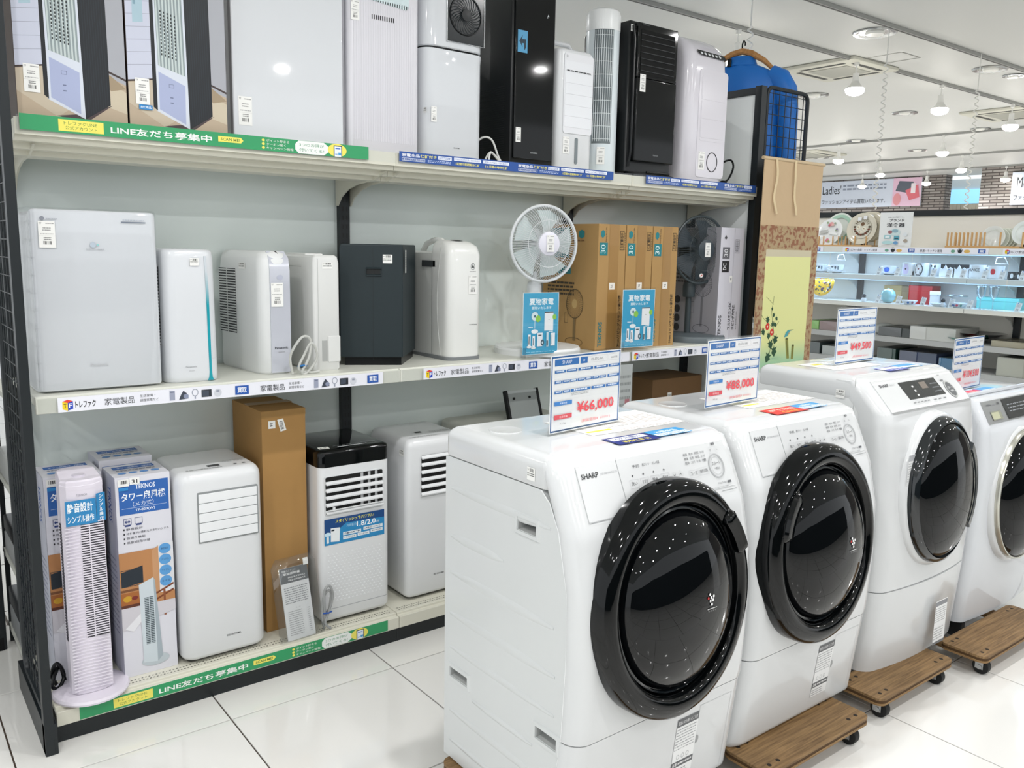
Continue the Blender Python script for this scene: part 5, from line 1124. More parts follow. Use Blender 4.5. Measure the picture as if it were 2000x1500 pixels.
def rounded_tower(x0, y0, W, D, H, r, m, lab, cat='portable air conditioner', grp=None):
    t = thing('portable_air_conditioner', lab, cat, (x0, y0, Z), 0, grp)
    lv = [(.012, .02), (.016, .008), (.03, 0)] + [(H-.04+.04*math.sin(a), .03*(1-math.cos(a))) for a in [k/6*PI/2 for k in range(7)]]
    MB().rings(pillow(0, 0, W, D, r, lv, 8), m).build('body', t, ang=60)
    MB().rings(pillow(.02, .03, W-.02, D-.02, .02, [(0.004, 0), (.014, 0)]), DARK).build('underside', t)
    for x in (.04, W-.04):
        for y in (.05, D-.04): MB().cyl((x-.008, y, .012), (x+.008, y, .012), .012, BLACK, 14).build('caster', t)
    return t
t = rounded_tower(.396, .05, .29, .32, .668, .045, WHITE, 'white portable air conditioner with closed louvres and small blank panel, left of the tall carton')
MB().rings([[(a, y, b) for a, b in rrect(.062, .425, .268, .60, .004, 3)] for y in (.002, -.002)], M('#8f9394', .5)).build('louvre_frame', t)
for k in range(5): box('louvre', t, .066, -.0055, .430+.0332*k, .264, -.0015, .4612+.0332*k, M('#eceef0', .25, coat=.2), .002, 2)
p = Pr((.0, 0, .669), TOP, .0006); p.rect(.12, .055, .04, .022, '#3a3d40'); p.lines(.04, .03, .12, .012, 2, '#55585a', 3, .4); p.ell(.21, .05, .006, .006, '#77797a'); p.ell(.24, .05, .006, .006, '#77797a'); p.lines(.18, .085, .08, .03, 4, '#aaacae', 4, .3); p.build('control_lettering', t)
p = Pr((.145, 0, .075), FRONT, .0008); p.text('IRIS OHYAMA', 0, 0, .05, .007, '#66686a', 1); p.build('lettering', t)
stock_sticker(t, (-.0004, .09, .585), LEFT, .03, .02)

t = thing('long_carton', 'tall narrow brown carton standing between the two white air conditioners', 'carton', (.722, .15, Z))
box('carton_body', t, 0, 0, 0, .166, .29, .83, CARD, .002)
p = Pr((0, 0, 0), FRONT, .0008); p.rect(.0, .805, .166, .024, '#a27c46', M('#a27c46', .35, coat=.2, name='packing_tape')); p.rect(.025, .765, .026, .028, '#f0f0ec'); p.text('97', .03, .771, .012, .016, '#222', 1, rot=90) if 0 else p.text('97', .031, .772, .011, .016, '#222222', 1, rot=90)
p.poly([(.058, .795), (.080, .798), (.092, .755), (.070, .750)], '#f0f0ec'); p.k += 0
for k in range(7): p.poly([(.066+.0008*k, .787-.0045*k), (.078+.0008*k, .789-.0045*k), (.0785+.0008*k, .787-.0045*k), (.0665+.0008*k, .785-.0045*k)], '#333333')
p.build('stickers', t)
MB().rings([[(.0, y, .831), (.166, y, .831), (.166, y, .8335), (.0, y, .8335)] for y in (.12, .17)], M('#a27c46', .35, coat=.2, name='packing_tape')).build('tape', t)

t = rounded_tower(.905, .075, .292, .33, .662, .028, WHITE, 'white portable air conditioner with black top and open louvres, behind the manual')
MB().rings(pillow(-.001, -.001, .293, .331, .03, [(.612, .0), (.662, .0), (.671, .004), (.675, .015)], 8), GBLACK).build('top_panel', t, ang=60, label='glossy black top panel')
MB().rings([[(a, y, b) for a, b in rrect(.018, .43, .262, .58, .008, 4)] for y in (.001, -.0025)], M('#dfe2e4', .35)).build('louvre_frame', t)
MB().rings([[(a, y, b) for a, b in rrect(.022, .434, .258, .576, .006, 4)] for y in (.0005, -.0032)], DARK).build('outlet', t)
for k in range(5):
    z = .441+.0275*k
    MB().rings([[(x, -.0035, z), (x, -.012, z-.004), (x, -.0125, z+.001), (x, -.0035, z+.0085)] for x in (.022, .258)], WHITE).build('louvre', t)
for k in range(3): box('vertical_vane', t, .165+.03*k, -.0036, .436, .176+.03*k, -.0032, .575, M('#b8babc', .4))
box('swing_rod', t, .026, -.014, .449, .256, -.0105, .4535, WHITE, .001)
box('lever_clip', t, .045, -.016, .448, .055, -.011, .462, WHITE, .001)
p = Pr((.016, 0, .315), FRONT, .0012, .25, .10)
p.rect(0, 0, 1, 1, '#17457e'); p.poly([(0, 0), (1, 0), (1, .7), (.35, .75), (.2, .5), (0, .45)], '#2a86bc'); p.text('スタイリッシュでパワフル!', .18, .8, .64, .14, '#e8e04c', 1); p.text('冷房能力', .36, .58, .16, .11, '#bcd8e8'); p.text('1.8/2.0', .53, .52, .32, .2, '#f6f8fa', 1); p.text('kW', .865, .53, .05, .09, '#e0ecf4')
for a, b, c, s in ((.3, .28, .3, '風量2段階調節'), (.64, .33, .33, '24時間ON・OFFタイマー'), (.3, .12, .22, 'リモコン付き'), (.54, .14, .2, 'キャスター付き'), (.76, .18, .21, '窓用パネル付き')): p.rect(a, b, c, .12, '#dfe6ea'); p.text(s, a+.02, b+.03, c-.04, .06, '#12305c', 1)
p.poly([(.10, .12), (.24, .08), (.25, .62), (.1, .64)], '#e8ecee'); p.rect(.11, .52, .05, .06, '#223038'); p.rect(.03, .08, .04, .25, '#e0e4e6'); p.ell(.05, .42, .05, .08, '#c8e4f2'); p.build('feature_label', t, label='blue feature label with capacity figures')
d_ = MB()
for i in range(14):
    for j in range(17):
        x = .025+.0165*i+(.008 if j % 2 else 0); z = .09+.0115*j
        if x < .25: d_.add([(x, -.0002, z), (x+.006, -.0014, z+.002), (x+.012, -.0002, z), (x+.006, -.0002, z+.006)], [(0, 1, 3), (1, 2, 3)], WHITE)
o = d_.build('front_dimples', t, ang=0); o['kind'] = 'stuff'
box('bottom_joint', t, .002, -.0008, .062, .276, .0, .0645, M('#a8aaac', .5))
p = Pr((0, 0, .676), TOP, .0006); p.poly([(.015, .03), (.055, .025), (.06, .055), (.02, .06)], '#eceee8'); p.bars(.024, .036, .028, .012, 5); p.rect(.09, .03, .12, .007, '#d8dcde'); p.lines(.08, .05, .16, .006, 1, '#8a8e90', 3); p.lines(.2, .05, .06, .02, 2, '#77797b', 5, .4); p.build('top_stickers', t)

t = rounded_tower(1.28, .085, .29, .32, .668, .03, WHITE, 'white portable air conditioner with dark open louvres behind the nearest washing machine')
MB().rings([[(a, y, b) for a, b in rrect(.065, .435, .275, .60, .004, 3)] for y in (.001, -.003)], DARK).build('outlet', t)
for k in range(6):
    z = .440+.030*k
    MB().rings([[(x, -.0035, z), (x, -.011, z-.003), (x, -.0115, z+.0015), (x, -.0035, z+.010)] for x in (.063, .277)], WHITE).build('louvre', t)
p = Pr((.0, 0, .669), TOP, .0006); p.rect(.10, .10, .03, .02, '#2a2d30'); p.lines(.03, .03, .14, .012, 2, '#77797a', 3, .4); p.lines(.16, .08, .1, .03, 3, '#9a9c9e', 4, .3); p.build('control_lettering', t)
p = Pr((.125, 0, .09), FRONT, .0008); p.text('IRIS OHYAMA', 0, 0, .05, .007, '#66686a', 1); p.build('lettering', t)
stock_sticker(t, (-.0004, .06, .60), LEFT, .035, .025)

# instruction manual in a plastic bag leaning on the carton
t = thing('instruction_manual', 'instruction manual in a clear plastic bag leaning against the tall carton', 'manual', (.755, .03, Z), math.radians(4))
tl = math.radians(-14)
def tilt(o_): o_.rotation_euler = (tl, 0, 0); return o_
bk_ = tilt(box('booklet', t, 0, 0, 0.002, .110, .004, .262, M('#e2e3e4', .5)))
p = Pr((0, 0, .002), FRONT, .0004, .110, .26); p.rect(0, .79, 1, .21, '#6a6d70'); p.text('移動式エアコン', .08, .945, .5, .03, '#e8e8e8'); p.text('取扱説明書', .12, .9, .6, .035, '#f0f0f0', 1); p.text('SKJ-KY20A2', .27, .85, .62, .026, '#f0f0f0', 1); p.text('SKJ-KY28A2', .27, .81, .62, .026, '#f0f0f0', 1)
p.lines(.08, .5, .84, .24, 8, '#8c8e92', 5, .35); p.text('もくじ', .42, .43, .16, .014, '#66686a'); p.lines(.12, .06, .5, .35, 12, '#9a9c9e', 8, .3); p.lines(.82, .06, .08, .35, 12, '#9a9c9e', 9, .3); tilt(p.build('cover_print', t))
tilt(MB().rings([[(x, y, z) for x, y in ((-.03, -.004), (.05, -.012), (.13, -.005), (.145, .0), (.06, .008), (-.03, .004))] for z in (.0, .08, .17, .27)] + [[(x, y, .30) for x, y in ((-.01, 0), (.05, -.002), (.12, -.001), (.125, .0), (.06, .002), (-.01, .002))]], clear('plastic_bag', (.93, .94, .94, 1), .12)).build('plastic_bag', t, ang=80))
tilt(box('sticker', t, .095, -.0035, .26, .115, -.0025, .285, WPAPER))
gc2 = M('#9a9c9c', .45)
cc = cord(None, [(.905, .055, Z+.004), (.895, .05, Z+.06), (.90, .045, Z+.13), (.915, .04, Z+.155), (.93, .045, Z+.14), (.925, .05, Z+.08), (.91, .05, Z+.06), (.90, .04, Z+.10), (.90, .035, Z+.16), (.92, .035, Z+.175), (.935, .04, Z+.13), (.92, .045, Z+.07), (.905, .045, Z+.03), (.925, .04, Z+.004)], .0048, gc2, 'power_cord', 'grey power cord bundled upright beside the instruction manual')
MB().tube([(.898, .045, Z+.068), (.915, .034, Z+.070), (.932, .045, Z+.068), (.915, .056, Z+.066)], .003, M('#1f4fa0', .5), 6, True).build('blue_tie', cc)

# things half hidden behind the washing machines
t = thing('flat_appliance', 'long low beige appliance lying on the bottom deck behind the nearest washing machine', 'appliance', (1.66, .17, Z))
body('body', t, 0, 0, 0, .55, .27, .66, .02, M('#cccdc4', .45), .02); stock_sticker(t, (.43, .0, .61), FRONT, .05, .03)
t = thing('louvre_tray', 'grey window panel part with black edges propped on the beige appliance', 'panel', (1.90, .22, Z+.66), 0)
a = box('grey_panel', t, 0, 0, 0.002, .165, .012, .12, M('#9aa09f', .4), .002); a.rotation_euler = (math.radians(-18), 0, 0)
for x in (-.012, .165):
    b_ = box('black_edge', t, x, -.004, 0, x+.012, .02, .135, BLACK, .002); b_.rotation_euler = (math.radians(-18), 0, 0)
a = box('top_lip', t, 0, -.003, .118, .165, .014, .132, M('#c2c8c8', .4), .002); a.rotation_euler = (math.radians(-18), 0, 0)
for x in (.03, .12): a = MB().cyl((x, -.004, .095), (x, .006, .095), .006, DARK, 10).build('knob', t); a.rotation_euler = (math.radians(-18), 0, 0)
t = thing('brown_carton', 'brown carton lying under the middle shelf behind the second washing machine', 'carton', (2.78, .20, Z))
box('carton_body', t, 0, 0, 0, .38, .25, .775, M('#6d5030', .8, noise=.05), .003)
p = Pr((0, 0, 0), FRONT, .0008, .38, .775); p.rect(.30, .86, .08, .045, '#e6e6e2'); p.bars(.31, .88, .06, .015, 5); p.frame(.08, .82, .12, .06, .006, '#3c2c18'); p.bars(.1, .83, .08, .035, 7, '#3c2c18'); p.text('HOT & COOL', .3, .80, .3, .015, '#3c2c18', 1); p.text('FAN', .62, .79, .16, .03, '#3c2c18', 1); p.build('carton_print', t)
t = thing('acrylic_sign_holder', 'empty clear acrylic sign holder with grey notes behind the nearest washing machine sign', 'sign holder', (2.33, .0, 1.036), 0)
box('clear_sleeve', t, 0, -.012, -.29, .09, -.009, .0, CLEAR)
p = Pr((0, -.009, -.27), FRONT, .0006, .085, .26); p.rect(0, 0, 1, 1, '#b4b8b8'); p.lines(.1, .1, .8, .75, 6, '#8c9090', 4, .4); p.rect(.5, .3, .35, .08, '#b07078'); p.build('notes', t)

# ================================================================= SCROLL, JACKET
t = thing('hanging_scroll', 'hanging picture scroll with beige silk, brown brocade and a kingfisher by red flowers', 'scroll', (3.235, -.055, 0))
TAN = M('#c3a986', .75, noise=.03, scale=40, name='tan_silk'); zt = 2.005; W = .505; z1 = .55
box('cloth', t, 0, 0, z1, W, .004, zt, TAN)
MB().cyl((-.012, .003, zt), (W+.012, .003, zt), .009, M('#cbb491', .5), 12).build('top_rod', t)
MB().cyl((-.03, .003, z1), (W+.03, .003, z1), .013, M('#3c2818', .4), 12).build('bottom_rod', t)
bro = bpy.data.materials.new('brocade'); bro.use_nodes = True; nt = bro.node_tree; b = nt.nodes['Principled BSDF']; b.inputs['Roughness'].default_value = .7
tc = nt.nodes.new('ShaderNodeTexCoord'); v_ = nt.nodes.new('ShaderNodeTexVoronoi'); v_.inputs['Scale'].default_value = 42; v_.feature = 'SMOOTH_F1'; n_ = nt.nodes.new('ShaderNodeTexNoise'); n_.inputs['Scale'].default_value = 55; n_.inputs['Detail'].default_value = 3
md = nt.nodes.new('ShaderNodeMath'); md.operation = 'MULTIPLY_ADD'; md.inputs[1].default_value = .6
r = nt.nodes.new('ShaderNodeValToRGB'); r.color_ramp.elements[0].position = .52; r.color_ramp.elements[0].color = lin('#8c5c42'); r.color_ramp.elements[1].position = .66; r.color_ramp.elements[1].color = lin('#ab9470')
nt.links.new(tc.outputs['Object'], v_.inputs['Vector']); nt.links.new(tc.outputs['Object'], n_.inputs['Vector']); nt.links.new(v_.outputs['Distance'], md.inputs[0]); nt.links.new(n_.outputs['Fac'], md.inputs[2]); 
sb = nt.nodes.new('ShaderNodeMath'); sb.operation = 'SUBTRACT'; sb.inputs[1].default_value = .12; nt.links.new(md.outputs[0], sb.inputs[0]); nt.links.new(sb.outputs[0], r.inputs[0]); nt.links.new(r.outputs[0], b.inputs['Base Color'])
zb = at(1530, 441, 'y', -.06).z
zp = at(1530, 488, 'y', -.06).z
br_ = box('brocade_border', t, 0, -.0018, z1+.04, W, 0, zb, bro)
p = Pr((.055, -.0018, 0), FRONT, .0006)
pw = W-.11
gm = bpy.data.materials.new('painting_ground'); gm.use_nodes = True; nt = gm.node_tree; b = nt.nodes['Principled BSDF']; b.inputs['Roughness'].default_value = .5
tc = nt.nodes.new('ShaderNodeTexCoord'); sx = nt.nodes.new('ShaderNodeSeparateXYZ'); r = nt.nodes.new('ShaderNodeValToRGB'); r.color_ramp.elements[0].position = .98; r.color_ramp.elements[0].color = lin('#9fc9a2'); r.color_ramp.elements[1].position = 1.0; r.color_ramp.elements[1].color = lin('#dfe09a')
mr = nt.nodes.new('ShaderNodeMapRange'); mr.inputs[1].default_value = .96; mr.inputs[2].default_value = 1.12; r.color_ramp.elements[0].position = .05; r.color_ramp.elements[1].position = .8
nt.links.new(tc.outputs['Object'], sx.inputs[0]); nt.links.new(sx.outputs['Z'], mr.inputs[0]); nt.links.new(mr.outputs[0], r.inputs[0]); nt.links.new(r.outputs[0], b.inputs['Base Color'])
p.rect(0, z1+.08, pw, zp-z1-.08, '#dfe09a', gm); p.rect(0, zp-.035, pw, .035, '#c9c0a4')
def sp(px, py): q = at(px, py, 'y', -.06); return (q.x-3.235-.055, q.z)
def blob(px, py, rx, ry, col, n=12):
    c_ = sp(px, py); k_ = .0022; p.ell(c_[0], c_[1], rx*k_, ry*k_, col, n)
def leaf(px, py, s, a, col='#1f4a2c'):
    c_ = sp(px, py); k_ = .0031*s; pts = [(0, -1.2), (.9, -.2), (.5, .1), (.9, .7), (.1, .5), (0, 1.1), (-.2, .5), (-.9, .6), (-.5, .1), (-.8, -.3)]
    p.poly([(c_[0]+k_*(x*math.cos(a)-y*math.sin(a)), c_[1]+k_*(x*math.sin(a)+y*math.cos(a))) for x, y in pts], col)
for q_ in (((1513, 578), (1508, 610), (1512, 650), (1500, 705)), ((1512, 595), (1498, 580)), ((1510, 640), (1492, 622), (1488, 615)), ((1514, 640), (1522, 628))):
    for a, b2 in zip(q_, q_[1:]):
        A_, B_ = sp(*a), sp(*b2); p.poly([(A_[0]-.0015, A_[1]), (A_[0]+.0015, A_[1]), (B_[0]+.002, B_[1]), (B_[0]-.002, B_[1])], '#4a5a30')
for px, py, s, a in ((1509, 603, 3, .3), (1512, 615, 4, -.3), (1500, 624, 6, .2), (1517, 622, 4, .9), (1510, 632, 5, -.5), (1491, 648, 6, .5), (1502, 655, 6, 0), (1515, 662, 8, -.3), (1505, 672, 8, .4), (1512, 685, 9, .1), (1500, 697, 9, -.4), (1514, 634, 5, 1.2)): leaf(px, py, s, a)
for px, py in ((1499.5, 638), (1508, 649)):
    blob(px, py, 7.5, 8.5, '#d02c20', 9); blob(px, py, 2.4, 2.6, '#f0d8c0', 8)
blob(1491, 642, 2, 3, '#c83a2a', 8)
for (x0_, y0_, x1_, y1_, w_) in ((1537, 662, 1539, 700, 5.0), (1549, 675, 1547, 701, 4.6)):
    A_, B_ = sp(x0_, y0_), sp(x1_, y1_); k_ = .0022*w_; p.poly([(A_[0]-k_, A_[1]), (A_[0]+k_, A_[1]+.004), (B_[0]+k_, B_[1]), (B_[0]-k_, B_[1])], '#8a8a40'); p.ell(A_[0], A_[1], k_, .006, '#55552c', 10); p.poly([(A_[0]-.002, A_[1]-.01), (A_[0]+.002, A_[1]-.01), (B_[0]+.001, B_[1]+.01), (B_[0]-.003, B_[1]+.01)], '#5c5c2c')
A_ = [sp(*q_) for q_ in ((1532, 659), (1535, 650), (1539, 645), (1543, 644), (1551, 643.5), (1543, 647), (1542, 652), (1538, 657))]; p.poly(A_, '#4aa0a8'); A_ = [sp(*q_) for q_ in ((1538, 657), (1542, 652), (1542, 648), (1540, 652))]; p.poly(A_, '#d0a060'); A_ = [sp(*q_) for q_ in ((1543, 644), (1551, 643.5), (1543, 646))]; p.poly(A_, '#8a8450')
for k in range(5):
    A_, B_ = sp(1505+3*k, 702), sp(1522+2*k, 690+2*k); p.poly([A_, (A_[0]+.004, A_[1]), B_], '#5aa0a0')
p.build('painting', t)
for px, sw in ((1518, 1), (1556, -1)):
    A_ = at(px, 316, 'y', -.065); pts = []
    L = .27
    rs = []
    for k in range(15):
        s_ = k/14; x = A_.x-3.235-.0+.006*math.sin(s_*6)*sw + (.06*max(0, s_-.75)*4*.35); y = -.008-.006*math.sin(s_*5)**2; z = zt-.0-L*s_
        rs.append([(x-.006, y, z), (x+.006, y-.003, z), (x+.006, y-.001, z), (x-.006, y+.002, z)])
    MB().rings(rs, M('#d6c29c', .7)).build('ribbon', t, ang=60)

# jacket on a wooden hanger behind the partition, hanging at an angle
JC = Vector((3.54, .36, 0)); JU = Vector((.48, -.88, 0)).normalized(); JV = Vector((.88, .48, 0)).normalized()
t = thing('blue_jacket', 'bright blue windbreaker hanging behind the partition', 'jacket', (0, 0, 0))
BL_ = M('#1470c8', .45, noise=.05, scale=12, bump=.5, bscale=9, name='blue_nylon')
rs = []
for z, ru, rv in [(2.555, .04, .035), (2.545, .07, .05), (2.525, .12, .062), (2.50, .17, .07), (2.46, .205, .078), (2.40, .215, .085), (2.2, .215, .09), (1.95, .22, .095), (1.76, .225, .10), (1.74, .22, .09)]:
    rs.append([JC + JU*ru*math.cos(a)*(1+.03*math.sin(5*a+z*9)) + JV*rv*math.sin(a)*(1+.08*math.sin(7*a+z*5)) + Vector((0, 0, z)) for a in [k*2*PI/28 for k in range(28)]])
MB().rings(rs, BL_).build('torso', t, ang=75)
for sg in (1, -1):
    pts = [JC + JU*sg*u_ + JV*v_ + Vector((0, 0, z)) for u_, v_, z in ((.15, 0, 2.49), (.20, 0, 2.46), (.235, .0, 2.40), (.25, .0, 2.30), (.255, .005, 2.18), (.262, .01, 2.06), (.265, .01, 1.94), (.265, .012, 1.88))]
    MB().tube(pts, [.05, .062, .064, .06, .056, .052, .048, .044], BL_, 16).build('sleeve', t, ang=75)
rs = [[JC + JU*ru*math.cos(a) + JV*rv*math.sin(a) + Vector((0, 0, z)) for a in [k*2*PI/20 for k in range(20)]] for z, ru, rv in ((2.535, .085, .06), (2.575, .07, .05), (2.585, .06, .042), (2.55, .05, .035))]
MB().rings(rs, BL_).build('collar', t, ang=75)
t = thing('coat_hanger', 'wooden coat hanger holding the blue jacket', 'hanger', (0, 0, 0))
HW = wave_wood('hanger_wood', '#a5713a', '#c8935a', (8, 8, 8))
MB().tube([JC+JU*u_+Vector((0, 0, z))-JV*.02 for u_, z in ((-.19, 2.515), (-.12, 2.565), (-.05, 2.60), (0, 2.612), (.05, 2.60), (.12, 2.558), (.17, 2.51))], [.010, .014, .017, .017, .017, .014, .010], HW, 10).build('shoulder_bar', t)
a = JC+Vector((0, 0, 2.62))-JV*.02
MB().tube([a, a+Vector((0, 0, .03)), a+Vector((.012, 0, .05)), a+Vector((.024, 0, .04)), a+Vector((.024, 0, .025))], .004, BLACK, 8).build('hook', t)
a = JC-JU*.06-JV*.045+Vector((0, 0, 2.57)); MB().tube([a, a-Vector((0, 0, .04))], .012, BLACK, 8).build('clip', t)
# white hanging card with black frame behind the jacket, on the coiled cord
t = thing('ceiling_card', 'white card hanging from a coiled cord behind the blue jacket', 'card', (0, 0, 0))
A_, B_, C_, D_ = [at(x, y, 'y', .7) for x, y in ((1449, 122), (1480, 107), (1478, 118), (1452, 131))]
MB().rings([[A_, B_, C_, D_], [v2+Vector((0, .006, 0)) for v2 in (A_, B_, C_, D_)]], M('#dcdcd6', .5)).build('board', t)
A_, B_, C_, D_ = [at(x, y, 'y', .72) for x, y in ((1458, 128), (1471, 122), (1470, 150), (1457, 150))]
MB().tube([A_, B_, C_, D_], .007, BLACK, 6, True).build('frame', t)
def coil_cord(top, c0_, c1_, lab, lean=0):
    """straight part top->c0, helix c0->c1; pixel pairs, hangs plumb below its ceiling point"""
    P0 = at(top[0], top[1], 'z', CEIL) if top[2] else at(top[0], top[1], 'y', top[3])
    Y = P0.y
    q0 = at(*c0_, 'y', Y); q1 = at(*c1_, 'y', Y)
    t = thing('coiled_cable', lab, 'cable', (0, 0, 0), 0, 'coiled white cords hanging from the ceiling')
    x = P0.x; mt_ = M('#e8e8e4', .5)
    MB().cyl(Vector((x, Y, CEIL)), Vector((x, Y, q0.z)), .0045, mt_, 6).build('straight_cord', t)
    L = q0.z-q1.z; n = int(L/.055); pts = []
    for k in range(n*8+1): a = k*2*PI/8; pts.append(Vector((x+.016*math.cos(a), Y+.016*math.sin(a), q0.z-L*k/(n*8))))
    MB().tube(pts, .005, mt_, 5).build('coil', t)
coil_cord((1472, -40, 0, .7), (1470, 52), (1464, 112), 'white cord hanging from the ceiling beside the blue jacket')
coil_cord((1738, 48, 1), (1730, 122), (1706, 408), 'coiled white cord hanging down in front of the left banner')
coil_cord((1917, 104, 1), (1912, 175), (1896, 425), 'coiled white cord hanging down in front of the blinds')

# ================================================================= LEFT OF THE SHELVING
def lf(px, py, z=0): return at(px, py, 'z', z)
q0 = at(30, 1265, 'z', 0)
t = thing('dark_cabinet', 'dark cabinet side at the left edge of the photo', 'cabinet', (q0.x-.525, q0.y-.0, 0))
box('side', t, 0, 0, 0.0, .5, .35, 1.0, M('#0f161a', .4), .004); box('top', t, -.003, -.003, 1.0, .503, .353, 1.02, M('#141c20', .35), .004); box('plinth', t, .01, -.001, .0, .49, .002, .05, BLACK)
t = thing('low_stand', 'low grey rack behind the mesh panel carrying stacked players', 'rack', (-.015, .50, 0))
for z in (.06, .36, .66, 1.0): box('rack_shelf', t, 0, 0, z, .68, .4, z+.02, M('#c6c7bf', .5), .002)
for x in (0, .66):
    for y in (0, .38): box('rack_post', t, x+.002, y+.002, 0, x+.018, y+.018, 1.05, BMET)
for k, (z, h_, c_, lab) in enumerate(((.08, .09, '#8c8f90', 'grey video player on the lowest rack shelf behind the mesh'), (.172, .07, '#2a2d30', 'black video player lying on the grey one behind the mesh'), (.38, .08, '#a2a4a4', 'silver amplifier on the middle rack shelf behind the mesh'), (.462, .06, '#17191b', 'black player lying on the silver amplifier behind the mesh'), (.68, .10, '#b8bab8', 'pale boxy device on the upper rack shelf behind the mesh'))):
    t = thing('media_player', lab, 'player', (-.012, .52, z)); body('case', t, 0, 0, .004, .42, .32, h_, .008, M(c_, .35), .006); box('display', t, .12, -.001, h_*.4, .3, .001, h_*.7, GBLACK); 
    for x in (.33, .37): MB().cyl((x, -.008, h_*.5), (x, 0, h_*.5), .012, M(c_, .3), 16).build('knob', t)

# ================================================================= KITCHENWARE SHELVES (far right)
KX = 5.4
def k(px, py, X=KX): return at(px, py, 'x', X)
t = thing('tableware_shelves', 'white tableware shelving with lit glass fronted middle levels at the right', 'shelving unit', (KX, 0, 0))
KY0, KY1 = -1.6, 2.6; SH = M('#dcdcd4', .4)
box('back_panel', t, .36, KY0, .1, .38, KY1, 1.83, M('#f2eee4', .4)); box('top_rail', t, .345, KY0, 1.825, .40, KY1, 1.865, BMET)
KZ = [(1.557, 1.600, 0), (1.368, 1.402, 1), (1.172, 1.204, 1), (.935, .974, 2), (.735, .79, 2), (.45, .50, 2), (.12, .17, 2)]
for z0, z1_, kd in KZ:
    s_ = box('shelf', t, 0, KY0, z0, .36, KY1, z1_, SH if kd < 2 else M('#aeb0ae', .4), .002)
    y_ = KY0+.3
    while y_ < KY1: box('rail_joint', s_, -.0015, y_, z0+.003, .0, y_+.004, z1_-.003, M('#8f918e', .5)); y_ += 1.2
for y_ in (k(1684, 540, 5.76).y, k(1997, 560, 5.76).y, k(1684, 540, 5.76).y+1.2): box('upright', t, .335, y_-.02, 0, .36, y_+.02, 1.83, BMET)
for y_ in (k(1684, 540, 5.76).y, k(1997, 560, 5.76).y):
    for z1_ in (1.557, 1.368, 1.172): MB().prism([(.34, z1_-.09), (.30, z1_-.05), (.2, z1_-.015), (.2, z1_), (.34, z1_)], y_+.022, y_+.028, 'y', M('#e0e0da', .4)).build('bracket', t, ang=0)
GP = clear('showcase_glass', (.93, .97, 1, 1), .05)
y_ = KY0
while y_ < KY1: box('glass_pane', t, -.012, y_+.004, 1.205, -.008, min(y_+.62, KY1), 1.553, GP); y_ += .625
# lit levels: LED strips under the shelves above them
LED = emis('#bfe0ff', .8, 'led_strip')
for z_ in (1.553, 1.364):
    box('led_strip', t, .09, KY0+.02, z_-.003, .105, KY1-.02, z_+.003, LED, label='cool white LED strip')
    for yy in (-.9, .1, 1.1, 2.0):
        l = bpy.data.lights.new('led_light', 'AREA'); l.shape = 'RECTANGLE'; l.size = .03; l.size_y = .95; l.energy = 1.7; l.color = (.50, .70, 1)
        o = bpy.data.objects.new('led_light', l); C.objects.link(o); o.location = (KX+.10, yy, z_-.01)
def kstrip(px0, px1, zc, h, lab, segs, X=KX-.003):
    a = k(px0, 500, X); b2 = k(px1, 500, X)
    tf_strip(0, a.y-b2.y, lab, [(s_, (a.y-k(px, 500, X).y)) for s_, px in segs], loc=(X, a.y, zc-h/2), h=h, word='食器・キッチン雑貨', kitchen=True, rz=-PI/2)
kstrip(1588, 1607, 1.578, .038, 'short price strip piece at the left end of the tableware shelves', [('buy', 1591)])
kstrip(1645, 1930, 1.578, .038, 'long price strip with crockery icons on the top tableware shelf', [('logo', 1650), ('word', 1674), ('icons', 1727), ('buy', 1773), ('word', 1796), ('icons', 1856), ('buy', 1910)])
kstrip(1958, 2010, 1.578, .038, 'price strip piece with logo at the right edge of the top tableware shelf', [('logo', 1962), ('word', 1990)])
kstrip(1755, 1832, .69, .04, 'price strip with crockery icons under the blue tray box', [('word', 1758), ('buy', 1814)])
kstrip(1928, 2010, .71, .04, 'price strip with logo low at the right edge', [('logo', 1934), ('word', 1952)])
kstrip(1578, 1604, .70, .04, 'small price strip with logo low beside the scroll', [('logo', 1581)])
kstrip(1608, 1636, .70, .04, 'small price strip with logo low between scroll and third price sign', [('logo', 1612)])
CH = M('#eef0ee', .12, coat=.5, name='china')
def plate(px, py, rpx, lab, X=KX+.10, tilt_=75, rim='#eef0ee', deco=None, grp=None, face=0, z=None):
    """standing plate leaning back; rpx = its radius in photo pixels"""
    c_ = k(px, py, X); R = rpx*(c_-CAM).dot(fwd)/FPX; zz = z if z is not None else c_.z
    t = thing('plate', lab, 'plate', (X, c_.y, zz), 0, grp)
    mt_ = Matrix.Rotation(math.radians(face), 4, 'Z') @ Matrix.Rotation(math.radians(-tilt_), 4, 'Y')
    MB().lathe([(R*.55, -.018), (R*.6, -.012), (R, .008), (R, .011), (R*.97, .012), (R*.66, .0), (R*.6, -.004), (.001, -.005)], M(rim, .15, coat=.4), mt_, 40).build('dish', t, ang=50)
    if deco:
        p = Pr(mt_ @ Vector((0, 0, -.004)), (tuple(mt_.to_3x3() @ Vector((0, -1, 0))), tuple(mt_.to_3x3() @ Vector((1, 0, 0)))), .001, R, R, .0003)
        deco(p); p.build('glaze_pattern', t)
    return t
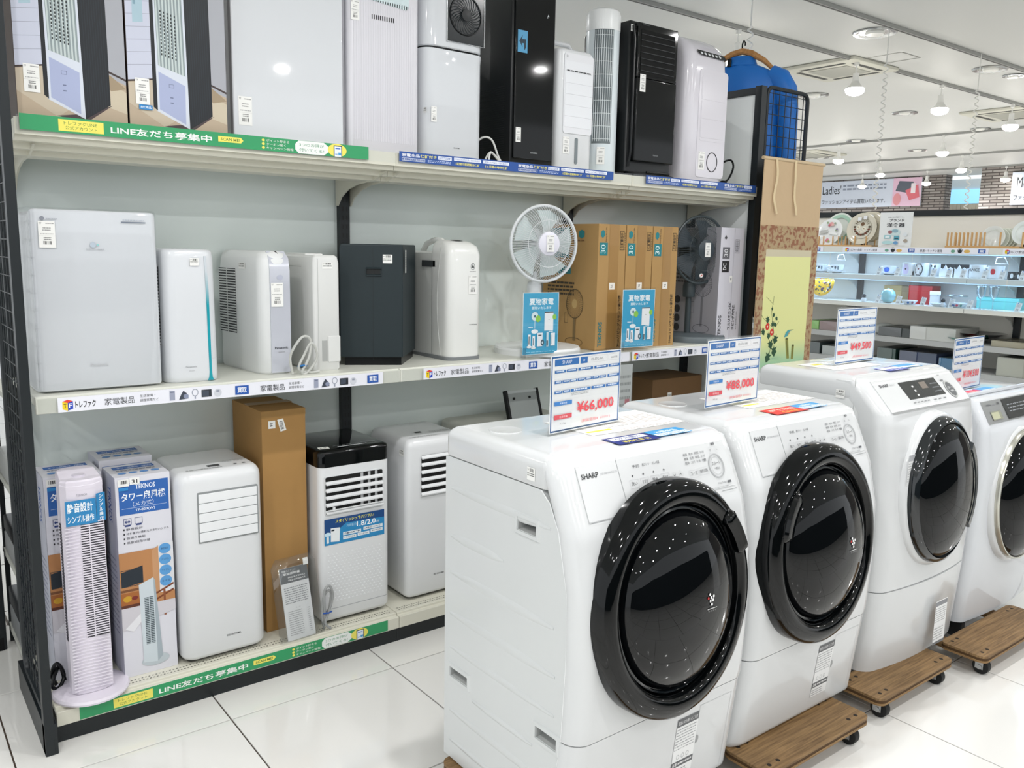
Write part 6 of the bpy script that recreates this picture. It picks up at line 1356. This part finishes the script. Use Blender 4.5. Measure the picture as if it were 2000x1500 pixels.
def d_floral(p):
    p.e = .014
    for x, y, r_, c_ in ((0, .6, .16, '#d89a9c'), (-.12, .5, .1, '#b8606c'), (.14, .55, .1, '#e0b0a8'), (.0, -.62, .14, '#d0808c'), (.12, -.7, .09, '#9c9c5c'), (.55, .2, .09, '#7c6c8c'), (.5, .1, .07, '#8c9c7c'), (-.3, .7, .08, '#8ca07c'), (.3, .66, .07, '#8ca07c')): p.ell(x, y, r_, r_, c_, 9)
    p.poly([(-.7, .12), (-.1, .18), (-.15, -.05), (-.75, -.2)], '#b8b8b4'); p.poly([(0, .0), (.7, -.1), (.68, -.25), (-.05, -.1)], '#e8eae8')
def d_brown(p):
    p.e = .013; p.ring(0, 0, .97, .97, .06, '#5c3a28', 40); p.e = .006; p.ell(0, 0, .62, .62, '#d4d0c0', 28)
    for x, y, r_, c_ in ((.0, .3, .13, '#6a4a2c'), (-.25, .1, .12, '#f0ead8'), (.15, .0, .12, '#f0ead8'), (-.08, -.22, .12, '#f0ead8')): p.ell(x, y, r_, r_, c_, 10)
    for i in range(11): a = math.radians(180+ i*18); p.ell(.5*math.cos(a), .12+.5*math.sin(a), .10, .07, '#6e3a22' if i % 2 else '#4c3c22', 7)
    for i in range(9): a = math.radians(20+i*17); p.poly([(.25*math.cos(a), .15+.25*math.sin(a)), (.52*math.cos(a), .2+.45*math.sin(a)), (.5*math.cos(a+.12), .2+.4*math.sin(a+.12))], '#5a4a2c')
    for x, y in ((-.25, .1), (.15, 0), (-.08, -.22)): p.ell(x, y, .04, .04, '#8a6a3c', 8)
    p.rect(-.35, .5, .25, .22, '#e8eaec'); p.rect(.02, .58, .25, .22, '#e8eaec')
def d_green(p): p.e = .013; p.ring(0, 0, .98, .98, .3, '#a9cdb8', 36)
def d_yellow(p):
    p.e = .013; p.ring(0, 0, 1, 1, .06, '#eceae0', 36)
    rg = random.Random(4)
    for i in range(46):
        a = rg.uniform(0, 6.28); r_ = .85*math.sqrt(rg.random()); p.e = .002+.012*r_**1.5; p.ell(r_*math.cos(a), r_*math.sin(a), rg.uniform(.04, .12), rg.uniform(.04, .12), rg.choice(['#3c5a5a', '#2c3c4c', '#7a3c5c', '#4a7a6a', '#d8e0d8', '#5a3c7a']), 7)
def d_pale(p): p.e = .013; p.ring(0, 0, .98, .98, .05, '#b4c4b8', 36); p.ring(0, 0, .7, .7, .03, '#cdd6cc', 30)
plate(1640, 446, 30, 'pale plate with green rim standing behind the floral plate', KX+.20, 78, '#e6ece4', d_green)
plate(1621, 454, 27, 'white plate with pink flowers and a price slip, left end of the top tableware shelf', KX+.10, 72, '#eef0ee', d_floral)
for i in range(3): plate(1700-4*i+4, 444, 30, 'cream brown-rimmed plate behind the brown flower wreath plate, '+('rearmost', 'middle', 'second')[i]+' of its row', KX+.22-.035*i, 80, '#d8d2c0', d_brown, 'brown rimmed plates stacked behind each other')
plate(1684, 447, 31, 'cream plate with brown flower wreath and two small stickers, front of its row', KX+.09, 80, '#d8d2c0', d_brown)
for i in range(4): plate(1972-7*i, 467, 21, 'pale green edged plate in the right wooden rack, '+('fifth', 'fourth', 'third', 'second')[i]+' from the left', KX+.22-.025*i, 78, '#e4e8dc', d_pale, 'pale plates lined up in the wooden rack')
plate(1940, 465, 23, 'pale plate with label, front of the row in the wooden rack', KX+.10, 78, '#e8ece8', d_pale)
plate(2003, 455, 24, 'large pale plate cut by the right edge of the photo', KX+.10, 76, '#e4ebe8', d_pale)
c_ = k(1608, 556, KX+.08)
plate(1608, 555, 24, 'yellow plate densely patterned with flowers on the third tableware shelf', KX+.10, 74, '#e2b32c', d_yellow)
t = thing('plate_rack', 'wooden plate rack with upright pegs on the top tableware shelf', 'plate rack', (KX+.05, k(1845, 480, KX+.05).y, 1.600))
PW_ = M('#caa06a', .5); L = k(1845, 480, KX+.05).y-k(1990, 480, KX+.05).y
box('rail', t, 0, -L, 0, .02, 0, .012, PW_, .002); box('rail', t, .12, -L, 0, .14, 0, .012, PW_, .002)
for px in (1849, 1856, 1864, 1872, 1880, 1888, 1896, 1905, 1913, 1921, 1952, 1996):
    y_ = k(px, 470, KX+.05).y-(KX*0+t.location.y)
    for xx in (.01, .13): MB().cyl((xx, y_, .01), (xx, y_, .10), .006, PW_, 8).build('peg', t)
t = thing('plate_rack', 'wooden plate rack holding the floral and brown plates at the left', 'plate rack', (KX+.05, k(1592, 480, KX+.05).y, 1.600))
L = k(1592, 480, KX+.05).y-k(1700, 480, KX+.05).y
box('rail', t, 0, -L, 0, .02, 0, .012, PW_, .002); box('rail', t, .12, -L, 0, .14, 0, .012, PW_, .002)
for px in (1598, 1607, 1625, 1636, 1643, 1650, 1668, 1690):
    y_ = k(px, 470, KX+.05).y-t.location.y
    for xx in (.01, .13): MB().cyl((xx, y_, .01), (xx, y_, .075), .005, PW_, 8).build('peg', t)
A_, B_ = k(1719, 415), k(1777, 478)
t = thing('tableware_sign', 'white card sign reading brand tableware in Japanese with drawn dishes', 'sign', (KX+.01, A_.y, 1.600))
W_ = A_.y-B_.y; H_ = A_.z-1.600; box('card', t, 0, -W_, 0, .004, 0, H_, M('#e6e8e6', .5))
p = Pr((0, 0, 0), FACEX, .0008, W_, H_, .0004); p.text('お店の未使用品アイテム', .25, .84, .5, .03, '#55585a'); p.text('ブランド', .3, .73, .45, .08, '#222426', 1); p.text('洋食器', .22, .57, .56, .12, '#222426', 1)
p.ell(.5, .42, .16, .11, '#c8dcdc'); p.ell(.35, .43, .07, .05, '#9c6a6c'); p.ell(.5, .46, .1, .05, '#8fb0bc'); p.rect(.18, .24, .2, .1, '#8fc4cc'); p.rect(.21, .26, .14, .06, '#e8f0f0'); p.rect(.48, .2, .16, .12, '#5aa0b0'); p.rect(.5, .23, .12, .03, '#22384a'); p.ell(.82, .36, .06, .06, '#dfe4e6'); p.ell(.84, .18, .06, .05, '#a89c8c'); p.ell(.3, .13, .18, .05, '#b4d8d8'); p.ell(.55, .12, .07, .05, '#6a9cc8'); p.rect(.12, .03, .72, .008, '#9a7a78'); p.build('sign_print', t)
# cups and mugs
def cup(px, zb, r_, h_, lab, col='#eef2f4', deco=None, X=KX+.12, saucer=0, handle=1, grp=None):
    y_ = k(px, 520, X).y; t = thing('cup' if saucer else 'mug', lab, 'cup' if saucer else 'mug', (X, y_, zb), 0, grp); m = M(col, .15, coat=.4)
    z0_ = 0
    if saucer: MB().lathe([(.03, 0), (.035, .004), (.07, .012), (.07, .015), (.03, .008), (.001, .008)], m, n=32).build('saucer', t, ang=50); z0_ = .01
    pr = [(r_*.55, 0), (r_*.62, .004), (r_*.92, h_*.35), (r_, h_), (r_*.94, h_), (r_*.86, h_*.35), (.001, .01)] if saucer else [(r_*.9, 0), (r_, .005), (r_, h_), (r_*.93, h_), (r_*.9, .01), (.001, .01)]
    MB().lathe(pr, m, Matrix.Translation((0, 0, z0_)), 28).build('bowl' if saucer else 'mug_body', t, ang=50)
    if handle: MB().tube([(0, r_*.9, z0_+h_*.8), (0, r_*1.4, z0_+h_*.82), (0, r_*1.65, z0_+h_*.55), (0, r_*1.4, z0_+h_*.25), (0, r_*.9, z0_+h_*.2)], .006, m, 8).build('handle', t)
    if deco:
        q = MB(); 
        for (a0, z_, w_, hh, c_) in deco:
            n_ = 6; R_ = r_+.0012
            if saucer: R_ = r_*(.94)+.0015
            bot = [(-R_*math.cos(a0+w_*(i/n_-.5)), -R_*math.sin(a0+w_*(i/n_-.5)), z0_+z_) for i in range(n_+1)]
            top = [(-R_*math.cos(a0+w_*(i/n_-.5)), -R_*math.sin(a0+w_*(i/n_-.5)), z0_+z_+hh) for i in range(n_+1)]
            mid = lambda L_, d_: L_
            # rounded blob: narrower at bottom and top
            rows = []
            for s_, ww in ((0, .5), (.25, .9), (.5, 1), (.75, .9), (1, .5)):
                rows.append([(-R_*math.cos(a0+w_*ww*(i/n_-.5)), -R_*math.sin(a0+w_*ww*(i/n_-.5)), z0_+z_+hh*s_) for i in range(n_+1)])
            vs = [v2 for r2 in rows for v2 in r2]; fs = [(j*(n_+1)+i, j*(n_+1)+i+1, (j+1)*(n_+1)+i+1, (j+1)*(n_+1)+i) for j in range(4) for i in range(n_)]
            q.add(vs, fs, M(c_, .3, name='ink')); 
            q.v[-len(vs):] = [(v2[0]*(1+.012*len(q.f)/24/10), v2[1]*(1+.012*len(q.f)/24/10), v2[2]) for v2 in vs]
        q.build('glaze_pattern', t, ang=0, recalc=False)
    return t
LV = [(.3, .02, .3, .03, '#3c4c54'), (-.2, .03, .5, .012, '#4c5c64'), (.7, .015, .25, .03, '#6c7c84')]
cup(1603, 1.402, .052, .052, 'white teacup with leaf sprig on a saucer, left one on the second shelf', deco=LV, saucer=1, grp=None)
cup(1635, 1.402, .052, .052, 'white teacup with leaf sprig on a saucer, right one on the second shelf', deco=LV, saucer=1)
cup(1738, 1.402, .045, .055, 'white cup with blue rose on the second tableware shelf', deco=[(.0, .012, 1.0, .036, '#1f62d8'), (.1, .02, .5, .018, '#3c80f0')], saucer=1)
PO = [(0, .01, .9, .07, '#d8ccec'), (.0, .042, .25, .012, '#3c2030'), (1.1, .005, .3, .03, '#222222'), (-1.0, .05, .3, .03, '#222222')]
cup(1776, 1.402, .047, .092, 'mug with a pale lilac poppy on the second tableware shelf', deco=PO, handle=0)
cup(1801, 1.402, .047, .092, 'mug with a white poppy outlined in black on the second tableware shelf', deco=[(0, .006, 1.2, .08, '#1c1c20'), (0, .012, 1.0, .068, '#f4f4f6'), (.0, .045, .22, .012, '#702030')], handle=0)
cup(1828, 1.402, .04, .088, 'white mug with black numerals behind a card on the second tableware shelf', deco=[(.3, .06, .3, .02, '#222222'), (-.3, .065, .3, .015, '#222222')], handle=0, X=KX+.2)
m_ = cup(1911, 1.402, .052, .088, 'white mug lettered ANCE beside the white mitten bags', handle=0)
p = Pr((-.0535, .035, .046), FACEX, .002); p.text('ANCE', 0, 0, .07, .02, '#55585c', 1); p.build('lettering', m_)
cup(1947, 1.402, .05, .085, 'white mug with a red square picture on the second tableware shelf', deco=[(0, .03, .6, .035, '#d03038')])
cup(1983, 1.402, .038, .05, 'small black cup with white swirls at the right end of the second shelf', col='#1a1c20', deco=[(0, .01, .5, .03, '#e8eaec'), (.6, .015, .3, .02, '#e8eaec')], handle=0)
cup(1996, 1.402, .036, .05, 'second small black cup at the right edge of the second shelf', col='#1a1c20', deco=[(0, .01, .4, .025, '#e8eaec')], handle=0, X=KX+.11)
for px, lab in ((1850, 'white pointed paper bag set with black top, left one on the second tableware shelf'), (1877, 'white pointed paper bag set with black top, right one on the second tableware shelf')):
    y_ = k(px, 520, KX+.1).y; t = thing('gift_bag', lab, 'bag', (KX+.1, y_, 1.402)); box('black_box', t, .01, -.048, 0, .05, .048, .088, M('#14171a', .5), .002)
    MB().prism([(-.05, 0), (.05, 0), (.05, .062), (.028, .055), (.012, .082), (-.004, .055), (-.02, .068), (-.035, .058), (-.05, .066)], -.0, .008, 'x', M('#eef2f6', .4)).build('white_front', t, ang=0)
def card(px, py, X=KX+.02, z=1.402, lab='', w_=.035, h_=.06, red=0):
    y_ = k(px, py, X).y; t = thing('price_card', lab, 'price card', (X, y_, z), 0, 'small leaning price cards on the tableware shelves')
    c2 = MB().box(0, -w_/2, 0, .0015, w_/2, h_, WPAPER).build('card', t); 
    p = Pr((0, w_/2, 0), FACEX, .0008, w_, h_); p.lines(.15, .5, .7, .35, 4, '#8a8c90', 3, .35); p.bars(.25, .12, .5, .2, 5, '#66686c'); p.ell(.3, .92, .1, .06, '#c83038' if red else '#3a86c8', 8); p.build('card_print', t)
    t.rotation_euler = (math.radians(8), math.radians(14), 0)
for px, s_ in ((1716, 'left of the blue rose cup'), (1752, 'right of the blue rose cup'), (1822, 'right of the black outlined poppy mug'), (1852, 'before the left pointed bag'), (1880, 'before the right pointed bag'), (1923, 'before the mug lettered ANCE'), (1957, 'beside the red square mug'), (1998, 'at the right edge of the photo')): card(px, 520, lab='white price card on the lit second shelf, '+s_)
for px, rd_, s_ in ((1713, 0, 'left of the teal globe'), (1753, 1, 'with a red mark right of the teal globe'), (1801, 0, 'before the red box'), (1857, 0, 'before the cake stand'), (1893, 0, 'left of the champagne flutes'), (1988, 0, 'before the turquoise box at the right edge')): card(px, 585, z=1.204, red=rd_, lab='white price card on the third shelf, '+s_)
def kbox(px0, px1, pyt, z, X, D_, col, lab, nm='gift_box', cat='box', rough=.5, m=None):
    a = k(px0, pyt, X); b2 = k(px1, pyt, X); H_ = (a.z+b2.z)/2-z; t = thing(nm, lab, cat, (X, a.y, z)); m = m or M(col, rough)
    box('box_body', t, 0, b2.y-a.y, 0, D_, 0, H_*.78, m, .002); box('box_lid', t, -.002, b2.y-a.y-.002, H_*.70, D_+.002, .002, H_, m, .002); return t
kbox(1728, 1762, 557, 1.204, KX+.24, .08, '#b79a62', 'tan box behind the glass globe on the third tableware shelf')
kbox(1762, 1776, 559, 1.204, KX+.22, .08, '#8a7048', 'brown box between the tan and the red box')
kbox(1776, 1821, 558, 1.204, KX+.18, .12, '#a8201c', 'red box on the third tableware shelf')
kbox(1908, 1990, 582, 1.204, KX+.16, .14, '#6fbfb8', 'turquoise flat box behind the champagne flutes')
t = kbox(1817, 1837, 569, 1.204, KX+.12, .004, '#e8e6e2', 'white leaflet standing on the third tableware shelf', 'leaflet', 'leaflet')
t = thing('glass_globe', 'pale teal round glass ornament on the third tableware shelf', 'ornament', (KX+.1, k(1734, 585, KX+.1).y, 1.204))
MB().lathe([(.012, 0), (.03, .006), (.048, .03), (.052, .052), (.046, .078), (.028, .096), (.001, .103)], M('#8fc4c8', .08, coat=.5, noise=.3, scale=25), n=32).build('globe', t, ang=60)
def dish(px, z, r_, h_, lab, col='#e6ecf2', X=KX+.06, deco=None, nm='small_dish'):
    t = thing(nm, lab, 'dish', (X, k(px, 590, X).y, z)); MB().lathe([(r_*.5, 0), (r_*.6, .003), (r_, h_), (r_*.96, h_), (r_*.5, .006), (.001, .005)], M(col, .12, coat=.4), n=32).build('bowl', t, ang=50)
    if deco: 
        q = MB()
        for a, c2 in deco: q.lathe([(.009, 0), (.008, .002), (.001, .002)], M(c2, .3), Matrix.Translation((-r_*.86*math.cos(a), -r_*.86*math.sin(a), h_*.55)) @ Matrix.Rotation(-PI/2, 4, 'Y'), 8)
        q.build('painted_flowers', t)
    return t
dish(1776, 1.204, .055, .03, 'small white dish with blue flower on the third tableware shelf', deco=((.3, '#2c6ab0'), (.9, '#8a3c5c')))
dish(1832, 1.204, .05, .022, 'small plain white saucer before the white leaflet')
dish(1873, 1.204, .055, .032, 'small white bowl with painted flowers and lid on the third tableware shelf', deco=((.2, '#c03c5c'), (.7, '#3c8a7c'), (-.3, '#3c5c9c')))
for px, lab in ((1687, 'small crouching figurine with black head on the third shelf, left of the teal globe'), (1842, 'small black and white figurine before the cake stand')):
    t = thing('figurine', lab, 'figurine', (KX+.05, k(px, 585, KX+.05).y, 1.204)); MB().lathe([(.001, 0), (.018, .003), (.02, .018), (.012, .03), (.001, .032)], M('#dfe2e4', .2), n=16).build('torso', t, ang=60); MB().lathe([(.001, .026), (.012, .03), (.015, .042), (.010, .054), (.001, .057)], M('#22252a', .2), n=16).build('head', t, ang=60)
t = thing('cake_stand', 'glass footed cake stand on the third tableware shelf', 'cake stand', (KX+.14, k(1860, 582, KX+.14).y, 1.204)); CG = clear('clear_glass', (.85, .9, .92, 1), .25)
MB().lathe([(.04, 0), (.035, .005), (.008, .012), (.007, .06), (.02, .068), (.095, .070), (.097, .078), (.09, .075), (.001, .074)], CG, n=36).build('stand', t, ang=50)
for px, lab in ((1915, 'tall clear champagne flute, left one on the third tableware shelf'), (1940, 'tall clear champagne flute, right one on the third tableware shelf')):
    t = thing('champagne_flute', lab, 'glass', (KX+.07, k(px, 585, KX+.07).y, 1.204))
    MB().lathe([(.032, 0), (.03, .003), (.004, .006), (.0035, .06), (.012, .07), (.027, .10), (.030, .155), (.028, .155), (.025, .10), (.008, .072), (.001, .07)], CG, n=24).build('glass', t, ang=60)
t = thing('display_easel', 'white wire easel clip under the top tableware shelf, left', 'clip', (KX+.1, k(1643, 505, KX+.1).y, 1.50)); MB().tube([(0, -.035, 0), (0, .035, 0), (.01, .03, .035), (.01, -.01, .04)], .004, WMAT, 6, True).build('wire', t)
t = thing('display_easel', 'white wire easel clip under the top tableware shelf, right', 'clip', (KX+.1, k(1957, 508, KX+.1).y, 1.50)); MB().tube([(0, -.04, 0), (0, .04, 0), (.01, .035, .04), (.01, -.01, .045)], .004, WMAT, 6, True).build('wire', t)
# boxed goods on the lower shelves
def wrapped(px0, px1, pyt, z, X, D_, cols, lab, nm='boxed_gift'):
    a = k(px0, pyt, X); b2 = k(px1, pyt, X); W2 = a.y-b2.y; H_ = max(.03, (a.z+b2.z)/2-z)
    t = thing(nm, lab, 'box', (X, a.y, z)); box('box_body', t, 0, -W2, 0, D_, 0, H_, M(cols[0], .5), .003)
    MB().rings(pillow(-.003, -W2-.003, D_+.003, .003, .006, [(.002, 0), (H_+.002, 0), (H_+.006, .004)]), clear('cellophane', (.9, .92, .92, 1), .16)).build('film', t)
    if len(cols) > 1: p = Pr((D_*.1, -W2*.1, H_), ((0, -1, 0), (1, 0, 0)), .001, W2*.8, D_*.8); p.rect(0, 0, 1, 1, cols[1]); p.ell(.4, .5, .28, .35, cols[2] if len(cols) > 2 else cols[0]); p.build('window', t)
    return t
Z4, Z5 = .974, .79
wrapped(1583, 1600, 626, Z4, KX+.02, .30, ['#7fc23c', '#5a9a28', '#c4d890'], 'bright green film wrapped box beside the scroll')
wrapped(1601, 1640, 628, Z4, KX+.02, .28, ['#8c6a66', '#5c4844'], 'brown flat box next to the bright green one')
wrapped(1716, 1778, 640, Z4, KX+.03, .28, ['#1c2624', '#141a1a', '#68706c'], 'dark tray box wrapped in film on the fourth tableware shelf')
t = thing('white_bundle', 'white cloth bundle left of the dark tray box', 'bundle', (KX+.2, k(1730, 628, KX+.2).y, Z4)); MB().lathe([(.07, 0), (.085, .02), (.07, .055), (.03, .075), (.001, .08)], M('#c6cac6', .7), n=20, sy=1.2).build('cloth', t, ang=70)
wrapped(1778, 1868, 640, Z4, KX+.0, .33, ['#dcdad4', '#8f948c', '#b4b8a8'], 'white box with grey patterned cloth under film on the fourth tableware shelf')
dish(1895, Z4, .13, .035, 'teal shallow dish lying in front of the large dark plate', '#4f8c80', KX+.10, nm='shallow_dish')
dish(1922, Z4+.035, .16, .03, 'large dark plate with pale rim lying on the fourth tableware shelf', '#1a1f24', KX+.2, nm='shallow_dish')
wrapped(1936, 2010, 668, Z4-.0, KX+.02, .3, ['#b8ad92', '#4a4438', '#8c8270'], 'tan box with dark contents at the right edge of the fourth shelf')
wrapped(1849, 1900, 668, Z4, KX+.01, .12, ['#d8d2cc', '#c03c2c'], 'white box with red corner under the teal dish')
wrapped(1579, 1602, 668, Z5-.03, KX+.02, .3, ['#3c4a4a', '#222a2a'], 'dark film wrapped box low beside the scroll')
wrapped(1606, 1640, 676, Z5-.03, KX+.02, .3, ['#b4b8b4', '#8a8e8a'], 'grey film wrapped box low, left of the third price sign')
wrapped(1714, 1750, 680, Z5-.03, KX+.02, .3, ['#2c4a40', '#1c3028'], 'dark green box wrapped in film on the fifth shelf')
wrapped(1757, 1830, 688, Z5-.03, KX+.02, .3, ['#3a4668', '#1c2030'], 'navy blue tray box on the fifth shelf behind the third washing machine')
wrapped(1834, 1862, 700, Z5-.03, KX+.02, .3, ['#3c7ca8', '#5c6c60'], 'light blue edged box on the fifth shelf')
wrapped(1948, 2010, 700, Z5-.0, KX+.02, .3, ['#c8c6b8', '#7c8078', '#a4a698'], 'pale grey tray box at the right edge of the fifth shelf')
for b_ in list(bpy.data.objects):
    pass
